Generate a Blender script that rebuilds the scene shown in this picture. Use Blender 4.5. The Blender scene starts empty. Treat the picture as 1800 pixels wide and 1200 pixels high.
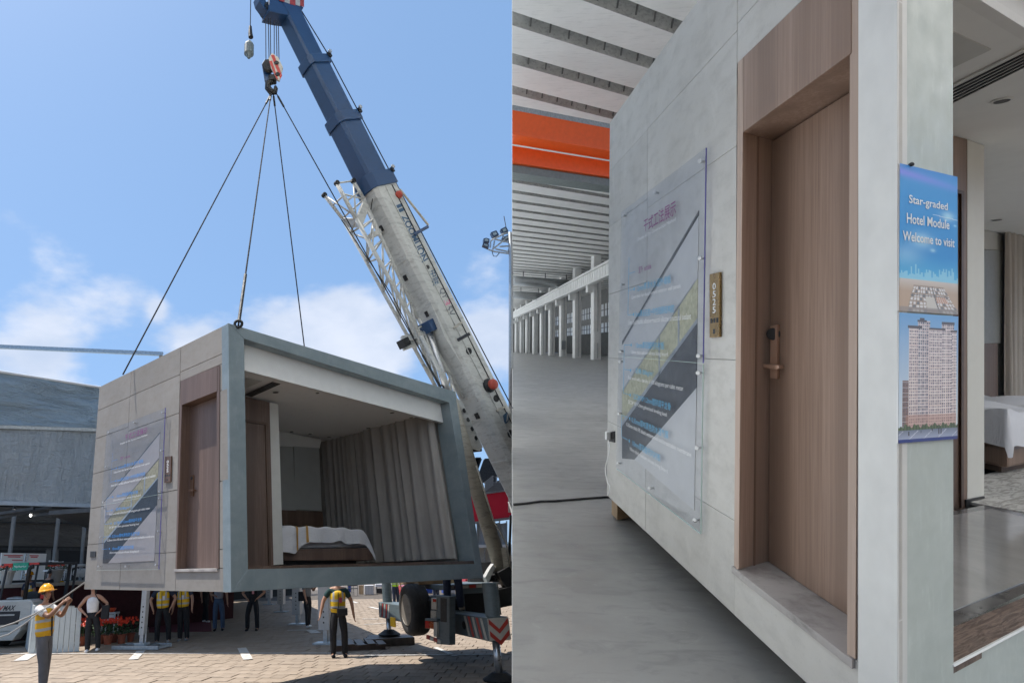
import bpy, math, random
from mathutils import Vector as V, Matrix, Quaternion
random.seed(7)
SC = bpy.context.scene
COL = SC.collection
R = math.radians

# ------------------------------------------------------------------ camera
FPX = 1034.0                      # focal length in pixels of the 1800 px wide photograph
PX, PY = 600.0, 600.0             # principal point (lens shift)
CAMH = 1.87
_up = V((-100, -2700, 1034)).normalized()          # world up, in camera axes (right, down, forward)
_fw = (V((0, 0, 1)) - _up * _up.z).normalized()
_rx = _up.cross(_fw).normalized()
if _rx.x < 0: _rx = -_rx
W = Matrix((_rx, _fw, _up))                        # camera axes (right, down, forward) -> world
CAM = V((0, 0, CAMH))
cam = bpy.data.cameras.new('camera')
camo = bpy.data.objects.new('camera', cam); COL.objects.link(camo)
_mr = Matrix((W @ V((1, 0, 0)), W @ V((0, -1, 0)), W @ V((0, 0, -1)))).transposed()
camo.matrix_world = Matrix.Translation(CAM) @ _mr.to_4x4()
cam.sensor_width = 36.0; cam.sensor_fit = 'HORIZONTAL'
cam.lens = FPX / 1800 * 36
cam.shift_x = (900 - PX) / 1800; cam.shift_y = 0.0
cam.clip_start = 0.05; cam.clip_end = 3000
SC.camera = camo

# ------------------------------------------------------------------ sun and sky
SUN = V((-0.41, 0.07, 0.91)).normalized()       # towards the sun
world = bpy.data.worlds.new('World'); SC.world = world; world.use_nodes = True
nt = world.node_tree; nt.nodes.clear()
def N(t, **k):
    n = nt.nodes.new(t)
    for a, b in k.items(): setattr(n, a, b)
    return n
wo = N('ShaderNodeOutputWorld'); bg = N('ShaderNodeBackground'); nt.links.new(bg.outputs[0], wo.inputs[0])
bg.inputs['Strength'].default_value = 0.105
sky = N('ShaderNodeTexSky', sky_type='NISHITA', sun_disc=False)
sky.sun_elevation = math.asin(SUN.z); sky.sun_rotation = math.atan2(SUN.x, SUN.y)
sky.air_density = 1.0; sky.dust_density = 1.6; sky.ozone_density = 2.6; sky.altitude = 0
tc = N('ShaderNodeTexCoord'); sep = N('ShaderNodeSeparateXYZ'); nt.links.new(tc.outputs['Generated'], sep.inputs[0])
# cumulus banks low over the horizon, thin wisps higher up
mp = N('ShaderNodeMapping'); mp.inputs['Scale'].default_value = (1, 1, 1.9); mp.inputs['Location'].default_value = (3.1, 1.7, 0.0)
nt.links.new(tc.outputs['Generated'], mp.inputs[0])
n1 = N('ShaderNodeTexNoise'); n1.inputs['Scale'].default_value = 2.6; n1.inputs['Detail'].default_value = 9; n1.inputs['Roughness'].default_value = 0.55
nt.links.new(mp.outputs[0], n1.inputs['Vector'])
def MN(op, a, b=None, clamp=False):
    m = N('ShaderNodeMath', operation=op); m.use_clamp = clamp
    for i, v in enumerate((a, b)):
        if v is None: continue
        if hasattr(v, 'links'): nt.links.new(v, m.inputs[i])
        else: m.inputs[i].default_value = v
    return m.outputs[0]
def MR(v, a, b, c=0.0, d=1.0, smooth=True):
    m = N('ShaderNodeMapRange'); m.interpolation_type = 'SMOOTHSTEP' if smooth else 'LINEAR'
    nt.links.new(v, m.inputs[0])
    for i, x in zip((1, 2, 3, 4), (a, b, c, d)): m.inputs[i].default_value = x
    return m.outputs[0]
zc = sep.outputs['Z']
def blob(px, py, rx, ry, k):
    """a cloud bank centred on a bearing; rx, ry in radians-ish"""
    d = (W @ V(((px - PX) / FPX, (py - PY) / FPX, 1))).normalized()
    az = MN('ARCTAN2', sep.outputs['X'], sep.outputs['Y'])
    a = MN('DIVIDE', MN('SUBTRACT', az, math.atan2(d.x, d.y)), rx)
    e = MN('DIVIDE', MN('SUBTRACT', zc, d.z), ry)
    r2 = MN('ADD', MN('MULTIPLY', a, a), MN('MULTIPLY', e, e))
    return MN('MULTIPLY', MN('EXPONENT', MN('MULTIPLY', r2, -1.0)), k)
field = MN('MULTIPLY', MN('SUBTRACT', n1.outputs['Fac'], 0.5), 1.9)
for b in ((70, 600, 0.15, 0.12, 0.58), (530, 620, 0.12, 0.09, 0.42), (640, 545, 0.09, 0.10, 0.34), (500, 330, 0.6, 0.16, -0.10), (330, 590, 0.07, 0.05, 0.38), (885, 600, 0.09, 0.08, 0.46), (60, 100, 0.25, 0.05, 0.16),
          (270, 130, 0.10, 0.09, 0.17), (350, 300, 0.07, 0.08, 0.22), (300, 235, 0.035, 0.035, 0.34), (90, 235, 0.05, 0.03, 0.26), (520, 450, 0.05, 0.025, 0.30), (275, 545, 0.02, 0.02, 0.3)):
    field = MN('ADD', field, blob(*b))
cl = MR(field, 0.24, 0.50)
n2 = N('ShaderNodeTexNoise'); n2.inputs['Scale'].default_value = 7.0; n2.inputs['Detail'].default_value = 6
nt.links.new(mp.outputs[0], n2.inputs['Vector'])
shade = MR(n2.outputs['Fac'], 0.30, 0.70, 0.0, 1.0)
ccol = N('ShaderNodeMix', data_type='RGBA'); nt.links.new(shade, ccol.inputs['Factor'])
ccol.inputs['A'].default_value = (4.6, 5.3, 6.6, 1); ccol.inputs['B'].default_value = (6.3, 6.7, 7.6, 1)
haze = N('ShaderNodeMix', data_type='RGBA')                # thin summer haze over the blue
nt.links.new(MR(zc, 0.95, 0.02, 0.45, 0.55), haze.inputs['Factor'])
nt.links.new(sky.outputs[0], haze.inputs['A']); haze.inputs['B'].default_value = (2.7, 4.9, 8.5, 1)
mixc = N('ShaderNodeMix', data_type='RGBA'); nt.links.new(MN('MULTIPLY', cl, 0.88), mixc.inputs['Factor'])
nt.links.new(haze.outputs['Result'], mixc.inputs['A']); nt.links.new(ccol.outputs['Result'], mixc.inputs['B'])
nt.links.new(mixc.outputs['Result'], bg.inputs['Color'])

sl = bpy.data.lights.new('sun', 'SUN'); sl.energy = 4.8; sl.angle = R(0.55); sl.color = (1.0, 0.95, 0.88)
so = bpy.data.objects.new('sun', sl); COL.objects.link(so); so.rotation_euler = SUN.to_track_quat('Z', 'Y').to_euler()
SC.view_settings.view_transform = 'Standard'; SC.view_settings.look = 'None'
SC.view_settings.exposure = 0.38; SC.view_settings.gamma = 1.0; SC.view_settings.use_curve_mapping = False
SC.cycles.use_denoising = True; SC.cycles.max_bounces = 10; SC.cycles.transparent_max_bounces = 16
SC.cycles.sample_clamp_indirect = 6.0; SC.cycles.caustics_reflective = False; SC.cycles.caustics_refractive = False

# ------------------------------------------------------------------ the two places and their frames
# The yard is level (world axes). The hall on its slope has its own frame: x right, y deeper in, z up.
hu = V((0.007, -1, 0.0077)).normalized()
hf = (V((0, 0, 1)) - hu * hu.z).normalized(); hx = hu.cross(hf).normalized()
if hx.x < 0: hx = -hx
HM = Matrix.Translation(CAM) @ (Matrix((W @ hx, W @ hf, W @ hu)).transposed().to_4x4())   # hall local -> world
HR = HM.to_3x3()
LEVEL = Matrix.Identity(4)

def ray(px, py): return (W @ V(((px - PX) / FPX, (py - PY) / FPX, 1))).normalized()
class Plane:
    """a plane; e is the direction in which depth is measured (towards us), along the walls that meet it"""
    def __init__(s, p, n, e=None): s.p = V(p); s.n = V(n).normalized(); s.e = V(e).normalized() if e is not None else s.n
    def at(s, px, py, off=0.0):
        """point of the plane (moved off along e) that lies on the line of sight px, py"""
        d = ray(px, py); p = s.p + s.e * off
        return CAM + d * ((p - CAM).dot(s.n) / d.dot(s.n))
    def shift(s, off): return Plane(s.p + s.e * off, s.n, s.e)
    def meet(s, a, d): return V(a) + V(d) * ((s.p - V(a)).dot(s.n) / V(d).dot(s.n))
def proj(p):
    q = W.transposed() @ (V(p) - CAM); return (PX + FPX * q.x / q.z, PY + FPX * q.y / q.z)
def solve_off(p, e, px):
    """how far p must move against e to line up with column px"""
    lo, hi = 0.0, 0.8; s0 = proj(p)[0] < px
    for _ in range(40):
        m = (lo + hi) / 2
        if (proj(p - e * m)[0] < px) == s0: lo = m
        else: hi = m
    return (lo + hi) / 2
GND = Plane((0, 0, 0), (0, 0, 1))
def gnd(px, py, z=0.0): return Plane((0, 0, z), (0, 0, 1)).at(px, py)
def deep(px, py, Y): return Plane((0, Y, 0), (0, -1, 0)).at(px, py)
def H(x, y, z): return HM @ V((x, y, z))
def hdeep(px, py, y): return Plane(H(0, y, 0), HR @ V((0, -1, 0))).at(px, py)
def hlevel(px, py, z): return Plane(H(0, 0, z), HR @ V((0, 0, 1))).at(px, py)
def lerp(a, b, t): return a + (b - a) * t
def bil(q, s, t): return lerp(lerp(q[0], q[1], s), lerp(q[3], q[2], s), t)    # q: tl tr br bl

# ------------------------------------------------------------------ mesh builder
class MB:
    def __init__(s): s.v = []; s.f = []; s.m = []; s.c = None
    def add(s, vs, fs, mi=0):
        o = len(s.v); s.v += [V(a) for a in vs]; s.f += [tuple(i + o for i in f) for f in fs]; s.m += [mi] * len(fs); return s
    def poly(s, pts, mi=0): return s.add(pts, [tuple(range(len(pts)))], mi)
    def prism(s, pts, ext, mi=0):
        n = len(pts); ext = V(ext); a = [V(p) for p in pts]; b = [p + ext for p in a]
        fs = [tuple(range(n))[::-1], tuple(range(n, 2 * n))] + [(i, (i + 1) % n, n + (i + 1) % n, n + i) for i in range(n)]
        return s.add(a + b, fs, mi)
    def plate(s, pl, px, t0, t1, mi=0):
        """slab on a plane: outline px seen at offset t1 (the face towards us), reaching back to t0"""
        a = [pl.at(x, y, t1) for x, y in px]; return s.prism(a, pl.e * (t0 - t1), mi)
    def box(s, c, hx_, hy_, hz_, mi=0):
        c = V(c); hx_, hy_, hz_ = V(hx_), V(hy_), V(hz_)
        vs = [c + hx_ * i + hy_ * j + hz_ * k for k in (-1, 1) for j in (-1, 1) for i in (-1, 1)]
        return s.add(vs, [(0, 2, 3, 1), (4, 5, 7, 6), (0, 1, 5, 4), (2, 6, 7, 3), (0, 4, 6, 2), (1, 3, 7, 5)], mi)
    def abox(s, x0, x1, y0, y1, z0, z1, M=None, mi=0):
        M = M or LEVEL
        vs = [M @ V((x, y, z)) for z in (z0, z1) for y in (y0, y1) for x in (x0, x1)]
        return s.add(vs, [(0, 2, 3, 1), (4, 5, 7, 6), (0, 1, 5, 4), (2, 6, 7, 3), (0, 4, 6, 2), (1, 3, 7, 5)], mi)
    def bar(s, a, b, w, h=None, up=(0, 0, 1), mi=0):
        a, b = V(a), V(b); h = h or w; d = (b - a).normalized(); u = V(up)
        if abs(d.dot(u)) > 0.97: u = V((1, 0, 0))
        x = d.cross(u).normalized(); z = x.cross(d).normalized()
        return s.box((a + b) / 2, (b - a) / 2, x * w / 2, z * h / 2, mi)
    def tube(s, path, r, n=8, mi=0, cap=True):
        path = [V(p) for p in path]; rs = r if hasattr(r, '__len__') else [r] * len(path)
        d0 = (path[1] - path[0]).normalized(); u = d0.orthogonal().normalized(); rings = []; pv = d0
        for i, p in enumerate(path):
            d = (path[min(i + 1, len(path) - 1)] - path[max(i - 1, 0)])
            d = d.normalized() if d.length > 1e-9 else pv
            u = (u - d * u.dot(d)).normalized(); w = d.cross(u); pv = d
            rings.append([p + (u * math.cos(2 * math.pi * k / n) + w * math.sin(2 * math.pi * k / n)) * rs[i] for k in range(n)])
        vs = [q for r_ in rings for q in r_]; fs = []
        for i in range(len(path) - 1):
            for k in range(n):
                fs.append((i * n + k, i * n + (k + 1) % n, (i + 1) * n + (k + 1) % n, (i + 1) * n + k))
        if cap: fs += [tuple(range(n))[::-1], tuple(range((len(path) - 1) * n, len(path) * n))]
        return s.add(vs, fs, mi)
    def lathe(s, o, axis, prof, n=16, mi=0, sx=1.0):
        """prof: (radius, height along axis)"""
        o = V(o); a = V(axis).normalized(); u = a.orthogonal().normalized(); w = a.cross(u); vs = []; fs = []
        for r_, h_ in prof:
            vs += [o + a * h_ + (u * math.cos(2 * math.pi * k / n) * sx + w * math.sin(2 * math.pi * k / n)) * r_ for k in range(n)]
        for i in range(len(prof) - 1):
            for k in range(n): fs.append((i * n + k, i * n + (k + 1) % n, (i + 1) * n + (k + 1) % n, (i + 1) * n + k))
        fs += [tuple(range(n))[::-1], tuple(range((len(prof) - 1) * n, len(prof) * n))]
        return s.add(vs, fs, mi)
    def grid(s, fn, nu, nv, mi=0):
        vs = [fn(i / nu, j / nv) for j in range(nv + 1) for i in range(nu + 1)]
        return s.add(vs, [(j * (nu + 1) + i, j * (nu + 1) + i + 1, (j + 1) * (nu + 1) + i + 1, (j + 1) * (nu + 1) + i) for j in range(nv) for i in range(nu)], mi)

MWD = {}
def root_mw(o): return MWD.get(o.name, LEVEL)
def obj(name, mb, mat, parent=None, mw=None, smooth=False, bevel=0.0, label=None):
    """link a builder as ONE mesh object; vertices are given in world space"""
    M = root_mw(parent) if parent is not None else (mw or LEVEL)
    Mi = M.inverted()
    me = bpy.data.meshes.new(name); me.from_pydata([tuple(Mi @ p) for p in mb.v], [], mb.f)
    for m in (mat if isinstance(mat, (list, tuple)) else [mat]): me.materials.append(m)
    if any(mb.m): me.polygons.foreach_set('material_index', mb.m)
    if smooth: me.polygons.foreach_set('use_smooth', [True] * len(me.polygons))
    me.update()
    o = bpy.data.objects.new(name, me); COL.objects.link(o)
    if parent is not None: o.parent = parent
    else: o.matrix_world = M
    MWD[o.name] = M
    if bevel:
        b = o.modifiers.new('bevel', 'BEVEL'); b.width = bevel; b.segments = 2; b.limit_method = 'ANGLE'; b.angle_limit = R(40)
    if label: o['label'] = label
    return o
def tag(o, label=None, cat=None, group=None, kind=None):
    if label: o['label'] = label
    if cat: o['category'] = cat
    if group: o['group'] = group
    if kind: o['kind'] = kind
    return o
def thing(name, label, cat, loc, frame='yard', rz=0.0, group=None, tilt=None):
    o = bpy.data.objects.new(name, None); COL.objects.link(o); o.empty_display_size = 0.2
    B = (LEVEL if frame == 'yard' else HR.to_4x4())
    M = Matrix.Translation(V(loc)) @ B @ Matrix.Rotation(rz, 4, 'Z')
    if tilt is not None: M = Matrix.Translation(V(loc)) @ tilt.to_4x4() @ B @ Matrix.Rotation(rz, 4, 'Z')
    o.matrix_world = M; MWD[o.name] = M
    return tag(o, label, cat, group)
def copy_thing(root, M, label=None, group=None):
    """a copy of a thing with copies of its parts and sub-parts"""
    r = root.copy(); COL.objects.link(r); r.matrix_world = M; MWD[r.name] = M
    if label: r['label'] = label
    if group: r['group'] = group
    for ch in KIDS.get(root.name, ()):
        c = ch.copy(); COL.objects.link(c); c.parent = r
        for g in KIDS.get(ch.name, ()):
            d = g.copy(); COL.objects.link(d); d.parent = c
    return r
KIDS = {}
def kids_of(root):
    for o in list(COL.objects):
        if o.parent is not None: KIDS.setdefault(o.parent.name, [])
        if o.parent is not None and o not in KIDS[o.parent.name]: KIDS[o.parent.name].append(o)

# ------------------------------------------------------------------ text as flat geometry
def text_mb(body, quad, ext=None, font_shear=0.0, spacing=1.0, weight=0.0):
    """lettering laid into the 3D quad (tl tr br bl)"""
    c = bpy.data.curves.new('t', 'FONT'); c.body = body; c.resolution_u = 3; c.space_character = spacing; c.offset = weight
    c.shear = font_shear; c.align_x = 'CENTER'
    t = bpy.data.objects.new('t', c); COL.objects.link(t)
    dg = bpy.context.evaluated_depsgraph_get(); me = bpy.data.meshes.new_from_object(t.evaluated_get(dg))
    xs = [v.co.x for v in me.vertices]; ys = [v.co.y for v in me.vertices]
    x0, x1, y0, y1 = min(xs), max(xs), min(ys), max(ys)
    mb = MB()
    mb.add([bil(quad, (v.co.x - x0) / (x1 - x0), 1 - (v.co.y - y0) / (y1 - y0)) for v in me.vertices], [tuple(p.vertices) for p in me.polygons])
    bpy.data.objects.remove(t); bpy.data.curves.remove(c); bpy.data.meshes.remove(me)
    return mb

# ------------------------------------------------------------------ materials
class Mat:
    """small node-graph helper round one Principled material"""
    def __init__(s, name, col=(0.5, 0.5, 0.5), rough=0.6, metal=0.0, spec=0.5):
        s.m = bpy.data.materials.new(name); s.m.use_nodes = True; s.t = s.m.node_tree
        s.b = s.t.nodes['Principled BSDF']; s.b.inputs['Base Color'].default_value = (*col, 1)
        s.b.inputs['Roughness'].default_value = rough; s.b.inputs['Metallic'].default_value = metal
        s.b.inputs['Specular IOR Level'].default_value = spec; s.col = col; s.tcn = None
    def n(s, t, **k):
        x = s.t.nodes.new(t)
        for a, b in k.items(): setattr(x, a, b)
        return x
    def l(s, a, b): s.t.links.new(a, b)
    def co(s, scale=(1, 1, 1), rot=(0, 0, 0)):
        if not s.tcn: s.tcn = s.n('ShaderNodeTexCoord')
        mp_ = s.n('ShaderNodeMapping'); s.l(s.tcn.outputs['Object'], mp_.inputs[0])
        mp_.inputs['Scale'].default_value = scale; mp_.inputs['Rotation'].default_value = rot
        return mp_.outputs[0]
    def noise(s, scale=5, detail=5, rough=0.55, vec=None, dist=0.0):
        x = s.n('ShaderNodeTexNoise'); x.inputs['Scale'].default_value = scale; x.inputs['Detail'].default_value = detail
        x.inputs['Roughness'].default_value = rough; x.inputs['Distortion'].default_value = dist
        s.l(vec if vec is not None else s.co(), x.inputs['Vector']); return x.outputs['Fac']
    def rng(s, v, a, b, c=0.0, d=1.0):
        x = s.n('ShaderNodeMapRange'); s.l(v, x.inputs[0])
        for i, q in zip((1, 2, 3, 4), (a, b, c, d)): x.inputs[i].default_value = q
        return x.outputs[0]
    def math(s, op, a, b=0.0):
        x = s.n('ShaderNodeMath', operation=op)
        for i, q in enumerate((a, b)):
            if hasattr(q, 'links'): s.l(q, x.inputs[i])
            else: x.inputs[i].default_value = q
        return x.outputs[0]
    def mix(s, f, a, b, blend='MIX'):
        x = s.n('ShaderNodeMix', data_type='RGBA', blend_type=blend)
        for k, q in (('Factor', f), ('A', a), ('B', b)):
            if hasattr(q, 'links'): s.l(q, x.inputs[k])
            elif k == 'Factor': x.inputs[k].default_value = q
            else: x.inputs[k].default_value = (*q, 1)
        return x.outputs['Result']
    def base(s, c): s.l(c, s.b.inputs['Base Color']); return s
    def ro(s, v): s.l(v, s.b.inputs['Roughness']); return s
    def bump(s, v, strength=0.3, dist=0.01):
        x = s.n('ShaderNodeBump'); s.l(v, x.inputs['Height']); x.inputs['Strength'].default_value = strength; x.inputs['Distance'].default_value = dist
        s.l(x.outputs[0], s.b.inputs['Normal']); return s
    def vary(s, amt=0.12, scale=4, detail=6, bump=0.0, bscale=60, rv=0.08):
        """mottled tone, uneven gloss and a fine relief"""
        c = s.col; f = s.rng(s.noise(scale, detail), 0.3, 0.7)
        s.base(s.mix(f, tuple(max(x * (1 - amt), 0) for x in c), tuple(min(x * (1 + amt), 1) for x in c)))
        r = s.b.inputs['Roughness'].default_value
        s.ro(s.rng(s.noise(scale * 3, 4), 0.3, 0.7, max(r - rv, 0.02), min(r + rv, 1)))
        if bump: s.bump(s.noise(bscale, 4), bump, 0.004)
        return s
    def per_object(s, amt=0.1):
        """each piece a little different in tone"""
        oi = s.n('ShaderNodeObjectInfo'); f = s.rng(oi.outputs['Random'], 0, 1, 1 - amt, 1 + amt)
        old = s.b.inputs['Base Color'].links[0].from_socket
        g = s.n('ShaderNodeCombineColor'); [s.l(f, g.inputs[i]) for i in range(3)]
        x = s.n('ShaderNodeMix', data_type='RGBA', blend_type='MULTIPLY'); x.inputs['Factor'].default_value = 1
        s.l(old, x.inputs['A']); s.l(g.outputs[0], x.inputs['B']); s.l(x.outputs['Result'], s.b.inputs['Base Color']); return s
def simple(name, col, rough=0.6, metal=0.0, amt=0.1, scale=6, bump=0.0, bscale=60):
    return Mat(name, col, rough, metal).vary(amt, scale, 5, bump, bscale).m

def concrete(name, a, b, stain=0.5):
    m = Mat(name, a, 0.72); big = m.noise(1.1, 7, 0.6, dist=0.4); med = m.noise(5.5, 8, 0.65, m.co((1, 1, 2.2))); fine = m.noise(70, 3)
    c = m.mix(m.rng(big, 0.32, 0.68), a, b)
    c = m.mix(m.math('MULTIPLY', m.rng(med, 0.48, 0.68), stain), c, tuple(x * 0.72 for x in a)); c = m.mix(m.math('MULTIPLY', m.rng(m.noise(2.4, 8, .7, m.co((1, 1, .35)), 1.5), .55, .68), .35), c, tuple(min(x * 1.18, .9) for x in b))
    c = m.mix(m.math('MULTIPLY', m.rng(fine, 0.62, 0.75), 0.35), c, tuple(x * 0.7 for x in a))
    m.base(c).per_object(0.045); m.ro(m.rng(med, 0.3, 0.7, 0.55, 0.85)); m.bump(m.noise(45, 5), 0.16, 0.004); return m.m
def wood(name, a, b, scale=1.0, rough=0.5, across=(60, 60, 1.2)):
    m = Mat(name, a, rough); g = m.noise(1.0 * scale, 5, 0.6, m.co(across), dist=0.6); f = m.noise(3.2 * scale, 4, 0.6, m.co(across))
    wide = m.noise(0.5, 2, 0.5, m.co((9, 9, 0.3)))
    c = m.mix(m.rng(g, 0.35, 0.65), a, b); c = m.mix(m.math('MULTIPLY', m.rng(f, 0.5, 0.75), 0.45), c, tuple(x * 0.62 for x in a))
    c = m.mix(m.math('MULTIPLY', m.rng(wide, 0.42, 0.58), 0.75), c, tuple(x * 0.80 for x in a))
    m.base(c); m.bump(f, 0.12, 0.002); return m.m

M_ = {}
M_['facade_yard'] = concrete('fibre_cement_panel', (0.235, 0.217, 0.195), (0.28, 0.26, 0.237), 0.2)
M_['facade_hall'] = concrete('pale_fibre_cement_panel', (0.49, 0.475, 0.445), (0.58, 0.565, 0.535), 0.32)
M_['joint'] = simple('joint_backing', (0.24, 0.235, 0.225), 0.9)
def frame_paint(name, a, b):
    m = Mat(name, a, 0.42); c = m.mix(m.rng(m.noise(2.2, 7, 0.65, m.co((1, 1, 1.5)), 0.5), 0.35, 0.68), a, b)
    c = m.mix(m.math('MULTIPLY', m.rng(m.noise(9, 6, 0.7, m.co((3, 3, 0.8))), 0.55, 0.75), 0.35), c, tuple(x * 1.35 for x in b))
    m.base(c); m.ro(m.rng(m.noise(12, 4), 0.3, 0.7, 0.32, 0.58)); m.bump(m.noise(30, 3), 0.05, 0.003); return m.m
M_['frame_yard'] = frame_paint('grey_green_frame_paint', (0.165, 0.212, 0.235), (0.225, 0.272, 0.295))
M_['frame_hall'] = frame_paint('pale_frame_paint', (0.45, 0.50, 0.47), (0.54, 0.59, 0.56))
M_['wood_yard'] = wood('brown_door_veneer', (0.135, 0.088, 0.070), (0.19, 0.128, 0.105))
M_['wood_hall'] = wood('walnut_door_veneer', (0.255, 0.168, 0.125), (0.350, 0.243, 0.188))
M_['wood_hall_pale'] = wood('pale_casing_veneer', (0.44, 0.325, 0.26), (0.54, 0.41, 0.335))
M_['wood_dark'] = wood('dark_brown_wood', (0.10, 0.062, 0.045), (0.15, 0.095, 0.07))
M_['white'] = simple('white_paint', (0.80, 0.80, 0.79), 0.5, amt=0.03)
M_['offwhite'] = simple('offwhite_wall', (0.62, 0.62, 0.60), 0.6, amt=0.04)
M_['grey_wall'] = simple('grey_wardrobe_panel', (0.34, 0.35, 0.345), 0.5, amt=0.04)
M_['black'] = simple('black_plastic', (0.018, 0.018, 0.02), 0.45, amt=0.2)
M_['dark'] = simple('dark_steel', (0.05, 0.055, 0.06), 0.5, 0.3, 0.3)
M_['rubber'] = simple('rubber', (0.030, 0.029, 0.028), 0.85, amt=0.3, bump=0.3)
M_['steel'] = simple('galvanised_steel', (0.42, 0.44, 0.45), 0.38, 0.75, 0.2, 12)
M_['chrome'] = simple('chromed_rod', (0.60, 0.60, 0.60), 0.32, .8, 0.05)
M_['stone'] = concrete('threshold_stone', (0.30, 0.275, 0.265), (0.44, 0.415, 0.40), 0.9)
M_['brass'] = simple('brushed_brass', (0.42, 0.27, 0.11), 0.30, 0.9, 0.15, 8)
M_['brown_plate'] = simple('bronze_brown_plate', (0.15, 0.085, 0.055), 0.35, 0.4, 0.1)
M_['rose'] = simple('rose_copper_metal', (0.46, 0.30, 0.22), 0.38, 0.25, 0.08)
# ================================================================== YARD: ground
mg = Mat('ground_surface', (0.20, 0.18, 0.155), 0.9)
g1 = mg.noise(0.35, 6); g2 = mg.noise(9, 5)
mg.base(mg.mix(mg.rng(g1, 0.3, 0.7), (0.215, 0.175, 0.14), (0.27, 0.225, 0.18))); mg.bump(g2, 0.2, 0.01)
gmb = MB(); gmb.poly([(-900, -60, -0.06), (900, -60, -0.06), (900, 1400, -0.06), (-900, 1400, -0.06)])
ground = tag(obj('ground', gmb, mg.m), kind='structure')

PA = math.atan2((gnd(745, 1151) - gnd(0, 1147)).y, (gnd(745, 1151) - gnd(0, 1147)).x)     # direction of the paving courses
pdx, pdy = V((math.cos(PA), math.sin(PA), 0)), V((-math.sin(PA), math.cos(PA), 0))
PO = gnd(300, 1215)
mp_ = Mat('concrete_paver', (0.36, 0.30, 0.245), 0.86)
pn = mp_.noise(2.3, 6); pf = mp_.noise(40, 4)
c_ = mp_.mix(mp_.rng(pn, 0.3, 0.7), (0.285, 0.222, 0.165), (0.355, 0.285, 0.220)); c_ = mp_.mix(mp_.math('MULTIPLY', mp_.rng(pf, 0.6, 0.75), 0.4), c_, (0.16, 0.14, 0.12))
c_ = mp_.mix(mp_.math('MULTIPLY', mp_.rng(mp_.noise(0.9, 6, 0.7, dist=1.0), 0.56, 0.7), 0.35), c_, (0.19, 0.165, 0.14))
mp_.base(c_).bump(pf, 0.25, 0.004); mp_.per_object(0.09); M_paver = mp_.m
pav = MB(); pav.poly([PO + pdx * a + pdy * b + V((0, 0, -0.045)) for a, b in ((-14, -4), (13, -4), (13, 60), (-14, 60))])
mj = simple('sandy_joint', (0.105, 0.088, 0.072), 0.95, bump=0.3)
pavement = tag(obj('pavement', pav, mj), kind='structure')
PW, PD = 0.262, 0.40
cells = []
for j in range(-4, 70):
    for i in range(-50, 50):
        a = (i + (0.5 if j % 2 else 0.0)) * PW + random.uniform(-.01, .01); b = j * PD
        c = PO + pdx * a + pdy * b; q = proj(c)
        if c.y > 9 and -15 < q[0] < 912 and 1052 < q[1] < 1212: cells.append((q[1], a, b, c))
cells.sort(key=lambda t: -t[0])
pm = MB(); pm.abox(-PW / 2 + .006, PW / 2 - .006, -PD / 2 + .006, PD / 2 - .006, -0.05, 0.0)
pme = None
def paver_box(mb, c, dz, tw):
    x = pdx * (PW / 2 - .006); y = pdy * (PD / 2 - .006)
    if tw: x = x + pdy * tw; y = y - pdx * tw
    mb.box(c + V((0, 0, -0.03 + dz)), x, y, V((0, 0, 0.03)))
for k, (_, a, b, c) in enumerate(cells[:290]):
    if pme is None:
        m0 = MB(); x = V((PW / 2 - .006, 0, 0)); y = V((0, PD / 2 - .006, 0)); m0.box(V((0, 0, -0.03)), x, y, V((0, 0, 0.03)))
        o = obj('paver', m0, M_paver, mw=LEVEL); pme = o.data
    else: o = bpy.data.objects.new('paver', pme); COL.objects.link(o)
    o.parent = pavement
    o.matrix_world = Matrix.Translation(c + V((0, 0, random.uniform(-.004, .004)))) @ Matrix.Rotation(PA + random.uniform(-.012, .012), 4, 'Z') @ Matrix.Rotation(random.uniform(-.006, .006), 4, 'X')
rest = MB()
for _, a, b, c in cells[290:]: paver_box(rest, c, random.uniform(-.004, .004), random.uniform(-.003, .003))
tag(obj('paver_field', rest, M_paver, parent=pavement), kind='stuff')
# painted bay lines
mw_ = Mat('worn_white_marking', (0.62, 0.60, 0.56), 0.8); wn = mw_.noise(7, 5)
mw_.base(mw_.mix(mw_.rng(wn, 0.45, 0.7), (0.60, 0.58, 0.55), (0.36, 0.32, 0.27))); MARK = mw_.m
def marking(a, b, w):
    a, b = gnd(*a, 0.012), gnd(*b, 0.012); d = (b - a).normalized(); n = V((-d.y, d.x, 0)) * w / 2
    o = obj('bay_marking', MB().prism([a - n, b - n, b + n, a + n], (0, 0, 0.004)), MARK); tag(o, kind='structure')
for a, b, w in (((640, 1151), (870, 1149), .10), ((0, 1148), (600, 1147), .08), ((425, 1138), (436, 1158), .22), ((36, 1160), (58, 1147), .3), ((234, 1158), (248, 1143), .22),
                ((636, 1087), (665, 1087), .12), ((545, 1106), (556, 1112), .3), ((618, 1056), (628, 1059), .2), ((650, 1066), (668, 1070), .2), ((765, 1137), (800, 1152), .12),
                ((640, 1097), (700, 1093), .1), ((505, 1107), (565, 1106), .1)): marking(a, b, w)

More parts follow.
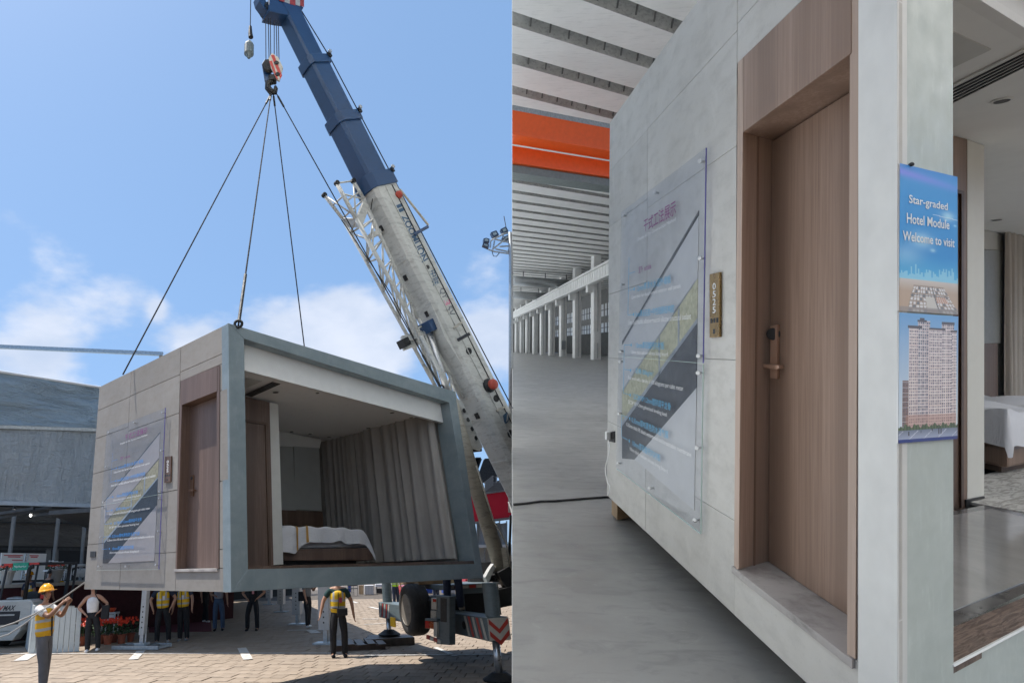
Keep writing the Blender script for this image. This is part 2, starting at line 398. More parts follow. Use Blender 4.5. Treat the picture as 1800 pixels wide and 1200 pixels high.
# ================================================================== HALL: floor, roof, columns
mf = Mat('polished_concrete_floor', (0.36, 0.365, 0.365), 0.40)
f1 = mf.noise(0.9, 8, 0.62, dist=0.6); f2 = mf.noise(3.2, 7, 0.65, mf.co((1, 2.6, 1)), dist=0.8); f3 = mf.noise(55, 4)
c_ = mf.mix(mf.rng(f1, 0.3, 0.7), (0.22, 0.218, 0.212), (0.32, 0.317, 0.31)); c_ = mf.mix(mf.math('MULTIPLY', mf.rng(f2, 0.52, 0.72), 0.5), c_, (0.155, 0.157, 0.158))
c_ = mf.mix(mf.math('MULTIPLY', mf.rng(mf.noise(6, 8, 0.7, dist=2.0), 0.60, 0.70), 0.30), c_, (0.43, 0.43, 0.42))
c_ = mf.mix(mf.math('MULTIPLY', mf.rng(f3, 0.66, 0.74), 0.4), c_, (0.20, 0.20, 0.20))
mf.base(c_); mf.ro(mf.rng(f2, 0.3, 0.75, 0.28, 0.55)); mf.bump(mf.noise(14, 6), 0.05, 0.004)
FZ = -1.5
B0 = 0.29013                                     # the hall's open side follows this line (x = B0 * y, hall frame)
def hb(y, z=0.0): return H(B0 * y + (PX and 0) , y, z)
def hside(y, z):
    """point on the hall's open side at depth y and height z"""
    d = HR.inverted() @ (W @ V(((900 - PX) / FPX, 0, 1)))
    n = (HR.inverted() @ (W @ V((0, 1, 0)))).cross(d).normalized()     # plane of the open side
    return H(-(n.y * y + n.z * z) / n.x, y, z)
fl = MB(); fl.prism([hside(0.4, FZ), H(60, 0.4, FZ), H(60, 190, FZ), hside(190, FZ)], HR @ V((0, 0, -0.03)))
hall_floor = tag(obj('hall_floor', fl, mf.m, mw=HM), kind='structure')

mt = Mat('frosted_sheet', (0.80, 0.82, 0.80), 0.5)
tr = mt.n('ShaderNodeBsdfTranslucent'); tr.inputs[0].default_value = (0.91, 0.93, 0.93, 1)
ms = mt.n('ShaderNodeMixShader'); ms.inputs[0].default_value = 0.82
mt.l(mt.b.outputs[0], ms.inputs[1]); mt.l(tr.outputs[0], ms.inputs[2]); mt.l(ms.outputs[0], mt.t.nodes['Material Output'].inputs[0])

mr = Mat('precast_roof_concrete', (0.60, 0.605, 0.585), 0.85)
r1 = mr.noise(0.6, 6, 0.6, mr.co((1, 1, 1))); r2 = mr.noise(4, 6, 0.7, mr.co((0.4, 2, 1)))
c_ = mr.mix(mr.rng(r1, 0.3, 0.7), (0.76, 0.755, 0.73), (0.84, 0.835, 0.81)); c_ = mr.mix(mr.math('MULTIPLY', mr.rng(r2, 0.52, 0.74), 0.45), c_, (0.46, 0.47, 0.45))
mr.base(c_).bump(r2, 0.2, 0.02); M_roof = mr.m
M_rib_shade = concrete('stained_shaded_rib_concrete', (0.36, 0.365, 0.35), (0.48, 0.485, 0.465), .9)  # for rib front faces: their shade put into the colour, along with stains
RH = 11.5; BX = 2.05                              # ribs run along (BX, 1)
bdir = V((BX, 1, 0)).normalized()
hall_roof = thing('hall_roof', 'ribbed pale precast concrete roof over the factory hall', 'roof', H(20, 60, RH), 'hall')
rib_n = 0; stuff = MB(); sys_p = []
PROF = ((0, 1.0), (0.03, .48), (0.22, 0.0), (2.2, 0.0), (2.42, 0.7), (2.45, 1.0), (2.45, 1.8), (0, 1.8))
PRL = ((2.45, 1.30), (2.86, 1.28), (2.86, 1.75), (2.45, 1.75))
def rib_at(y, mb):
    """a trapezoid trough unit hanging from the slab; y = depth where its edge meets the open side"""
    prof = PROF if len(sys_p) == 0 else sys_p[0]
    a, b = [], []
    for dy, dz in prof:
        yy = y + dy
        p = HM.inverted() @ hside(yy, RH + dz)
        x1 = 62.0; a.append(p); b.append(V((x1, p.y + (x1 - p.x) / BX, p.z)))
    n = len(a); mb.add([HM @ q for q in a + b], [tuple(range(n))[::-1], tuple(range(n, 2 * n))] + [(i, (i + 1) % n, n + (i + 1) % n, n + i) for i in range(n)])
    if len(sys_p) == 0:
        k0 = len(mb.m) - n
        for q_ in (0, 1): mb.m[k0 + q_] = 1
y = 15.0
while y < 175:
    if y < 110:
        m = MB(); rib_at(y, m); obj('roof_rib', m, [M_roof, M_rib_shade], parent=hall_roof); sys_p.append(PRL); m = MB(); rib_at(y, m); obj('roof_deck', m, M_roof, parent=hall_roof); sys_p.clear()
    else: rib_at(y, stuff)
    y += 2.86
tag(obj('far_roof_ribs', stuff, [M_roof, M_rib_shade], parent=hall_roof), kind='stuff')
# transverse ticks: cast stiffeners on the sloping rib faces
tk = MB()
for j in range(9):
    y0 = 15 + 2.86 * j
    for k in range(2, 40):
        p = HM.inverted() @ hside(y0 + .04, RH + .42); t = k * 0.95 - 1.0; d_ = V((BX, 1, 0)).normalized()
        q = p + d_ * t; q2 = q + V((0, .12, -.30))
        if proj(HM @ q)[0] > 1260: break
        if proj(HM @ q)[0] < 903: continue
        tk.bar(HM @ (q + V((0, -.03, 0))), HM @ (q2 + V((0, -.03, 0))), 0.05, 0.04)
tag(obj('rib_stiffeners', tk, simple('dull_grey_stain', (.15, .15, .145), .9), parent=hall_roof), kind='stuff')
# added frosted wall on the open side, edge on: stops sun, diffuses light inward
mt2 = Mat('added_diffuser_sheet', (0.62, 0.60, 0.56), 0.5)
tr2 = mt2.n('ShaderNodeBsdfTranslucent'); tr2.inputs[0].default_value = (0.94, 0.92, 0.87, 1)
ms2 = mt2.n('ShaderNodeMixShader'); ms2.inputs[0].default_value = 0.95
mt2.l(mt2.b.outputs[0], ms2.inputs[1]); mt2.l(tr2.outputs[0], ms2.inputs[2]); mt2.l(ms2.outputs[0], mt2.t.nodes['Material Output'].inputs[0])
# added canopy, unseen above the camera: keeps sun off, glows as soft fill
ent = MB(); ent.abox(-3.4, 30, -12.0, 13.4, 8.6, 8.85, HM)
tag(obj('added_light_canopy', ent, mt2.m, mw=HM), 'added frosted sheet canopy, out of view, shading and softly lighting the hall', 'canopy')


sw = thing('added_diffuser_wall', 'tall frosted sheet wall added to block sun and diffuse light into the hall', 'wall', hside(60, FZ), 'hall')
nx = HR @ V((0.0006, 0, 0))
y = 1.6
while y < 176:
    y2 = 13.4 if y < 13 and y * 1.35 > 13 else min(y * 1.35, 176); zt = 8.55 if y < 13.3 else RH + .9
    obj('diffuser_wall_sheet', MB().prism([hside(y, FZ), hside(y2, FZ), hside(y2, zt), hside(y, zt)], nx), mt.m, parent=sw)
    y = y2
# far end wall and the window wall beyond the columns
MWALL = simple('hall_wall_render', (0.27, 0.27, 0.265), 0.85, amt=0.08, scale=0.6)
ew = MB(); ew.prism([hside(176, FZ), H(90, 176, FZ), H(90, 176, RH + 1), hside(176, RH + 1)], HR @ V((0, .2, 0)))
tag(obj('hall_end_wall', ew, MWALL, mw=HM), kind='structure')
adir = V((0.183, 1, 0)).normalized()
def col_at(px, y):                                 # column foot: image column px at depth y
    return HM.inverted() @ hlevel(px, 608 + 1.5 * FPX / y, FZ)
MCOL = concrete('pale_column_render', (0.70, 0.70, 0.68), (0.80, 0.80, 0.78), 0.2)
wall_x = []                                        # the window wall runs parallel to the columns, 16 m further in
wl = thing('hall_window_wall', 'far side wall of the hall with rows of bright windows', 'wall', H(30, 90, FZ), 'hall')
def wp(t, z): c0 = V((38, 42, 0)); p = c0 + adir * t; return H(p.x, p.y, z)
MLOW = simple('dark_grey_wall_base', (0.07, 0.075, 0.075), 0.8, amt=0.15, scale=0.4)
nw = HR @ V((0.98, -0.18, 0)) * 0.25
for (z0, z1, mm, nm) in ((FZ, 3.0, MLOW, 'wall_base'), (4.9, 6.2, MWALL, 'wall_band'), (8.6, RH + 1, MWALL, 'wall_top')):
    obj(nm, MB().prism([wp(0, z0), wp(135, z0), wp(135, z1), wp(0, z1)], nw), mm, parent=wl)
for k in range(28):
    t = k * 4.9; obj('wall_pier', MB().prism([wp(t, 3.0), wp(t + 1.1, 3.0), wp(t + 1.1, 8.6), wp(t, 8.6)], nw * 0.9), MWALL, parent=wl)
    for z0, z1 in ((3.0, 4.9), (6.2, 8.6)):
        obj('window_pane', MB().prism([wp(t + 1.1, z0), wp(t + 4.9, z0), wp(t + 4.9, z1), wp(t + 1.1, z1)], nw * 0.06), mt.m, parent=wl)
    fr = MB(); m = t + 3.0
    for z0, z1 in ((3.0, 4.9), (6.2, 8.6)): fr.bar(wp(m, z0) - nw * .2, wp(m, z1) - nw * .2, 0.14); fr.bar(wp(t + 1.1, (z0 + z1) / 2) - nw * .2, wp(t + 4.9, (z0 + z1) / 2) - nw * .2, .12)
    obj('window_frame', fr, M_['dark'], parent=wl)
colpx = [1050, 1016, 991, 971, 955, 941.5, 928.5, 918, 909]
for k, px in enumerate(colpx):
    y = 64 * 261 / (px - 789); c = col_at(px, y); wv = 15 / 1034 * 64 / 2
    root = thing('hall_column', 'square pale concrete column number %s in the row' % k, 'column', H(c.x, c.y, FZ), 'hall', group='columns in the hall row')
    root['label'] = ['first pale concrete column beside the module, carrying a small notice', 'second column along the row with a dark crack and valve at head height', 'third column along the row with a framed notice near its foot'][k] if k < 3 else \
        ['fourth', 'fifth', 'sixth', 'seventh', 'eighth', 'ninth'][k - 3] + ' pale column along the row, counted from the module'
    m = MB(); m.abox(c.x - wv, c.x + wv, c.y, c.y + 2 * wv, FZ, 12.6, HM); obj('shaft', m, MCOL, parent=root, bevel=.03)
    m = MB(); m.abox(c.x - wv - .02, c.x + wv + .02, c.y - .02, c.y + 2 * wv + .02, 9.0, 9.08, HM); obj('joint_band', m, M_['dark'], parent=root)
    m = MB(); m.abox(c.x - wv * 2.6, c.x - wv, c.y + .1, c.y + 1.4 * wv, 6.9, 7.9, HM); obj('corbel', m, MCOL, parent=root)
    m = MB(); m.tube([H(c.x, c.y - .08, FZ + .2), H(c.x, c.y - .08, 9)], 0.05, 6); obj('down_pipe', m, M_['steel'], parent=root)
    if k in (0, 2): m = MB(); m.abox(c.x - .42, c.x + .25, c.y - .16, c.y - .1, FZ + 1.2 + .9 * (k == 0), FZ + 2.6 + .9 * (k == 0), HM); obj('notice', m, M_['white' if k == 0 else 'steel'], parent=root)
# crane runway beam in front of the columns
c0 = V((col_at(1050, 64).x, col_at(1050, 64).y, 0)) + V((-1.05, -.1, 0)); ca, cb = c0 - adir * 12, c0 + adir * 96
m = MB(); w3 = V((.98, -.18, 0)) * .25
def bm(z0, z1, w, nm):
    m = MB(); q = V((.98, -.18, 0)) * w
    m.prism([H(*(p.xy), z) for p, z in ((ca - q, z0), (cb - q, z0), (cb - q, z1), (ca - q, z1))], HR @ (q * 2)); return m
run = thing('runway_beam', 'long pale crane runway beam carried by the row of columns', 'beam', H(*(c0.xy), 8), 'hall')
obj('web', bm(8.0, 9.2, .18, ''), MCOL, parent=run); obj('top_flange', bm(9.2, 9.42, .5, ''), MCOL, parent=run); obj('bottom_flange', bm(7.8, 8.0, .4, ''), MCOL, parent=run)
st = MB()
for k in range(90): p = ca + adir * (k * 1.2); q = V((.98, -.18, 0)) * .2; st.bar(H(*((p - q).xy), 8.0), H(*((p - q).xy), 9.2), .09, .2)
tag(obj('web_stiffeners', st, MCOL, parent=run), kind='stuff')
# orange crane bridge
MOR = simple('orange_crane_paint', (0.95, 0.13, 0.018), 0.45, amt=0.05)
OY = 9.3 * 1034 / 418.0
cb_ = thing('overhead_crane_bridge', 'bright orange girder of the overhead crane under the roof', 'crane', hside(OY, 9.0), 'hall')
def strip(z0, z1, dy0, dy1, nm, mat, z=9):
    m = MB(); a = []; b = []
    for yy, zz in ((OY + dy0, z0), (OY + dy1, z0), (OY + dy1, z1), (OY + dy0, z1)):
        p = HM.inverted() @ hside(yy, zz); a.append(p); b.append(V((30, p.y + (30 - p.x) / 2.5, p.z)))
    m.add([HM @ q for q in a + b], [(3, 2, 1, 0), (4, 5, 6, 7), (0, 1, 5, 4), (1, 2, 6, 5), (2, 3, 7, 6), (3, 0, 4, 7)]); return obj(nm, m, mat, parent=cb_)
strip(8.48, 9.30, 0.0, .35, 'girder_web', MOR); strip(8.34, 8.48, -.02, 1.1, 'bottom_flange', MOR); strip(7.65, 8.34, 1.3, 1.7, 'rear_girder', MOR)
strip(9.30, 9.50, .0, .5, 'walkway_edge', M_['steel']); strip(7.30, 7.62, 1.5, 2.6, 'service_duct', simple('grey_green_duct', (.22, .25, .24), .5, .3))
# crossing roof girders / ducts further down the hall
for k, yy in enumerate((88, 112)):
    d_ = thing('air_duct', ['nearer silver air duct crossing under the far roof', 'farther silver air duct crossing under the far roof'][k], 'duct', hside(yy, 10), 'hall', group='ducts under the far roof')
    p = HM.inverted() @ hside(yy, 10.0); obj('duct_run', MB().tube([HM @ p, H(p.x + 16, p.y + 16 / BX, 10.0)], .75, 12), M_['steel'], parent=d_, smooth=True)
    hg = MB()
    for t in (2, 6, 10, 14): hg.bar(H(p.x + t, p.y + t / BX, 10.7), H(p.x + t, p.y + t / BX, 12.4), .08)
    obj('hanger', hg, M_['dark'], parent=d_)
# ================================================================== the two hotel modules
MAC = Mat('clear_acrylic', (0.92, 0.95, 0.98), 0.03); MAC.b.inputs['Transmission Weight'].default_value = 0.0
_t = MAC.n('ShaderNodeBsdfTransparent'); _t.inputs[0].default_value = (0.93, 0.94, 0.96, 1)
_g = MAC.n('ShaderNodeBsdfGlossy'); _g.inputs['Roughness'].default_value = 0.015; _g.inputs['Color'].default_value = (1, 1, 1, 1)
_f = MAC.n('ShaderNodeLayerWeight'); _f.inputs['Blend'].default_value = 0.5
_p = MAC.math('ADD', MAC.math('MULTIPLY', MAC.math('POWER', _f.outputs['Facing'], 4.0), 0.14), 0.01)
_m = MAC.n('ShaderNodeMixShader'); MAC.l(_p, _m.inputs[0]); MAC.l(_t.outputs[0], _m.inputs[1]); MAC.l(_g.outputs[0], _m.inputs[2])
_b = MAC.n('ShaderNodeBump'); _b.inputs['Strength'].default_value = 0.02; MAC.l(MAC.noise(1.5, 2), _b.inputs['Height']); MAC.l(_b.outputs[0], _g.inputs['Normal'])
MAC.l(_m.outputs[0], MAC.t.nodes['Material Output'].inputs[0]); M_ac = MAC.m
M_acedge = simple('violet_acrylic_edge', (0.16, 0.15, 0.42), 0.2, amt=0.05)
M_acedge2 = simple('pale_green_acrylic_edge', (0.55, 0.68, 0.64), 0.2, amt=0.05)
M_wool = Mat('rock_wool', (0.37, 0.335, 0.215), 0.95).vary(0.25, 30, 6, 0.4, 90).m
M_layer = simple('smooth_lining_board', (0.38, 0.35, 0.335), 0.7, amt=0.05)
M_layer_h = simple('pale_lining_board', (0.58, 0.575, 0.56), 0.7, amt=0.05)
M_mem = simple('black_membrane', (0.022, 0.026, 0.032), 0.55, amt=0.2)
M_mem_h = simple('charcoal_membrane', (0.075, 0.077, 0.08), 0.55, amt=0.1)
M_tb = simple('blue_print', (0.03, 0.24, 0.62), 0.5, amt=0.02); M_tw = simple('white_print', (0.80, 0.80, 0.80), 0.5, amt=0.02)
M_tp = simple('purple_print', (0.22, 0.03, 0.17), 0.5, amt=0.02)
M_tb2 = simple('pale_blue_print', (0.10, 0.38, 0.60), 0.5, amt=0.02)

SIGN_ROWS = (   # (white, s0, s1, t0, t1, text)
    ('p', .36, .74, .085, .130, '干式工法展示'), ('w', .28, .74, .136, .150, 'Display of Dry Construction Method'),
    ('p', .30, .47, .238, .262, '室外  outside'),
    ('b', .28, .70, .300, .325, '12mm厚清水水泥外墙板'), ('w', .20, .80, .333, .350, '12mm thick fair-faced cement exterior wall panels'),
    ('b', .26, .74, .390, .414, '3mm厚云石胶+中性硅酮结构胶'), ('w', .16, .90, .421, .438, '3mm thick marble adhesive+neutral silicone structural sealant'),
    ('b', .28, .64, .500, .524, '10mm厚硅酸钙内衬板'), ('w', .22, .68, .531, .547, '10mm thick calcium silicate lining board'),
    ('b', .28, .52, .592, .616, '岩棉100kg/m³'), ('w', .17, .84, .624, .642, 'Rock wool with a density of 100 kilograms per cubic meter'),
    ('b', .26, .72, .682, .706, 'QC38*10*1.2mm镀锌调平龙骨'), ('w', .18, .68, .713, .730, 'QC38*10*1.2mm galvanized leveling keel'),
    ('b', .24, .70, .768, .792, '0.35mm厚PE黑色防水透气膜'), ('w', .16, .92, .799, .817, '0.35mm thick PE black waterproof and breathable membrane'),
    ('b', .26, .62, .850, .874, '10mm厚硅酸钙内衬板'), ('w', .22, .70, .882, .899, '10mm thick calcium silicate lining board'))

def facade(root, F, LF, ed, c):
    """everything on the entrance side; F = quad (tl tr br bl), LF = its plane, c = the numbers read from the picture"""
    tl, tr, br, bl = F; ux = (br - bl).normalized(); ph = (tr - br).normalized()
    def st(px, py):
        p = LF.at(px, py); n = LF.n
        # invert the bilinear patch
        s, t = .5, .5
        for _ in range(12):
            q = bil(F, s, t); ds = bil(F, s + 1e-3, t) - q; dt = bil(F, s, t + 1e-3) - q; r = p - q
            a, b, d = ds.dot(ds), ds.dot(dt), dt.dot(dt); e, f = ds.dot(r), dt.dot(r); D = a * d - b * b
            s += (e * d - f * b) / D * 1e-3; t += (a * f - b * e) / D * 1e-3
        return s, t
    dtl, dtr, dbr, dbl = c['door']                                   # outer edge of the casing
    sd0 = (st(*dtl)[0] + st(*dbl)[0]) / 2; sd1 = (st(*dtr)[0] + st(*dbr)[0]) / 2
    td0 = (st(*dtl)[1] + st(*dtr)[1]) / 2; td1 = (st(*dbl)[1] + st(*dbr)[1]) / 2
    s1 = c.get('s1', .27)
    cells = []
    for a, b, rows in ((0, s1, (0, .13, .28, .46, .63, .80, 1)), (s1, sd0, (0, .128, .30, .62, .86, 1))):
        for r0, r1 in zip(rows, rows[1:]): cells.append((a, b, r0, r1))
    cells += [(sd0, 1, 0, .118), (sd0, 1, .118, td0), (sd0, 1, td1, 1)]
    for r0, r1 in zip((td0, .27, .62, .86, td1), (.27, .62, .86, td1)):
        if r1 - r0 > .01: cells.append((sd1, 1, r0, r1))
    L = (br - bl).length; Hh = (tr - br).length; gs, gt = c['gap'] / 2 / L, c['gap'] / 2 / Hh
    for k, (a, b, r0, r1) in enumerate(cells):
        a2 = a + (gs if a > 0 else 0); b2 = b - (gs if b < 1 else 0); r02 = r0 + (gt if r0 > 0 else 0); r12 = r1 - (gt if r1 < 1 else 0)
        pts = [bil(F, a2, r02), bil(F, b2, r02), bil(F, b2, r12), bil(F, a2, r12)]
        dd = random.uniform(-.0012, .0012)
        obj('wall_panel', MB().prism([p + LF.e * dd for p in pts], LF.e * -.024), c['mwall'], parent=root, bevel=.0015)
    m = MB()                                                          # sheathing behind the joints
    for a, b, r0, r1 in ((0.002, sd0 - .002, .002, .998), (sd0 - .002, .998, .002, td0 - .002), (sd0 - .002, .998, td1 + .002, .998), (sd1 + .002, .998, td0 - .002, td1 + .002)):
        m.prism([bil(F, a, r0) - LF.e * .026, bil(F, b, r0) - LF.e * .026, bil(F, b, r1) - LF.e * .026, bil(F, a, r1) - LF.e * .026], LF.e * -.10)
    obj('sheathing', m, M_['joint'], parent=root)
    # ---- entrance door and its timber casing
    otl, otr, obr, obl = c['opening']
    D = solve_off(LF.at(otl[0], (otl[1] + obl[1]) / 2), LF.e, c['leaf'][0][0]); P = .010
    def pl(px, t0, t1): return MB().plate(LF, px, t0, t1)
    tpx = lambda x: (x, dtl[1] + (x - dtl[0]) / (dtr[0] - dtl[0]) * (dtr[1] - dtl[1])); ptl, ptr = tpx(otl[0]), tpx(otr[0])
    cas = obj('door_casing', MB().plate(LF, [dtl, ptl, otl, obl, dbl], -.02, P), c['mcase'], parent=root, bevel=.002)
    obj('door_casing', MB().plate(LF, [otr, ptr, dtr, dbr, obr], -.02, P), c['mcase'], parent=root, bevel=.002)
    obj('door_header', MB().plate(LF, [ptl, ptr, otr, otl], -.02, P + .003), c['mwood'], parent=root, bevel=.002)
    A, B, C_, D_ = [LF.at(*q) for q in (otl, otr, obr, obl)]
    e = LF.e
    def lining(p, q, th, name, mm):                                   # board lining the recess from front edge p..q back to the leaf
        m = MB(); m.prism([p + e * (P - .002), q + e * (P - .002), q - e * (D + .09), p - e * (D + .09)], th); return obj(name, m, mm, parent=root)
    lining(A, D_, -ux * .02, 'door_jamb', c['mcase']); lining(B, C_, ux * .02, 'door_jamb', c['mcase']); lining(A, B, ph * .02, 'door_soffit', c['mwood'])
    m = MB(); k = D * .5                                              # groove strip and stop of the jamb
    m.prism([A - e * k, D_ - e * k, D_ - e * (k + .012), A - e * (k + .012)], ux * .006); obj('jamb_bead', m, c['mwood'], parent=root)
    leafq = [p - e * D for p in (A, B, C_, D_)]
    lp = [bil(leafq, .006, .004), bil(leafq, .994, .004), bil(leafq, .994, .998), bil(leafq, .006, .998)]
    door = obj('door', MB().prism(lp, -e * .05), c['mwood'], parent=root, bevel=.002)
    obj('door_rebate', MB().prism([p - e * .03 for p in leafq], -e * .04), M_['wood_dark'], parent=root)
    def onleaf(px, py, off=0.0): return LF.shift(-D + off).at(px, py)
    hq = c['handle']; m = MB(); pts = [onleaf(x, y, .022) for x, y in hq]; m.prism(pts, -e * .022); obj('handle_plate', m, c['mhandle'], parent=door, bevel=.002)
    rd = c['reader']; m = MB(); cc = onleaf(rd[0], rd[1], .026)
    m.lathe(cc - e * .01, e, ((.03 * rd[2], 0), (.03 * rd[2], .012), (.022 * rd[2], .014)), 16); obj('card_reader', m, M_['black'], parent=door, smooth=False)
    l0, l1, lh = c['lever']; a = onleaf(l0[0], l0[1], .05); b = onleaf(l1[0], l1[1], .05)
    m = MB(); m.bar(a, b, .012, .022); m.bar(b, b - e * .045, .016, .018); obj('lever', m, c['mhandle'], parent=door, bevel=.003)
    # threshold
    sl = [LF.at(*q) for q in (dbl, dbr)]; up = ph
    m = MB(); m.prism([sl[0] + e * .02 - up * .03, sl[1] + e * .02 - up * .03, sl[1] - e * (D + .01) - up * .03, sl[0] - e * (D + .01) - up * .03], up * .032)
    obj('threshold', m, M_['stone'], parent=root, bevel=.002)
    # ---- cutaway strips of the wall build-up behind the acrylic
    for name, px, mm in c['strips']: obj(name, MB().plate(LF, px, -.003, .004 if name != 'insulation' else .003), mm, parent=root)
    # ---- acrylic panes, screws, printing
    off = c['stand']; SQ = [LF.at(*q, off) for q in c['sign']]
    sp = thing('information_sign', c['signlabel'], 'sign', SQ[3], c['frame'])
    seam = c.get('seam', .557); th = .012
    for t0, t1 in ((0, seam - .002), (seam + .002, 1)):
        q = [bil(SQ, 0, t0), bil(SQ, 1, t0), bil(SQ, 1, t1), bil(SQ, 0, t1)]
        obj('acrylic_pane', MB().prism(q, -e * th), M_ac, parent=sp)
        me_ = M_acedge if (t0 == 0 or not c['hall']) else M_acedge2
        m = MB(); a, b = bil(SQ, 1, t0), bil(SQ, 1, t1); m.prism([a + ux * .0015, b + ux * .0015, b + ux * .004, a + ux * .004], -e * th)
        obj('pane_edge', m, me_, parent=sp)
        m = MB(); a, b = bil(SQ, 0, t1), bil(SQ, 1, t1); m.prism([a - ph * .001, b - ph * .001, b - ph * .003, a - ph * .003], -e * th); obj('pane_edge', m, M_acedge2, parent=sp)
    for s, t in ((.04, .02), (.5, .02), (.96, .025), (.03, .28), (.97, .28), (.03, seam - .02), (.97, seam - .02), (.03, seam + .02), (.97, seam + .025), (.03, .78), (.97, .78), (.03, .975), (.5, .98), (.96, .975)):
        p = bil(SQ, s, t); m = MB(); m.lathe(p - e * off, e, ((.007, 0), (.007, off), (.013, off + .001), (.012, off + .007), (.006, off + .009)), 10)
        obj('standoff_screw', m, M_['chrome'], parent=sp)
    for k, s0, s1_, t0, t1, body in SIGN_ROWS:
        q = [bil(SQ, s0, t0) + e * .0012, bil(SQ, s1_, t0) + e * .0012, bil(SQ, s1_, t1) + e * .0012, bil(SQ, s0, t1) + e * .0012]
        obj('printed_line', text_mb(body, q, weight=(.004 if k != 'w' else -.004)), {'p': M_tp, 'w': M_tw, 'b': c['mblue']}[k], parent=sp)
    m = MB()                                                          # leader lines and dots of the print
    def lin(s0, t0, s1_, t1, w=.004):
        a, b = bil(SQ, s0, t0) + e * .0012, bil(SQ, s1_, t1) + e * .0012; n = (b - a).cross(e).normalized() * w / 2; m.poly([a - n, b - n, b + n, a + n])
    for g in ((.25, .312, .402, .13), (.512, .604, .694, .08), (.78, .862, None, .06)):
        ts = [x for x in g[:3] if x]; lin(g[3] + .02, ts[0] - .06 if ts[0] < .35 else ts[0], g[3] + .02, ts[-1], .003)
        for t in ts: lin(g[3] + .02, t, g[3] + .12, t)
    for t in (.312, .402, .512, .604, .694, .78, .862):
        s = .24 if t < .45 else .21; p = bil(SQ, s, t) + e * .0014; m.poly([p + ux * .014 * math.cos(i) + ph * .014 * math.sin(i) for i in [k_ * math.pi / 4 for k_ in range(8)]])
    obj('leader_lines', m, c['mblue'], parent=sp)
    # ---- room number plate
    ntl, ntr, nbr, nbl = c['plate']
    npl = thing('room_number_plate', c['platelabel'], 'sign', LF.at(*nbl), c['frame'])
    NQ = [LF.at(*q, .022) for q in c['plate']]
    obj('backplate', MB().prism(NQ, -e * .022), c['mplate'], parent=npl, bevel=.002)
    for k, ch in enumerate('0525'):
        t = .155 + k * .122; q = [bil(NQ, .34, t) + e * .001, bil(NQ, .66, t) + e * .001, bil(NQ, .66, t + .10) + e * .001, bil(NQ, .34, t + .10) + e * .001]
        obj('digit', text_mb(ch, q, weight=.01), M_['white'], parent=npl)
    for k, (s, t) in enumerate(((.12, .70), (.42, .70), (.72, .70), (.38, .87))):
        q = [bil(NQ, s, t), bil(NQ, s + .2, t), bil(NQ, s + .2, t + .075), bil(NQ, s, t + .075)]
        obj('indicator', MB().prism([p + e * .001 for p in q], -e * .002), M_['black'], parent=npl)
    # ---- socket
    obj('power_socket', MB().plate(LF, c['socket'], 0, .012), M_['black'], parent=root, bevel=.002)
    return D

# ---------------------------------------------------------------- module hanging over the yard
T = deep(402, 568, 7.21); Bq = deep(407, 1040, 7.21)
du, dv = V((-.727, .687, -.008)), V((.687, .727, .008))
eg = (T - Bq).normalized()
LF = Plane(T, eg.cross(du), None); LF.n = LF.n if LF.n.dot(CAM - T) > 0 else -LF.n; LF.e = -dv.normalized()
LR = Plane(T, eg.cross(dv), None); LR.n = LR.n if LR.n.dot(CAM - T) > 0 else -LR.n; LR.e = -du.normalized()
FQ = [LF.at(175, 680), T, Bq, LF.at(148, 1035)]
RQ = [T, LR.at(800, 688), LR.at(850, 1015), Bq]
mod = thing('hotel_module', 'grey prefabricated hotel room hanging from the crane slings, its open side showing a curtained bedroom', 'building', Bq, 'yard', rz=math.atan2(dv.y, dv.x))
z = lambda x, y, ox=0, oy=0, k=1.0: (ox + x / k, oy + y / k)
s8 = lambda x, y: (180 + x / 3.87, 700 + y / 3.87)
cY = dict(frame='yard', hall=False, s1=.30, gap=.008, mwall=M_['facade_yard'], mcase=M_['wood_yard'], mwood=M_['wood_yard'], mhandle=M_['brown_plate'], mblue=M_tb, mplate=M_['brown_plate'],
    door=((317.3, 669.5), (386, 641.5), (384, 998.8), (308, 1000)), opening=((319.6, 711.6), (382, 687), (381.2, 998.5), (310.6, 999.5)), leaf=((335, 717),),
    handle=((334.5, 834), (339.3, 834), (338.9, 871.5), (334, 871.8)), reader=(336.6, 840, .75), lever=((331.5, 861.5), (339.3, 861), 3),
    strips=[('lining_board', [s8(10, 705), s8(392, 232), s8(384, 410), s8(12, 852)], M_layer), ('insulation', [s8(12, 852), s8(384, 410), s8(376, 545), s8(10, 980)], M_wool),
            ('membrane', [s8(10, 985), s8(376, 545), s8(369, 727), s8(38, 1119), s8(2, 1120)], M_mem), ('inner_board', [s8(369, 727), s8(352, 1103), s8(38, 1119)], M_layer),
            ('layer_edge', [s8(10, 700), s8(392, 228), s8(392, 236), s8(10, 709)], M_['dark']), ('layer_edge', [s8(12, 849), s8(384, 406), s8(384, 411), s8(12, 855)], M_['dark']),
            ('steel_keel', [s8(10, 970), s8(376, 535), s8(376, 547), s8(10, 986)], M_['steel']), ('steel_keel', [s8(285, 530), s8(292, 522), s8(286, 640), s8(279, 648)], M_['steel']), ('steel_keel', [s8(196, 640), s8(203, 632), s8(198, 745), s8(191, 752)], M_['steel'])],
    stand=.05, sign=((187.3, 756.5), (290, 716.5), (278.3, 1000), (169.5, 1001.5)), plate=((289.6, 802.3), (300.8, 801), (299.4, 846.5), (288.5, 848)),
    socket=((158.6, 968.6), (168, 968.4), (167.6, 978.4), (158.2, 978.8)),
    signlabel='clear acrylic sign explaining wall layers on the hanging module', platelabel='bronze brown 0525 plate beside the door of the hanging module')
facade(mod, FQ, LF, eg, cY)
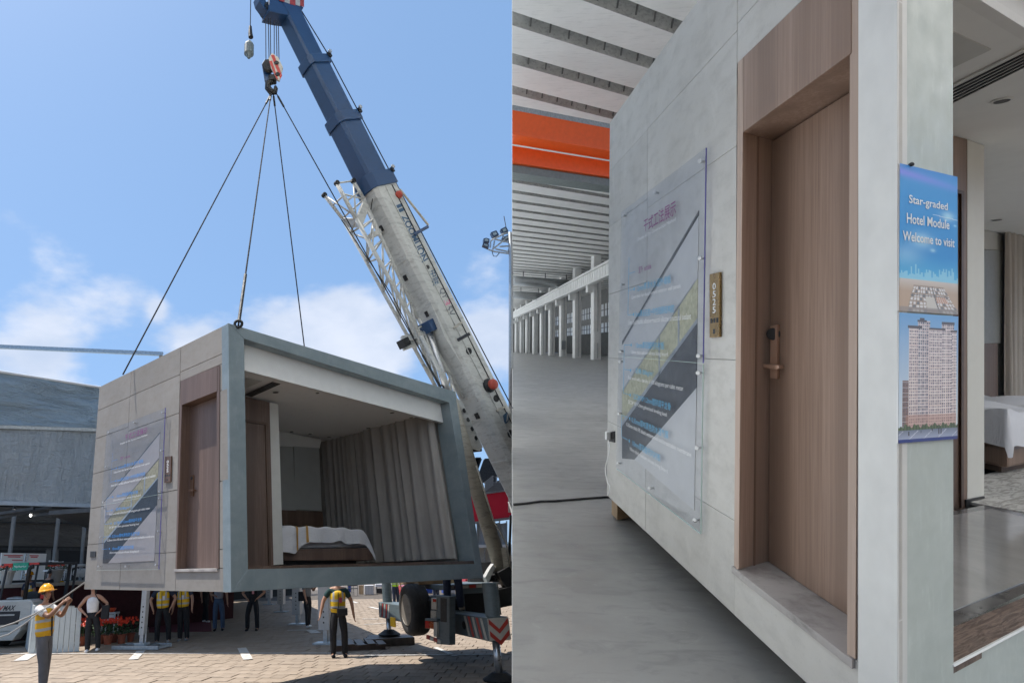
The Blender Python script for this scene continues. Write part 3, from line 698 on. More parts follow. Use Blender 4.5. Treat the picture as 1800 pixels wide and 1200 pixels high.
# painted frame round the open side
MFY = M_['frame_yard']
i_tl, i_tr, i_br, i_bl = (429, 595), (789.5, 707), (835.5, 990.5), (436, 1000)
def fpl(px, t0=-.16, t1=0.004): return MB().plate(LR, px, t0, t1)
obj('frame_beam', fpl([(402, 568), (800, 688), i_tr, i_tl]), MFY, parent=mod, bevel=.003)
obj('frame_beam', fpl([i_bl, i_br, (850, 1015), (407, 1040)]), MFY, parent=mod, bevel=.003)
obj('frame_post', fpl([(402, 568), i_tl, i_bl, (407, 1040)], t1=.001), MFY, parent=mod, bevel=.003)
obj('frame_post', fpl([i_tr, (800, 688), (850, 1015), i_br], t0=-.34, t1=.001), MFY, parent=mod, bevel=.003)
obj('corner_bead', MB().prism([FQ[1] + LF.e * .006, FQ[2] + LF.e * .006, FQ[2] + LF.e * .006 + dv * .03, FQ[1] + LF.e * .006 + dv * .03], -LR.e * .04), MFY, parent=mod)
# shell: far side, rear, roof and floor slabs
Cq = RQ[1]; Cb = RQ[2]; Al, Ab = FQ[0], FQ[3]
Rt = Cq + (Al - T); Rb = Cb + (Ab - Bq)
cm = M_['facade_yard']
obj('side_wall', MB().prism([Cq - dv * .002 + du * .35, Rt - dv * .002, Rb - dv * .002, Cb - dv * .002 + du * .35], -dv * .12), M_['offwhite'], parent=mod)
obj('rear_wall', MB().prism([Al + dv * .13 - du * .002, Rt - dv * .13 - du * .002, Rb - dv * .13 - du * .002, Ab + dv * .13 - du * .002], -du * .10), M_['offwhite'], parent=mod)
obj('roof_slab', MB().prism([p - eg * .03 for p in (T + dv * .13 + du * .17, Cq - dv * .13 + du * .17, Rt - dv * .13 - du * .11, Al + dv * .13 - du * .11)], -eg * .12), M_['steel'], parent=mod)
obj('floor_slab', MB().prism([p + eg * .01 for p in (Bq + dv * .03 + du * .02, Cb - dv * .05 + du * .02, Rb - dv * .05 - du * .05, Ab + dv * .03 - du * .05)], eg * .14), M_['dark'], parent=mod)
# white fascia, ceiling
fas = LR.shift(-.20)
obj('ceiling_fascia', MB().plate(fas, [(429, 592), (788, 700), (783.5, 743.6), (429, 650.5)], -.08, 0), M_['white'], parent=mod)
cz = Plane(fas.at(429, 650.5, -.0), eg)
sideP = Plane(Cb - dv * .13, dv)
_p0, _p1 = cz.at(429, 650.5), cz.at(783.5, 743.6)
rear = Plane(Ab - du * .11, du)
def inC(p): return p
M_ceil = simple('matt_ceiling', (0.88, 0.88, 0.87), 0.8, amt=0.02)
obj('ceiling', MB().prism([_p0 - dv * .2, _p1 + dv * .35, _p1 + dv * .35 + du * 3.3, _p0 - dv * .2 + du * 3.3], eg * .04), M_ceil, parent=mod)
def ceilpt(px, py, o=-.002): return cz.at(px, py) + eg * o
fz = Plane(LR.at(*i_bl, -.16), eg)                                    # finished floor
f0, f1 = fz.at(436, 1000.5), LR.shift(-.16).at(835, 991)
f1 = f0 + (f1 - f0)
obj('wood_floor', MB().prism([f0 - dv * .1, f1, f1 + du * 3.2, f0 - dv * .1 + du * 3.2], -eg * .03), M_['wood_dark'], parent=mod)
# bathroom partition with the inner door (parallel to the open side)
pp = Plane(cz.at(431, 697), LR.n, LR.e)
Q = lambda l: MB().plate(pp, l, -.06, 0)
obj('timber_wall_panel', Q([(420, 695), (474, 706.5), (481, 996), (424, 999)]), M_['wood_yard'], parent=mod)
obj('inner_door_frame', MB().plate(pp, [(432, 737), (470.5, 742.5), (477, 996), (473, 996), (466.5, 746.5), (432, 741)], -.01, .03), M_['wood_dark'], parent=mod)
obj('inner_door', MB().plate(pp, [(420, 740), (466, 746.5), (472, 996), (424, 998.5)], -.01, .012), M_['wood_yard'], parent=mod)
obj('wall_end', MB().plate(pp, [(474, 706.5), (489, 710), (498, 991), (481, 992.5)], -.12, .004), M_['offwhite'], parent=mod)
# wardrobe wall and headboard at the back of the bedroom
bp_ = Plane(cz.at(492, 762), LR.n, LR.e)
obj('wall_above_wardrobe', MB().plate(bp_, [(480, 755), (565, 772), (562, 788), (480, 783)], -.05, 0), M_['offwhite'], parent=mod)
for a, b, k in ((482, 516.3, 0), (517, 562, 1)):
    obj('wardrobe_panel', MB().plate(bp_, [(a, 783 + k), (b - 1, 786 + k), (b + 4, 898), (a + 2, 895)], -.05, .01), M_['grey_wall'], parent=mod)
obj('headboard', MB().plate(bp_, [(483, 895.5), (567, 898.5), (570, 945), (485, 945)], -.05, .04), M_['wood_dark'], parent=mod)
obj('wall_base', MB().plate(bp_, [(483, 945), (570, 945), (572, 996), (488, 996)], -.05, .02), M_['wood_dark'], parent=mod)
# ceiling fittings
def onceil(px): return [ceilpt(*q) for q in px]
zz = lambda x, y: (400 + x / 2.308, 540 + y / 2.308)
obj('access_hatch', MB().prism(onceil([zz(72, 284), zz(142, 297), zz(72, 327)]), eg * -.006), M_['offwhite'], parent=mod)
vent = obj('ceiling_vent', MB().prism(onceil([zz(70, 352), zz(190, 298), zz(222, 305), zz(100, 362)]), eg * -.008), M_['white'], parent=mod)
for k in range(5):
    a0, b0 = onceil([zz(74 + k * 5, 352 + k * 1.4), zz(186 + k * 6, 301 + k * 1.3)]); obj('louvre', MB().bar(a0 - eg * .012, b0 - eg * .012, .03, .012), M_['dark'], parent=vent)
for x, y, r in ((195, 342, .05), (365, 345, .03), (668, 425, .045), (745, 445, .04), (571, 488, .05), (260, 502, .04), (335, 510, .04), (412, 524, .04)):
    p = ceilpt(*zz(x, y)); d = obj('downlight', MB().lathe(p, -eg, ((r * 1.25, 0), (r * 1.25, .008), (r, .009)), 16), M_['white'], parent=mod)
    obj('downlight_cup', MB().lathe(p - eg * .0095, -eg, ((r * .95, 0), (r * .9, .003)), 16), M_['black'], parent=d)
# curtains along the window side
MC = Mat('grey_beige_curtain', (0.34, 0.325, 0.31), 0.9); MC.vary(.06, 3, 5, 0.1, 150); M_cur = MC.m
cpl = Plane(LR.shift(-.26).at(783.5, 900) + dv * .06, dv); cpl.n = dv.normalized()
def curtain(parent, a0, a1, folds, amp, pbase, direc, nrm, topz, botz, phase, name='curtain', flare=None):
    """a pleated cloth from a0 to a1 along direc"""
    def fn(s, t):
        x = a0 + (a1 - a0) * s; w = math.sin(s * folds * 2 * math.pi + phase + 1.3 * math.sin(s * 11 + phase) + .35 * math.sin(t * 3 + s * 20)) * amp * (.75 + .4 * math.sin(s * 17 + phase)) * (0.75 + .35 * t) + math.sin(s * folds * 4.3 + t * 2) * amp * .25
        if flare: x += flare(s, t)
        p = pbase + direc * (x + math.sin(s * folds * 4 * math.pi) * amp * .2) + nrm * w
        return p + eg_ * (topz + (botz - topz) * t)
    eg_ = root_up[0]
    return obj(name, MB().grid(fn, int(folds * 12), 14), M_cur, parent=parent, smooth=True)
root_up = [eg]
near_t = cpl.at(783.5, 900); pt0 = V(near_t); pt0 = pt0 - eg * (pt0 - fz.p).dot(eg)
Hc = (cz.p - fz.p).dot(eg)
far_x = (cpl.at(560, 900) - pt0).dot(du); mid_x = (cpl.at(656, 900) - pt0).dot(du)
curtain(mod, 0.0, mid_x + .05, 8, .055, pt0, du, dv, Hc - .005, -.07, .4, flare=lambda s, t: -(1 - s) * .07 * t ** 2)
curtain(mod, mid_x - .02, far_x, 11, .045, pt0 + dv * .10, du, dv, Hc - .005, -.07, 1.4)
# window wall behind the curtain closes the side; a skirting of dark floor edge at the front
obj('floor_edge', MB().plate(LR.shift(-.0), [(436, 995), (835, 985), (835.5, 991), (436, 1000.5)], -.17, -.02), M_['wood_dark'], parent=mod)
# ---- bed in the hanging module
def sheet_mat(name, c):
    m = Mat(name, c, 0.8); w = m.noise(2.6, 6, 0.6, m.co((1, 1, 1)), dist=1.5); m.base(m.mix(m.rng(w, .3, .7), tuple(x * .94 for x in c), c)); m.bump(w, 0.55, 0.05); return m.m
M_sheet = sheet_mat('white_bed_linen', (0.72, 0.73, 0.78))
M_gold = simple('gold_stripe_fabric', (0.48, 0.27, 0.07), 0.7)
bedY = thing('bed', 'bed with white duvet and gold striped runner in the hanging module', 'bed', fz.at(540, 996), 'yard', rz=math.atan2(dv.y, dv.x))
bpl = Plane(fz.p + du * 0.0 + (fz.at(545, 997) - fz.p) * 0 + du * 1.25, LR.n, LR.e)   # near long side of the bed, parallel to the opening
b_tl, b_tr, b_br, b_bl = [bpl.at(*q) for q in ((500, 965), (655.5, 962), (656, 984), (500, 985))]
obj('bed_base', MB().prism([b_tl, b_tr, b_br, b_bl], du * 1.25), M_['wood_yard'], parent=bedY, bevel=.01)
obj('bed_plinth', MB().prism([bpl.at(x, y) + du * .08 for x, y in ((500, 984), (632, 984), (632, 991), (500, 992))], du * 1.0), M_['black'], parent=bedY)
Ld = (b_tr - b_tl).length
def duvet(s, t):
    # t 0 far side ... 1 hem on the near side; s along the bed from the head
    top = min(t / .72, 1); hang = max(t - .72, 0) / .28; ex = max(s - .90, 0) / .10
    u_ = 1.22 - 1.27 * top
    z_ = .34 - .07 * max(s - .6, 0) / .4 + .03 * math.sin(s * 8 + 1) * math.sin(top * 3.1) + .012 * math.sin(s * 33 + t * 7) - (.24 + .15 * (1 - min(max((s - .12) / .16, 0), 1)) + .012 * math.sin(s * 19)) * hang ** 1.2 - .42 * ex ** 1.6 * (1 - .4 * hang)
    return b_tl + dv * (Ld * (s * 1.02 - .04) + .03 * ex) + du * (u_ - .03 * math.sin(s * 25) * hang) + eg * z_
obj('duvet', MB().grid(duvet, 40, 24), M_sheet, parent=bedY, smooth=True)
obj('mattress', MB().prism([b_tl + eg * .01 + du * .06 + dv * .02, b_tr + eg * .01 + du * .06 - dv * .08, b_tr + eg * .20 + du * .06 - dv * .08, b_tl + eg * .22 + du * .06 + dv * .02], du * 1.15), M_sheet, parent=bedY, bevel=.04)
for s in (.14, .24):
    obj('runner_stripe', MB().grid(lambda a, t: duvet(s + a * .02, t) + eg * .008 + LR.e * .008, 2, 24), M_gold, parent=bedY, smooth=True)
def pillow(o, ax, ay, az, name, parent, mat):
    vs = MB()
    def fn(s, t):
        th = s * 2 * math.pi; ph = (t - .5) * math.pi; sg = lambda v, p: math.copysign(abs(v) ** p, v)
        return o + ax * (sg(math.cos(th), .55) * math.cos(ph)) + ay * (sg(math.sin(th), .55) * math.cos(ph)) + az * (math.sin(ph) * (.8 + .2 * math.cos(th * 2)))
    return obj(name, vs.grid(fn, 24, 12), mat, parent=parent, smooth=True)
pillow(bpl.at(503, 925) + du * .5, dv * .16, du * .32, eg * .22, 'pillow', bedY, M_sheet)
pillow(bpl.at(512, 936) + du * .45, dv * .30, du * .34, eg * .10, 'pillow', bedY, M_sheet)
for k in range(2):
    o = bpl.at(506, 922 + 9 * k) + du * .18; obj('runner_stripe', MB().grid(lambda a, t: o + dv * (a * .36 - .08) - eg * (.12 * a * a + .03 * t) - du * (.02 - .02 * a), 8, 1), M_gold, parent=bedY)
# ---------------------------------------------------------------- module standing in the hall
hdu, hdv = (HR @ V((.183, 1, 0))).normalized(), (HR @ V((2.05, 1, 0))).normalized()
HT = hdeep(1580, 300, 1.85); hup = (HR @ V((0, 0, 1))).normalized()
hLF = Plane(HT, hup.cross(hdu)); hLF.n = hLF.n if hLF.n.dot(CAM - HT) > 0 else -hLF.n; hLF.e = -hdv
hLR = Plane(HT, hup.cross(hdv)); hLR.n = hLR.n if hLR.n.dot(CAM - HT) > 0 else -hLR.n; hLR.e = -hdu
_fb = hLF.at(1067, 870); _nb = Plane(_fb, hup).meet(HT, hup)               # bottom edge level
_ft = hLF.at(1072, 216); _nt = Plane(_ft, hup).meet(HT, hup)
_fbb = Plane(_fb, hup)
hF = [_ft, _nt, _nb, _fb]
hmod = thing('hotel_module', 'pale grey hotel room module in the hall with walnut door and two corner posters', 'building', _nb, 'hall', rz=math.atan2(1, 2.05))
hz = lambda x, y: (1070 + x / 1.714, 250 + y / 1.714)
MWH = M_['wood_hall']
cH = dict(frame='hall', hall=True, s1=.30, gap=.0022, mwall=M_['facade_hall'], mcase=M_['wood_hall_pale'], mwood=MWH, mhandle=M_['rose'], mblue=M_tb2, mplate=M_['brass'],
    door=((1297, 110), (1511, -97), (1503, 1158), (1290, 994)), opening=((1305.5, 233), (1496, 94), (1491, 1149), (1298.5, 1000)), leaf=((1356, 250),),
    handle=((1353.5, 573), (1366, 570), (1366, 666), (1353, 664)), reader=(1359, 587, 1.0), lever=((1343, 643), (1366, 645), 8),
    strips=[('lining_board', [hz(40, 612), hz(271, 208), hz(268, 408), hz(40, 748)], M_layer_h), ('insulation', [hz(40, 748), hz(268, 408), hz(266, 545), hz(40, 852)], Mat('pale_rock_wool', (0.50, 0.48, 0.33), 0.95).vary(0.2, 30, 6, 0.4, 90).m),
            ('membrane', [hz(40, 855), hz(266, 545), hz(264, 740), hz(78, 955), hz(40, 952)], M_mem_h), ('inner_board', [hz(264, 740), hz(257, 1108), hz(78, 955)], M_layer_h),
            ('layer_edge', [hz(40, 600), hz(271, 206), hz(271, 222), hz(40, 614)], M_mem_h), ('layer_edge', [hz(40, 745), hz(268, 404), hz(268, 410), hz(40, 752)], M_['steel']),
            ('steel_keel', [hz(40, 840), hz(266, 530), hz(266, 546), hz(40, 856)], M_['steel']), ('steel_keel', [hz(208, 505), hz(213, 498), hz(213, 610), hz(208, 617)], M_['steel']), ('steel_keel', [hz(150, 590), hz(154, 584), hz(154, 700), hz(150, 706)], M_['steel'])],
    stand=.035, sign=((1092, 373), (1240, 260), (1230.5, 937), (1083, 823)), plate=((1247, 482), (1264.5, 478), (1264, 592), (1247, 593.5)),
    socket=((1069.5, 760), (1080, 757.5), (1080, 777.5), (1069, 775)),
    signlabel='clear acrylic sign explaining wall layers on the module in the hall', platelabel='brass 0525 plate between the acrylic sign and the walnut door')
facade(hmod, hF, hLF, hup, cH)
MFH = M_['frame_hall']
def up_(px, py): return hLR.at(px, py)
def hq(pl, xs, t0, t1, ztop=None):
    return MB().plate(pl, xs, t0, t1)
topz = Plane(_nt, hup); botz = Plane(_nb, hup)
def vert(px, pl=hLR, lo=True):                      # foot / head of a vertical at image column px (read at y=600) on a plane
    p = pl.at(px, 600); return (botz if lo else topz).meet(p, hup)
# corner strip, then the painted post
c0, c1, c2 = vert(1577.3), vert(1595), vert(1677.5)
t0_, t1_, t2_ = vert(1577.3, lo=False), vert(1595, lo=False), vert(1677.5, lo=False)
obj('corner_bead', MB().prism([c0 + hdu * 0, c1, t1_, t0_], hdu * .18), simple('pale_corner_strip', (.66, .66, .64), .5, amt=.06), parent=hmod, bevel=.002)
obj('frame_post', MB().prism([c1 + hdv * .002 + hdu * .004, c2 + hdu * .004, t2_ + hdu * .004, t1_ + hdv * .002 + hdu * .004], hdu * .16), MFH, parent=hmod, bevel=.002)
L2 = 9.2; a_, b_ = hLR.at(1678, 1170), hLR.at(1800, 1105)
fb0 = Plane(a_, hup).meet(c2, hup)
obj('frame_beam', MB().prism([c2 + hdu * .006, c2 + hdv * L2, fb0 + hdv * L2, fb0 + hdu * .006], hdu * .16), MFH, parent=hmod, bevel=.002)
obj('frame_beam', MB().prism([t2_, t2_ + hdv * L2, t2_ + hdv * L2 - hup * .25, t2_ - hup * .25], hdu * .16), MFH, parent=hmod, bevel=.002)
e1 = c0 + hdv * L2; e1t = t0_ + hdv * L2; e2, e2t = _fb + hdv * L2, _ft + hdv * L2
obj('frame_post', MB().prism([e1 - hdv * .3, e1, e1t, e1t - hdv * .3], hdu * .3), MFH, parent=hmod)
obj('side_window', MB().prism([e1 + hdu * .3, e2, e2t, e1t + hdu * .3], -hdv * .012), M_ac, parent=hmod)
obj('rear_wall', MB().prism([_fb + hdv * .14, e2 - hdv * .13, e2t - hdv * .13, _ft + hdv * .14], -hdu * .1), M_['offwhite'], parent=hmod)
obj('roof_slab', MB().prism([p - hup * .02 for p in (_nt + hdv * .14 + hdu * .2, e1t - hdv * .13 + hdu * .2, e2t - hdv * .13 - hdu * .11, _ft + hdv * .14 - hdu * .11)], -hup * .12), M_['steel'], parent=hmod)
obj('floor_slab', MB().prism([p + hup * .01 for p in (_nb + hdv * .14 + hdu * .17, e1 - hdv * .13 + hdu * .17, e2 - hdv * .13 - hdu * .11, _fb + hdv * .14 - hdu * .11)], hup * .12), M_['dark'], parent=hmod)
for nm, k in (('support_block', 0),):
    pass
fasH = hLR.shift(-.22); czH = Plane(fasH.at(1722, 0), hup); fzH = Plane(a_, hup)
s0 = czH.meet(fasH.at(1500, 0), hup); 
def onc(px, py): return czH.at(px, py)
base = czH.meet(vert(1640, fasH), hup)
obj('ceiling_fascia', MB().prism([base, base + hdv * 8.6, base + hdv * 8.6 + hup * .5, base + hup * .5], hdu * .06), M_['white'], parent=hmod)
obj('ceiling', MB().prism([base + hup * .003, base + hdv * 8.6 + hup * .003, base + hdv * 8.6 + hdu * 2.95 + hup * .003, base + hdu * 2.95 + hup * .003], hup * .04), M_ceil, parent=hmod)
def cpatch(pts, th): return MB().prism([onc(*q) for q in pts], -hup * th)
obj('access_hatch', cpatch([(1672, 53), (1742, 86), (1672, 119)], .006), M_['offwhite'], parent=hmod)
hv = obj('ceiling_vent', cpatch([(1670, 150), (1830, 70), (1830, 102), (1670, 182)], .010), M_['white'], parent=hmod)
for k in range(5):
    y_ = 152 + k * 5.6; obj('louvre', MB().bar(onc(1672, y_ + 3) - hup * .013, onc(1828, y_ - 75) - hup * .013, .012, .008), M_['black'], parent=hv)
for x, y, r in ((1761, 176.5, .038), (1753, 386, .042)):
    p = onc(x, y); d = obj('downlight', MB().lathe(p, -hup, ((r * 1.25, 0), (r * 1.25, .006), (r, .007)), 20), M_['white'], parent=hmod)
    obj('downlight_cup', MB().lathe(p - hup * .0075, -hup, ((r * .95, 0), (r * .9, .002)), 20), M_['black'], parent=d)
# lower bedroom ceiling step
stp = Plane(czH.at(1730, 257), hLR.n, hLR.e)
# partition with inner door
ppH = Plane(czH.at(1715, 251), hLR.n, hLR.e)
Qh = lambda l, t0=-.05, t1=0.0: MB().plate(ppH, l, t0, t1)
obj('timber_wall_panel', Qh([(1650, 233), (1700, 245), (1700, 892), (1650, 905)]), MWH, parent=hmod)
obj('inner_door_frame', Qh([(1660, 327), (1695, 336), (1694, 893), (1690, 893), (1690.5, 341), (1660, 333)], -.01, .03), M_['wood_dark'], parent=hmod)
obj('inner_door', Qh([(1655, 333), (1689, 342), (1688, 893), (1655, 900)], -.01, .012), M_['wood_dark'], parent=hmod)
obj('wall_end', Qh([(1700.5, 245), (1730, 256.5), (1730, 885), (1700.5, 891)], -.14, .003), simple('cream_wall', (.70, .69, .64), .6, amt=.02), parent=hmod)
obj('skirting', Qh([(1699, 878), (1731, 872), (1731.3, 886), (1699, 892)], -.02, .015), M_['black'], parent=hmod)
bkH = Plane(czH.at(1745, 407), hLR.n, hLR.e)
Qb = lambda l, t0=-.05, t1=0.0: MB().plate(bkH, l, t0, t1)
obj('wall_above_wardrobe', Qb([(1715, 402), (1762, 411), (1762, 440), (1715, 437)]), M_['offwhite'], parent=hmod)
obj('wardrobe_panel', Qb([(1715, 437.5), (1762, 440.5), (1762, 603), (1715, 603)], -.05, .02), M_['grey_wall'], parent=hmod)
obj('headboard', Qb([(1715, 603.5), (1754, 603.5), (1754, 720), (1715, 720)], -.05, .04), wood('mid_brown_headboard', (.17, .11, .085), (.22, .15, .115)), parent=hmod)
obj('bedroom_wall', Qb([(1750, 400), (2600, 500), (2600, 760), (1750, 740)], -.08, -.03), M_['offwhite'], parent=hmod)
# floors: carpet in the bedroom, polished stone with dark border, timber edge
def fpatch(pts, dz, th=.02): return MB().prism([Plane(fzH.p + hup * dz, hup).at(*q) for q in pts], -hup * th)
carp = Mat('grey_carpet', (0.40, 0.385, 0.36), 0.95); cn = carp.noise(5, 5, 0.6, carp.co((1, 5, 1)), dist=1.2); carp.base(carp.mix(carp.rng(cn, .45, .55), (.30, .285, .265), (.50, .485, .46))); carp.bump(carp.noise(150, 2), .4, .004)
mst = Mat('polished_grey_stone', (0.30, 0.29, 0.28), 0.08); sn = mst.noise(1.8, 8, .65, dist=1.0); mst.base(mst.mix(mst.rng(sn, .3, .7), (.25, .24, .23), (.36, .35, .335)))
msd = Mat('dark_stone_border', (0.11, 0.105, 0.10), 0.12).vary(.25, 6)
wdf = Mat('dark_carved_timber', (0.13, 0.085, 0.06), 0.5); wn_ = wdf.noise(6, 6, .6, wdf.co((1.0, 9, 1)), dist=2.5); wdf.base(wdf.mix(wdf.rng(wn_, .42, .58), (.085, .052, .038), (.20, .14, .105))); wdf.bump(wn_, .5, .006)
obj('carpet', fpatch([(1640, 868), (2600, 640), (2600, 900), (1732, 887)], -.002), carp.m, parent=hmod)
obj('carpet', fpatch([(1640, 860), (1732, 887), (2400, 1010), (2400, 640)], -.004), carp.m, parent=hmod)
obj('stone_border', fpatch([(1640, 905), (1731, 887), (1860, 915), (1860, 1033), (1640, 1115)], .000), msd.m, parent=hmod)
obj('stone_floor', fpatch([(1650, 909), (1742, 893.5), (1860, 923), (1860, 998), (1650, 1082)], .004), mst.m, parent=hmod)
obj('timber_edge', fpatch([(1660, 1108), (1860, 1024), (1860, 1070), (1660, 1176)], .002, .03), wdf.m, parent=hmod)
obj('edge_trim', MB().bar(hLR.at(1676, 1171) + hdu * .003 + hup * .003, hLR.at(1900, 1052) + hdu * .003 + hup * .003, .008, .008), M_['white'], parent=hmod)
# curtain on the window side of the hall module
root_up[0] = hup
HcH = (czH.p - fzH.p).dot(hup)
cwp = Plane(bkH.at(1757, 500), hLR.n, hLR.e); cpt = fzH.meet(cwp.at(1757.5, 500), hup)
M_cur2 = Mat('warm_grey_curtain', (0.50, 0.46, 0.42), 0.9).vary(.05, 3, 5, .1, 150).m
M_cur_s = M_cur; M_cur = M_cur2
curtain(hmod, 0.0, 1.7, 10, .035, cpt - hdu * .10 - hdv * .02, hdv, hdu, HcH - .004, .02, .3)
M_cur = M_cur_s
# bed
bedH = thing('bed', 'bed with rumpled white duvet on a walnut base in the hall module', 'bed', fzH.at(1771, 835), 'hall', rz=math.atan2(1, 2.05))
bc = fzH.at(1771, 836)
bh = (Plane(bc, hLR.n).at(1771, 786) - bc).dot(hup)
obj('bed_base', MB().prism([bc + hup * bh * .25, bc + hdv * 1.9 + hup * bh * .25, bc + hdv * 1.9 + hup * bh, bc + hup * bh], hdu * 1.6), MWH, parent=bedH, bevel=.03)
obj('bed_plinth', MB().prism([bc + hdv * .1 + hdu * .1, bc + hdv * 1.8 + hdu * .1, bc + hdv * 1.8 + hdu * .1 + hup * bh * .25, bc + hdv * .1 + hdu * .1 + hup * bh * .25], hdu * 1.4), M_['wood_dark'], parent=bedH)
obj('mattress', MB().prism([bc + hup * bh + hdv * .03 + hdu * .03, bc + hdv * 1.87 + hup * bh + hdu * .03, bc + hdv * 1.87 + hup * (bh + .2) + hdu * .03, bc + hup * (bh + .2) + hdv * .03 + hdu * .03], hdu * 1.54), M_sheet, parent=bedH, bevel=.04)
def duv(s, t):
    x = -.10 + s * 2.05; y_ = -.08 + t * 1.35; edge = max(0, .06 - (x + .10)) / .06 + max(0, .06 - (y_ + .08)) / .06
    z_ = bh + .27 + .05 * math.sin(s * 9 + t * 4) * math.sin(t * 7 + 1) + .03 * math.sin(s * 23 + t * 11) - min(edge, 1.3) * (.26 + .05 * math.sin(s * 15 + t * 12))
    return bc + hdv * (x + .015 * math.sin(t * 19)) + hdu * (y_ + .015 * math.sin(s * 17)) + hup * z_
obj('duvet', MB().grid(duv, 54, 40), M_sheet, parent=bedH, smooth=True)
pillow(bc + hdv * .45 + hdu * 1.38 + hup * (bh + .26), hdv * .36, hdu * .20, hup * .09, 'pillow', bedH, M_sheet)
pillow(bc + hdv * 1.3 + hdu * 1.36 + hup * (bh + .26), hdv * .36, hdu * .20, hup * .09, 'pillow', bedH, M_sheet)
# armchair beyond the bed
ac = fzH.meet(Plane(bc + hdu * 1.85, hLR.n).at(1792, 700), hup)
arm = thing('armchair', 'cream armchair behind the bed in the hall module', 'armchair', ac, 'hall', rz=math.atan2(1, 2.05))
M_cream = simple('cream_upholstery', (.62, .55, .44), .85, amt=.05, bump=.2)
obj('seat', MB().box(ac + hup * .42, hdv * .30, hdu * .28, hup * .07), M_cream, parent=arm, bevel=.04)
obj('backrest', MB().box(ac + hup * .66 + hdu * .22 , hdv * .30, hdu * .06, hup * .22), M_cream, parent=arm, bevel=.05)
for k, s in enumerate((-1, 1)):
    obj('armrest', MB().box(ac + hup * .55 + hdv * .30 * s, hdv * .05, hdu * .26, hup * .12), M_cream, parent=arm, bevel=.03)
    for t in (-1, 1): obj('leg', MB().bar(ac + hdv * .26 * s + hdu * .22 * t, ac + hdv * .24 * s + hdu * .2 * t + hup * .36, .035), M_['black'], parent=arm)
# ---------------------------------------------------------------- posters on the corner post
def poster(name, label, px, paint, nu, nv):
    """a printed board: a fine grid whose faces carry the printed colours"""
    off = .006; q = [hLR.at(*p, off) for p in px]
    root = thing(name, label, 'poster', q[3], 'hall', rz=math.atan2(1, 2.05))
    obj('board', MB().prism([p - hLR.e * .002 for p in q], -hLR.e * .004), M_['white'], parent=root)
    mb = MB(); mb.grid(lambda s, t: bil(q, s, t), nu, nv)
    o = obj('print', mb, M_print, parent=root)
    at = o.data.color_attributes.new('ink', 'FLOAT_COLOR', 'CORNER'); buf = []
    for j in range(nv):
        for i in range(nu):
            c = paint((i + .5) / nu, (j + .5) / nv); buf += [c[0], c[1], c[2], 1.0] * 4
    at.data.foreach_set('color', buf)
    return root, q
M_print = bpy.data.materials.new('poster_print'); M_print.use_nodes = True
_pn = M_print.node_tree; _a = _pn.nodes.new('ShaderNodeAttribute'); _a.attribute_name = 'ink'; _pn.links.new(_a.outputs['Color'], _pn.nodes['Principled BSDF'].inputs['Base Color'])
_pn.nodes['Principled BSDF'].inputs['Roughness'].default_value = 0.35
def sr(v): return tuple((x / 255) ** 2.2 for x in v)
def mixc_(a, b, t): t = min(max(t, 0), 1); return tuple(x + (y_ - x) * t for x, y_ in zip(a, b))
rs = random.Random(3)
sky_h = [rs.random() ** 2 for _ in range(40)]
def p_top(s, t):
    c = mixc_(sr((62, 150, 218)), sr((40, 140, 212)), t * 1.5)
    g = math.exp(-((t - .05 - .04 * s) / .03) ** 2) * (1 - s * .7); c = mixc_(c, sr((140, 140, 240)), g * .9)
    c = mixc_(c, sr((40, 110, 210)), max(0, .06 - t) * 8)
    for gx, gy, r, k in ((.82, .30, .05, .8), (.36, .50, .08, .7), (.1, .62, .12, .4), (.55, .56, .02, .7), (.78, .33, .012, .8), (.95, .36, .012, .7)):
        c = mixc_(c, sr((190, 235, 255)), k * math.exp(-((s - gx) / (r * 2.2)) ** 2 - ((t - gy) / r * 1.6) ** 2))
    if abs(t - .312 - .02 * (s - .8)) < .0025 and s > .55: c = mixc_(c, (1, 1, 1), .5)
    if t > .60: c = mixc_(c, sr((90, 190, 235)), (t - .60) * 5)
    hz_ = .755 - .075 * sky_h[int(s * 39.9)] - .02 * sky_h[int(s * 13.3) + 20]
    if t > hz_: c = mixc_(c, sr((170, 225, 245)), .65)
    if t > .775:
        c = mixc_(sr((215, 205, 195)), sr((196, 168, 140)), (t - .775) * 12)
        if t > .815:
            v = (t - .815) / .185; u = (s - .5) / (.62 + .5 * v) + .5 - .1 * (v - .5)
            row = int(v * 7); inr = .12 < u < .93
            if inr:
                c = sr((172, 150, 130))
                if (v * 7) % 1 > .25 and (u * 17) % 1 > .3 and not (.42 < u < .62 and v > .42) : c = sr((228, 224, 222)) if (int(u * 17) + row) % 4 else sr((120, 122, 125))
                if .42 < u < .60 and .42 < v < .88: c = sr((215, 208, 198))
                if .63 < u < .85 and .38 < v < .62: c = sr((200, 150, 120)) if (u * 23) % 1 > .4 else sr((220, 205, 195))
                if abs(u - .61) < .012 or abs(v - .38) < .012: c = sr((118, 112, 108))
            if t > .965: c = mixc_(c, sr((150, 140, 135)), .7)
    return c
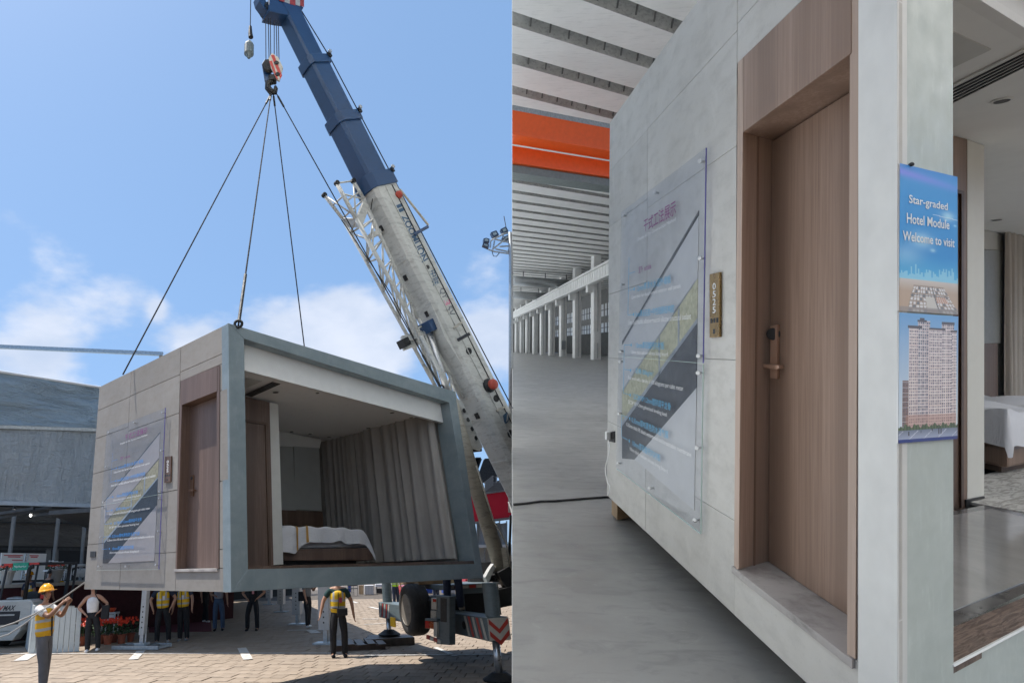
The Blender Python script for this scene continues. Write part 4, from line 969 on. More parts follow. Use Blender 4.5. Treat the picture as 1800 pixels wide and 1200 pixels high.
def p_low(s, t):
    c = mixc_(sr((118, 172, 225)), sr((222, 232, 240)), t * 1.25)
    def tower(x0, x1, top, base, pal, floors, seed, cols):
        nonlocal c
        if x0 < s < x1 and top < t < base:
            u = (s - x0) / (x1 - x0); f = (t - top) / (base - top) * floors; k = int(u * cols); wob = ((k * 7 + seed) % 5) / 5
            col = mixc_(pal[0], pal[1], wob)
            if f % 1 > .38 and (u * cols) % 1 > .30: col = pal[2] if (k + int(f)) % 3 else pal[3]
            if f % 1 < .13: col = mixc_(col, (1, 1, 1), .35)
            c = col
    pale = (sr((240, 226, 220)), sr((222, 202, 198)), sr((140, 130, 145)), sr((178, 168, 175)))
    dark = (sr((150, 120, 112)), sr((120, 95, 92)), sr((85, 85, 100)), sr((110, 105, 118)))
    tower(.06, .16, .52, .88, dark, 26, 1, 4)
    tower(.15, .36, .10, .90, pale, 34, 1, 7); tower(.30, .50, .055, .90, (sr((210, 190, 190)), sr((238, 228, 226)), sr((105, 110, 130)), sr((160, 155, 165))), 36, 2, 6)
    tower(.48, .76, .115, .90, pale, 34, 4, 9); tower(.70, .92, .065, .90, (sr((244, 230, 226)), sr((226, 206, 202)), sr((150, 140, 152)), sr((120, 112, 125))), 36, 3, 6); tower(.88, .975, .125, .90, pale, 33, 5, 4)
    for x0, x1, y0, y1 in ((.13, .37, .095, .115), (.29, .44, .045, .062), (.33, .40, .03, .05), (.48, .77, .105, .12), (.70, .93, .055, .075), (.86, .98, .115, .13)):
        if x0 < s < x1 and y0 < t < y1: c = sr((92, 82, 84))
    if .12 < s < .97 and .79 < t < .90: c = mixc_(c, sr((188, 138, 120)), .55)
    if t > .86:
        n = math.sin(s * 40) * .01 + math.sin(s * 91 + 1) * .008
        if t > .872 + n: c = sr((72, 88, 60)) if (int(s * 60) % 3) else sr((100, 118, 78))
    if t > .905: c = mixc_(sr((120, 128, 150)), sr((176, 186, 212)), (t - .905) * 12)
    if t > .91 and abs(math.sin(s * 13 + t * 30)) < .12: c = mixc_(c, sr((230, 232, 240)), .6)
    for px_, py_, hh in ((.16, .93, .03), (.36, .92, .022), (.66, .925, .045), (.70, .925, .04), (.55, .91, .02)):
        if abs(s - px_) < .009 and py_ - hh * .5 < t < py_ + hh * .5: c = sr((60, 58, 70))
    if t > .975: c = sr((38, 56, 130))
    return c
pr, pq = poster('welcome_poster', 'blue welcome poster with white lettering over a small desert camp picture', ((1582, 287), (1683, 311), (1684, 553), (1580.5, 546)), p_top, 84, 210)
pu = (pq[1] - pq[0])
for body, q in (('Star-graded', ((1598, 342), (1666, 357), (1666, 374), (1598, 361))), ('Hotel Module', ((1594, 374), (1669, 388), (1669, 403.5), (1594, 392))), ('Welcome to visit', ((1587, 405), (1678, 420), (1678, 435), (1587, 422)))):
    dsc = 0.0
    obj('lettering', text_mb(body, [hLR.at(*p, .0075) for p in q], weight=.012), simple('white_ink', (.9, .9, .9), .4, amt=0.0), parent=pr)
obj('fixing_knob', MB().lathe(hLR.at(1600, 290, .004), hLR.e, ((.006, 0), (.007, .008), (.003, .012)), 10), M_['black'], parent=pr)
poster('tower_poster', 'poster of a pale twin residential tower block under the blue poster', ((1581, 549), (1684.5, 556), (1683, 771), (1579, 779)), p_low, 104, 190)
# charger, its white lead, the black floor cable and the timber block under the far corner
ch = thing('phone_charger', 'white charger plugged into the black socket at the module corner', 'charger', hLF.at(1069, 770), 'hall')
p = hLF.at(1070.5, 765, .03)
obj('body', MB().box(p + hLF.e * .015, hdu * .028, hup * .035, hLF.e * .024), M_['white'], parent=ch, bevel=.004)
pts = []
for k in range(22):
    t = k / 21; x = 1069 + 3.0 * math.sin(t * 9) - 3.5 * t + (2.5 if t > .8 else 0); y_ = 772 + 100 * t; pts.append(hLF.at(x, y_, .05))
obj('lead', MB().tube(pts, .0045, 6), M_['white'], parent=ch, smooth=True)
cab = [hlevel(x, y_, FZ + .012) for x, y_ in ((903, 886), (925, 884), (950, 880.5), (975, 880), (1000, 878), (1030, 875.5), (1066, 873), (1090, 872))]
tag(obj('floor_cable', MB().tube(cab, .011, 8), M_['black'], mw=HM, smooth=True), 'black cable lying on the hall floor towards the module corner', 'cable')
wb = [hlevel(*q, FZ) for q in ((1066, 884), (1092, 894))]
M_raw = wood('raw_timber', (.36, .24, .14), (.46, .33, .20), across=(4, 30, 30))
tag(obj('timber_block', MB().prism([_fb - hdu * .02 + hdv * .05 - hup * .01, _fb - hdu * .20 + hdv * .05 - hup * .01, _fb - hdu * .20 + hdv * .05 - hup * .17, _fb - hdu * .02 + hdv * .05 - hup * .17], hdv * .5), M_raw, mw=HM, bevel=.006), 'raw timber block under the far corner of the hall module', 'block')
tag(obj('timber_block', MB().prism([_nb + hdu * .02 - hup * .01, _nb + hdu * .3 - hup * .01, _nb + hdu * .3 - hup * .17, _nb + hdu * .02 - hup * .17], hdv * .5), M_raw, mw=HM, bevel=.006), 'raw timber block under the near corner of the hall module', 'block')
# ================================================================== people
M_['skin'] = simple('skin', (0.42, 0.23, 0.15), 0.55, amt=.06); M_['skin_tan'] = simple('tanned_skin', (0.30, 0.155, 0.095), 0.55, amt=.06)
M_['hair'] = simple('black_hair', (0.012, 0.010, 0.009), 0.5, amt=.2)
def cloth(name, c, bump=.35): return Mat(name, c, .85).vary(.14, 7, 5, bump, 14).m
C_ = dict(black=cloth('black_cloth', (.012, .013, .016)), navy=cloth('navy_cloth', (.02, .03, .06)), grey=cloth('grey_cloth', (.20, .21, .22)), greytr=cloth('grey_work_trousers', (.115, .11, .115)),
    white=cloth('white_cloth', (.74, .73, .72)), green=cloth('dark_green_cloth', (.012, .045, .045)), jeans=cloth('blue_jeans', (.06, .10, .17)), beige=cloth('beige_cloth', (.36, .30, .24)), lilac=cloth('pale_grey_tee', (.30, .31, .36)))
def vest_mat(name, col, bands=((1.00, 1.045), (1.14, 1.185))):
    m = Mat(name, col, .7); co = m.co(); sp = m.n('ShaderNodeSeparateXYZ'); m.l(co, sp.inputs[0]); z_ = m.math('ADD', sp.outputs['Z'], m.rng(m.noise(6, 2), 0, 1, -.012, .012))
    f = None
    for a, b in bands:
        g = m.math('MULTIPLY', m.math('GREATER_THAN', z_, a), m.math('LESS_THAN', z_, b)); f = g if f is None else m.math('MAXIMUM', f, g)
    ax = m.math('ABSOLUTE', sp.outputs['X']); g = m.math('MULTIPLY', m.math('MULTIPLY', m.math('GREATER_THAN', ax, .085), m.math('LESS_THAN', ax, .125)), m.math('GREATER_THAN', z_, 1.16)); f = m.math('MAXIMUM', f, g)
    c = m.mix(m.rng(m.noise(9, 5), .3, .7), tuple(x * .88 for x in col), col); c = m.mix(f, c, (.42, .43, .44)); m.base(c); m.bump(m.noise(16, 5), .4, .006); return m.m
C_['vest'] = vest_mat('yellow_orange_safety_vest', (.80, .42, .015)); C_['vesty'] = vest_mat('yellow_safety_vest', (.80, .50, .015)); C_['lime'] = vest_mat('lime_safety_vest', (.42, .80, .04))
M_['helmet'] = simple('yellow_helmet', (.80, .36, .008), .22, amt=.03)
def skin_mesh(name, J, E, mat, root, sub=2, smooth=True):
    kk = 1.0 if name == 'body' else 1.16
    names = list(J); me = bpy.data.meshes.new(name); me.from_pydata([J[n][0] for n in names], [(names.index(a), names.index(b)) for a, b in E], [])
    o = bpy.data.objects.new(name, me); COL.objects.link(o); me.materials.append(mat)
    sk = o.modifiers.new('skin', 'SKIN'); sk.use_smooth_shade = smooth; sk.branch_smoothing = .6
    ss = o.modifiers.new('smooth', 'SUBSURF'); ss.levels = sub; ss.render_levels = sub
    for v, n in zip(me.skin_vertices[0].data, names):
        r = J[n][1]; v.radius = (r[0] * kk, r[1] * kk) if hasattr(r, '__len__') else (r * kk, r * kk)
    me.skin_vertices[0].data[0].use_root = True
    if root is not None: o.parent = root
    return o
def baked(o):
    """freeze modifiers so that the figure is plain mesh"""
    dg = bpy.context.evaluated_depsgraph_get(); me = bpy.data.meshes.new_from_object(o.evaluated_get(dg)); o.modifiers.clear(); o.data = me; return o
def person(label, loc, h=1.72, yaw=0.0, lean=0.0, top='black', legs='black', vest=None, helmet=False, hair='short', elbows=None, hands=None, feet=None, knees=None, shoe='black', head=(0, 0), sleeves=True, tank=False, group=None, badge=None, frame_tilt=None):
    """stands at loc; faces -Y before yaw; x is to the right as we look at the face"""
    k = h / 1.72
    loc = V(loc); root = thing('person', label, 'person', loc, 'yard', rz=yaw, group=group)
    if lean:                                             # small sideways lean about the line of sight
        root.matrix_world = Matrix.Translation(loc) @ Matrix.Rotation(lean, 4, 'Y') @ Matrix.Rotation(yaw, 4, 'Z'); MWD[root.name] = root.matrix_world.copy()
    S = lambda x, y, z: V((x * k, y * k, z * k))
    el = elbows or ((-.27, .03, 1.13), (.27, .03, 1.13)); ha = hands or ((-.29, -.05, .88), (.29, -.05, .88))
    ft = feet or ((-.10, 0, .07), (.10, 0, .07)); kn = knees or tuple(((f[0] * .95), f[1] * .5 - .02, .50) for f in ft)
    hx_, hy_ = head
    J = {'pelvis': (S(0, 0, .95), (.145 * k, .105 * k)), 'waist': (S(0, 0, 1.08), (.125 * k, .09 * k)), 'chest': (S(0, 0, 1.28), (.155 * k, .105 * k)), 'neckbase': (S(0, .01, 1.43), (.085 * k, .07 * k)),
         'neck': (S(hx_ * .3, hy_ * .3, 1.49), .052 * k), 'jaw': (S(hx_ * .8, -.012 + hy_ * .8, 1.555), (.062 * k, .068 * k)), 'skull': (S(hx_, .0 + hy_, 1.635), (.072 * k, .085 * k)), 'crown': (S(hx_, .005 + hy_, 1.69), (.055 * k, .065 * k)),
         'nose': (S(hx_, -.088 + hy_, 1.595), .012 * k)}
    E = [('pelvis', 'waist'), ('waist', 'chest'), ('chest', 'neckbase'), ('neckbase', 'neck'), ('neck', 'jaw'), ('jaw', 'skull'), ('skull', 'crown'), ('skull', 'nose')]
    for i, s in enumerate((-1, 1)):
        t = 'lr'[i]; J['hip' + t] = (S(.085 * s, 0, .90), .088 * k); J['knee' + t] = (S(*kn[i]), .056 * k); J['ankle' + t] = (S(*ft[i]), .038 * k)
        J['toe' + t] = (S(ft[i][0] + .02 * s, ft[i][1] - .13, .035 + ft[i][2] - .07), .035 * k)
        J['sh' + t] = (S(.175 * s, .01, 1.395), .062 * k); J['el' + t] = (S(*el[i]), .048 * k); J['wr' + t] = (S(*ha[i]), .034 * k)
        E += [('pelvis', 'hip' + t), ('hip' + t, 'knee' + t), ('knee' + t, 'ankle' + t), ('ankle' + t, 'toe' + t), ('neckbase', 'sh' + t), ('sh' + t, 'el' + t), ('el' + t, 'wr' + t)]
        d = (V(ha[i]) - V(el[i])).normalized(); sd = V((0, 1, 0)) - d * d.y; sd = sd.normalized() if sd.length > .1 else V((1, 0, 0)); nn = d.cross(sd)
        palm = V(ha[i]) + d * .065; J['palm' + t] = (S(*palm), (.042 * k, .024 * k)); E.append(('wr' + t, 'palm' + t))
        for q in range(4):
            b0 = palm + d * .03 + sd * (.028 - .019 * q); b1 = b0 + d * (.038 - .004 * abs(q - 1.3)) + nn * .008 * s; b2 = b1 + d * .028 + nn * .016 * s
            J['fa%d' % q + t] = (S(*b0), .0095 * k); J['fb%d' % q + t] = (S(*b1), .0088 * k); J['fc%d' % q + t] = (S(*b2), .007 * k)
            E += [('palm' + t, 'fa%d' % q + t), ('fa%d' % q + t, 'fb%d' % q + t), ('fb%d' % q + t, 'fc%d' % q + t)]
        b0 = V(ha[i]) + d * .03 + sd * .036; b1 = b0 + d * .035 + sd * .022
        J['ta' + t] = (S(*b0), .011 * k); J['tb' + t] = (S(*b1), .009 * k); E += [('wr' + t, 'ta' + t), ('ta' + t, 'tb' + t)]
    body = skin_mesh('body', J, E, M_['skin_tan' if helmet else 'skin'], root, 2)
    # trousers
    T_ = {'pelvis': (S(0, 0, .97), (.158 * k, .118 * k)), 'belt': (S(0, 0, 1.07), (.135 * k, .100 * k))}; TE = [('pelvis', 'belt')]
    for t in 'lr':
        i = 'lr'.index(t); T_['hip' + t] = (S(.085 * (-1, 1)[i], 0, .89), .100 * k); T_['thigh' + t] = (S(*((V((.085 * (-1, 1)[i], 0, .89)) + V(kn[i])) / 2)), .088 * k); T_['knee' + t] = (J['knee' + t][0], .072 * k)
        T_['calf' + t] = ((J['knee' + t][0] + J['ankle' + t][0]) / 2, .070 * k); T_['ankle' + t] = (J['ankle' + t][0] + V((0, 0, -.035)), .060 * k); TE += [('pelvis', 'hip' + t), ('hip' + t, 'thigh' + t), ('thigh' + t, 'knee' + t), ('knee' + t, 'calf' + t), ('calf' + t, 'ankle' + t)]
    skin_mesh('trousers', T_, TE, C_[legs], root, 2)
    U = {'waist': (S(0, 0, .93), (.150 * k, .112 * k)), 'mid': (S(0, 0, 1.13), (.145 * k, .105 * k)), 'chest': (S(0, 0, 1.29), (.168 * k, .118 * k)), 'neckbase': (S(0, .01, 1.425), (.095 * k, .08 * k))}
    UE = [('waist', 'mid'), ('mid', 'chest'), ('chest', 'neckbase')]
    for t in 'lr':
        if tank: continue
        sh, e_ = J['sh' + t][0], J['el' + t][0]; U['sh' + t] = (sh, .070 * k); U['sl' + t] = (sh.lerp(e_, .75 if sleeves else .3), .060 * k); UE += [('neckbase', 'sh' + t), ('sh' + t, 'sl' + t)]
    skin_mesh('shirt', U, UE, C_[top], root, 2)
    if vest:
        X = {'hem': (S(0, 0, .83), (.180 * k, .138 * k)), 'mid': (S(0, 0, 1.12), (.162 * k, .120 * k)), 'chest': (S(0, 0, 1.29), (.182 * k, .130 * k)), 'yoke': (S(0, .015, 1.40), (.135 * k, .098 * k))}
        skin_mesh('safety_vest', X, [('hem', 'mid'), ('mid', 'chest'), ('chest', 'yoke')], C_[vest], root, 2)
        mb = MB(); M0 = MWD[root.name]; mb.box(M0 @ S(0, -.150, 1.12), M0.to_3x3() @ V((.006, 0, 0)), M0.to_3x3() @ V((0, .012, 0)), M0.to_3x3() @ V((0, 0, .22 * k)))
        obj('vest_zip', mb, C_['black'], parent=root)
    M0 = MWD[root.name]; R3 = M0.to_3x3()
    if badge:
        c = M0 @ S(.05, -.165, 1.18); mb = MB(); mb.box(c, R3 @ V((.035, 0, 0)), R3 @ V((0, .004, 0)), R3 @ V((0, 0, .055))); b_ = obj('badge', mb, badge, parent=root)
    for t in 'lr':                                       # shoes
        f = J['ankle' + t][0]; a = V((f.x, f.y, f.z - .07 * k))
        pts = skin_mesh('shoe', {'heel': (a + V((0, .05, .045)), (.042, .042)), 'mid': (a + V((0, -.04, .043)), (.045, .04)), 'toe': (a + V((0, -.15, .035)), (.043, .030))}, [('heel', 'mid'), ('mid', 'toe')], C_[shoe] if shoe in C_ else M_[shoe], root, 2)
    hc = M0 @ S(hx_, .008 + hy_, 1.64); up = R3 @ V((0, 0, 1)); fr = R3 @ V((0, -1, 0))
    mb = MB()
    if helmet:
        prof = [(.135, -.002), (.140, .012), (.128, .016), (.122, .05), (.105, .09), (.07, .118), (.03, .130), (.004, .132)]
        mb.lathe(hc + up * .018 * k, up, [(r * k, z_ * k) for r, z_ in prof], 20); hm = obj('helmet', mb, M_['helmet'], parent=root, smooth=True)
        mb = MB(); p = hc + up * .026 * k; sdv = R3 @ V((1, 0, 0)); mb.prism([p + sdv * .09 * k + fr * .09 * k, p + sdv * .06 * k + fr * .175 * k, p - sdv * .06 * k + fr * .175 * k, p - sdv * .09 * k + fr * .09 * k], up * .008); obj('peak', mb, M_['helmet'], parent=hm)
        mb = MB(); mb.tube([p + up * .07 * k + fr * .11 * k, p + up * .118 * k + fr * .05 * k, p + up * .123 * k - fr * .05 * k, p + up * .07 * k - fr * .118 * k], .013 * k, 6); obj('ridge', mb, M_['helmet'], parent=hm, smooth=True)
        mb = MB(); mb.tube([hc + sdv * .078 * k + up * .03 * k, hc + sdv * .066 * k - up * .06 * k + fr * .03 * k, hc - up * .125 * k + fr * .05 * k, hc - sdv * .066 * k - up * .06 * k + fr * .03 * k, hc - sdv * .078 * k + up * .03 * k], .004, 5); obj('chin_strap', mb, C_['black'], parent=hm)
    mb = MB(); o_ = hc - fr * .012 * k + up * .006 * k
    mb.lathe(o_ - up * .03 * k, up, [(.083 * k, 0), (.089 * k, .03 * k), (.083 * k, .065 * k), (.055 * k, .095 * k), (.005, .103 * k)], 16, sx=.9)
    for i in range(len(mb.v)):                           # lift the fringe off the face
        d = (mb.v[i] - o_).dot(fr)
        if d > .04 * k and (mb.v[i] - o_).dot(up) < .045 * k: mb.v[i] += up * .06 * k - fr * .012
    obj('hair', mb, M_['hair'], parent=root, smooth=True)
    if hair == 'long': mb = MB(); mb.lathe(o_ - up * .22 * k - fr * .05, up, [(.05, 0), (.075, .08), (.08, .2), (.05, .25)], 12); obj('ponytail', mb, M_['hair'], parent=root, smooth=True)
    for s in (-1, 1):                                    # eyes, brows and mouth
        mb = MB(); mb.lathe(hc + R3 @ V((.030 * s * k, -.074 * k, -.012 * k)), fr, [(.009, 0), (.008, .004), (.002, .006)], 8); obj('eye', mb, M_['hair'], parent=root)
    mb = MB(); mb.box(hc + R3 @ V((0, -.082 * k, -.082 * k)), R3 @ V((.020, 0, 0)), R3 @ V((0, .004, 0)), R3 @ V((0, 0, .004))); obj('mouth', mb, simple('lips', (.28, .10, .08), .5) if 'lips' not in M_ else M_['lips'], parent=root)
    return root
M_['lips'] = simple('lips', (.28, .10, .08), .5)
M_card = simple('white_card', (.6, .6, .62), .4); M_pinkcard = simple('pink_card', (.62, .22, .25), .4); M_redcard = simple('dark_red_card', (.35, .05, .09), .4)
HIPS = dict(elbows=((-.40, .06, 1.16), (.40, .06, 1.16)), hands=((-.20, -.08, 1.0), (.20, -.08, 1.0)))
LN = lambda px: R(.0) + math.atan2((600 - px) * .0, 1)     # upright figures
def at_feet(px, py): return gnd(px, py)
wk = person('worker in yellow helmet and orange-yellow vest hauling the tag line', gnd(76, 1219), 1.71, yaw=R(78), lean=-R(7), top='white', legs='greytr', vest='vest', helmet=True,
    elbows=((-.20, -.22, 1.22), (.20, -.20, 1.20)), hands=((-.10, -.42, 1.40), (.10, -.40, 1.38)), feet=((-.09, -.06, .07), (.10, .10, .07)), shoe='black', head=(0, -.03))
person('woman in white sleeveless top and black trousers, hands on hips', gnd(161, 1145), 1.66, yaw=R(8), lean=-R(5), top='white', legs='black', hair='long', tank=True, shoe='white', feet=((-.10, -.05, .07), (.16, .02, .07)), **HIPS)
person('broad man in yellow vest with badge, hands on hips beside the jack post', gnd(285, 1130), 1.76, yaw=R(5), lean=-R(3), top='navy', legs='black', vest='vesty', badge=M_card, shoe='grey', feet=((-.14, -.02, .07), (.17, .04, .07)), elbows=((-.36, .02, 1.14), (.36, .02, 1.14)), hands=((-.27, -.06, .92), (.25, -.06, .92)))
person('slimmer man in yellow vest with badge standing behind the red floor', gnd(321, 1126), 1.74, yaw=R(-6), lean=-R(2.5), top='navy', legs='black', vest='vesty', badge=M_card, shoe='grey', feet=((-.08, 0, .07), (.12, .03, .07)))
person('man in pale grey tee and blue jeans looking at a phone', gnd(384, 1108), 1.74, yaw=R(4), lean=-R(2), top='lilac', legs='jeans', feet=((-.12, 0, .07), (.14, 0, .07)), elbows=((-.27, .02, 1.15), (.27, .03, 1.13)), hands=((-.10, -.22, 1.10), (.30, -.02, .86)))
person('person in dark clothes walking behind the man in jeans', gnd(360, 1093), 1.70, yaw=R(60), top='black', legs='black', shoe='white', feet=((-.07, -.18, .07), (.07, .15, .07)))
person('man in black tee with pink badge, hands on hips', gnd(445, 1108), 1.73, yaw=R(-10), lean=-R(1), top='black', legs='black', badge=M_pinkcard, feet=((-.20, .0, .07), (.14, .0, .07)), **HIPS)
person('person in grey shirt and black trousers beside the holed jack post', gnd(541, 1102), 1.66, yaw=R(50), top='grey', legs='black', shoe='white', feet=((-.07, -.05, .07), (.08, .05, .07)), elbows=((-.22, -.05, 1.14), (.22, -.10, 1.18)), hands=((-.22, -.14, .92), (.12, -.28, 1.28)))
person('man in green tee and yellow vest standing in the sun behind the shadow line', gnd(595, 1154.5), 1.71, yaw=R(6), lean=R(1), top='green', legs='black', vest='vesty', badge=M_redcard, feet=((-.12, -.02, .07), (.15, .0, .07)), elbows=((-.33, .04, 1.17), (.32, .05, 1.15)), hands=((-.40, -.03, .90), (.36, -.02, .86)))
person('person in beige top and jeans standing by the flower pots', gnd(226, 1096), 1.66, yaw=R(20), lean=-R(4), top='beige', legs='jeans', shoe='white')
# the woman's bag, the vest man's belt bag, phone
def strap_bag(name, label, a, b, body, size, mat, cat='bag'):
    root = thing(name, label, cat, body, 'yard'); m = MB(); m.tube([a, (V(a) + V(b)) / 2 + V((.0, -.05, 0)), b], .012, 5); obj('strap', m, mat, parent=root)
    m = MB(); m.box(body, V((size[0], 0, 0)), V((0, size[1], 0)), V((0, 0, size[2]))); obj('pouch', m, mat, parent=root, bevel=.02); return root
g = gnd(161, 1145); strap_bag('shoulder_bag', 'black crossbody bag worn by the woman in white', g + V((.0, -.16, 1.42)), g + V((.28, -.12, 1.05)), g + V((.30, -.10, .96)), (.10, .05, .17), C_['black'])
g = gnd(595, 1154.5); strap_bag('belt_bag', 'black belt bag worn by the man in green tee', g + V((-.1, -.17, 1.02)), g + V((.16, -.16, .98)), g + V((.12, -.18, .93)), (.12, .04, .08), C_['black'])
g = gnd(541, 1102); strap_bag('shoulder_bag', 'dark shoulder bag of the person in grey shirt', g + V((.05, -.12, 1.42)), g + V((-.15, -.1, 1.05)), g + V((-.20, -.04, .98)), (.11, .06, .15), C_['black'])
# ================================================================== the mobile crane
def weathered(name, col, rust=.5, rough=.5, streak=(1.5, 1.5, 6)):
    m = Mat(name, col, rough); a = m.noise(3.5, 8, .65, m.co(streak), .6); b = m.noise(14, 6, .7, m.co(streak)); g = m.noise(1.2, 5)
    c = m.mix(m.rng(g, .35, .65), tuple(x * .86 for x in col), col); c = m.mix(m.math('MULTIPLY', m.rng(a, .50, .66), rust * .8), c, tuple(x * .34 for x in col))
    c = m.mix(m.math('MULTIPLY', m.math('MULTIPLY', m.rng(b, .56, .66), m.rng(g, .45, .6)), rust), c, (.20, .075, .025)); m.base(c); m.bump(b, .12, .01); return m.m
M_cw = weathered('weathered_cream_paint', (.55, .55, .52), .6, .5, (1.0, 1.0, 3.5)); M_cb = weathered('weathered_navy_paint', (.018, .060, .150), .2, .34); M_cg = weathered('grey_green_chassis_paint', (.13, .165, .175), .4)
M_cy = weathered('aged_cream_cylinder', (.46, .43, .36), .7)
M_rope = simple('steel_rope', (.022, .022, .025), .9); M_red = simple('dull_red_paint', (.42, .06, .035), .5, amt=.15); M_hz = simple('hazard_red', (.45, .05, .035), .5, amt=.1); M_hw = simple('hazard_white', (.48, .45, .39), .5, amt=.15)
M_rl = simple('red_lamp_glass', (.50, .03, .02), .2, amt=.1); M_oil = simple('oily_black', (.012, .012, .013), .6, .0, .3)
TIP, BASE = deep(503, 18, 10.9), deep(905, 822, 14.3)
bax = (BASE - TIP).normalized(); nsd = V((bax.y, -bax.x, 0)).normalized()
if nsd.dot(CAM - BASE) < 0: nsd = -nsd
nun = bax.cross(nsd).normalized()
if nun.z > 0: nun = -nun                                  # underside normal
BL = (BASE - TIP).length
def on_axis(py):
    lo, hi = -.5, 1.6
    for _ in range(40):
        m = (lo + hi) / 2
        if proj(TIP + bax * BL * m)[1] < py: lo = m
        else: hi = m
    return TIP + bax * BL * lo
crane = thing('mobile_crane', 'mobile crane with weathered cream and navy telescopic boom lifting the module', 'crane', gnd(800, 1150), 'yard', rz=math.atan2(.262, .965))
def section(py0, py1, w, h, mat, name, ch=.22):
    a, b = on_axis(py0), on_axis(py1); hw, hh = w / 2, h / 2
    prof = [(-hw, -hh), (hw, -hh), (hw, hh * (1 - ch)), (hw * (1 - ch * 1.2), hh), (-hw * (1 - ch * 1.2), hh), (-hw, hh * (1 - ch))]   # underside (nun) is chamfered
    return obj(name, MB().prism([a + nsd * x + nun * y_ for x, y_ in prof], b - a), mat, parent=crane, bevel=.012)
S1, S2, S3, S4 = (.44, .50), (.52, .58), (.60, .66), (.70, .76)
section(14, 118, *S1, M_cb, 'boom_section'); section(116, 218, *S2, M_cb, 'boom_section'); section(216, 326, *S3, M_cb, 'boom_section')
main = section(330, 905, *S4, M_cw, 'main_boom')
for py, w, h, mm, t in ((116, .62, .68, M_cb, 7), (216, .70, .76, M_cb, 8), (326, .78, .86, M_cb, 12)):
    section(py - t, py + t, w, h, mm, 'boom_collar', .3)
    a = on_axis(py - t) - nun * h * .5 + nsd * w * .4; cl = obj('rope_guide', MB().box(a + bax * .05, bax * .06, nsd * .10, nun * .05), M_oil, parent=crane)
    m = MB()
    for s in (-1, 1): m = MB(); m.lathe(a + nsd * .12 * s, nsd, [(.05, 0), (.05, .04)], 10); obj('guide_roller', m, M_['steel'], parent=crane)
# seam lines and welded strips along the side and belly of the main boom
hw4, hh4 = S4[0] / 2, S4[1] / 2
def on_side(px, py, off=.004): return Plane(on_axis(600) + nsd * (hw4 + off), nsd).at(px, py)
def on_belly(t_, u_, off=.004):                              # t_: image row on the axis, u_: -1..1 across
    return on_axis(t_) + nun * (hh4 + off) + nsd * hw4 * .7 * u_
for q, nm in ((.04, 'weld_strip'), (-.20, 'cable_conduit')):
    m = MB(); a, b = on_axis(340) + nsd * (hw4 + .012) + nun * q, on_axis(900) + nsd * (hw4 + .012) + nun * q; m.tube([a, b], .012, 6); obj(nm, m, M_oil if q < 0 else M_cw, parent=crane)
for t_ in (350, 455, 560, 690, 800):
    m = MB(); m.box(on_axis(t_) + nun * (hh4 + .006), bax * .03, nsd * hw4 * .72, nun * .008); obj('belly_band', m, M_cw, parent=crane)
for t_, u_ in ((395, -.2), (480, -.25), (545, .2), (720, .1)):
    m = MB(); m.box(on_belly(t_, u_, .02), bax * .07, nsd * .045, nun * .025); obj('belly_bracket', m, M_oil, parent=crane)
m = MB(); m.bar(on_belly(365, -.6, .02), on_belly(352, .9, .12), .02); obj('stay_rod', m, M_oil, parent=crane)
# lettering on the side face
M_lb = simple('faded_blue_lettering', (.055, .115, .20), .6, amt=.25); M_lg = simple('grey_lettering', (.16, .17, .19), .6, amt=.25); M_lp = simple('pink_lettering', (.55, .22, .30), .6, amt=.1)
def sq(*p): return [on_side(x, y_) for x, y_ in p]
obj('lettering', text_mb('ZOOMLION', sq((716, 376), (753, 455), (742, 462), (705, 380)), weight=.03), M_lb, parent=crane)
for k in range(2):
    d = k * 7; q = sq((706 + d * .55, 357 + d), (709 + d * .55, 362 + d), (699 + d * .55, 366.5 + d), (696.5 + d * .55, 361 + d)); obj('emblem_stripe', MB().poly(q), M_lb, parent=crane)
p = on_side(751.5, 469.5); obj('emblem_dot', MB().lathe(p, nsd, [(.055, 0), (.055, .004)], 14, sx=1.3), M_['black'], parent=crane)
obj('lettering', text_mb('中联', sq((766, 473), (773, 498.5), (761, 503), (754, 477)), weight=.01), M_lb, parent=crane)
obj('lettering', text_mb('QY', sq((781, 505), (788.5, 523), (777.5, 527), (770, 509)), weight=.02), M_lg, parent=crane)
obj('lettering', text_mb('3', sq((789.5, 525), (793, 534), (782, 538), (778.5, 529)), weight=.02), M_lp, parent=crane)
obj('lettering', text_mb('5V', sq((794, 536), (801, 552.5), (790, 557.5), (783, 540)), weight=.02), M_lg, parent=crane)
# fittings on the side: rest bracket, wheel, angle gauge, ports, work lamp
m = MB(); m.lathe(on_side(700, 343, .0), nsd, [(.09, 0), (.10, .04), (.07, .09), (.05, .12)], 14); obj('cable_drum', m, M_red, parent=crane, smooth=False)
m = MB(); m.tube([on_side(703, 333, .10), on_side(753, 396, .22)], .03, 8); obj('drum_arm', m, M_cy, parent=crane); m = MB(); m.bar(on_side(728, 412, .02), on_side(753, 398, .26), .07, .05); obj('arm_bracket', m, M_cb, parent=crane)
for x, y_, r in ((752, 469, .0), (824, 617, .055), (872, 700, .055), (897, 762, .06)):
    if r: m = MB(); m.lathe(on_side(x, y_, 0), nsd, [(r * 1.5, 0), (r * 1.5, .012), (r, .014), (r, .004)], 14, sx=1.2); obj('port', m, M_oil, parent=crane)
m = MB(); m.bar(on_side(804, 598, .03), on_side(826, 586, .30), .07, .06); obj('work_lamp', m, M_['black'], parent=crane, bevel=.01)
m = MB(); m.bar(on_side(797, 577, .02), on_side(812, 566, .16), .03, .05); obj('lamp_bracket', m, M_cy, parent=crane)
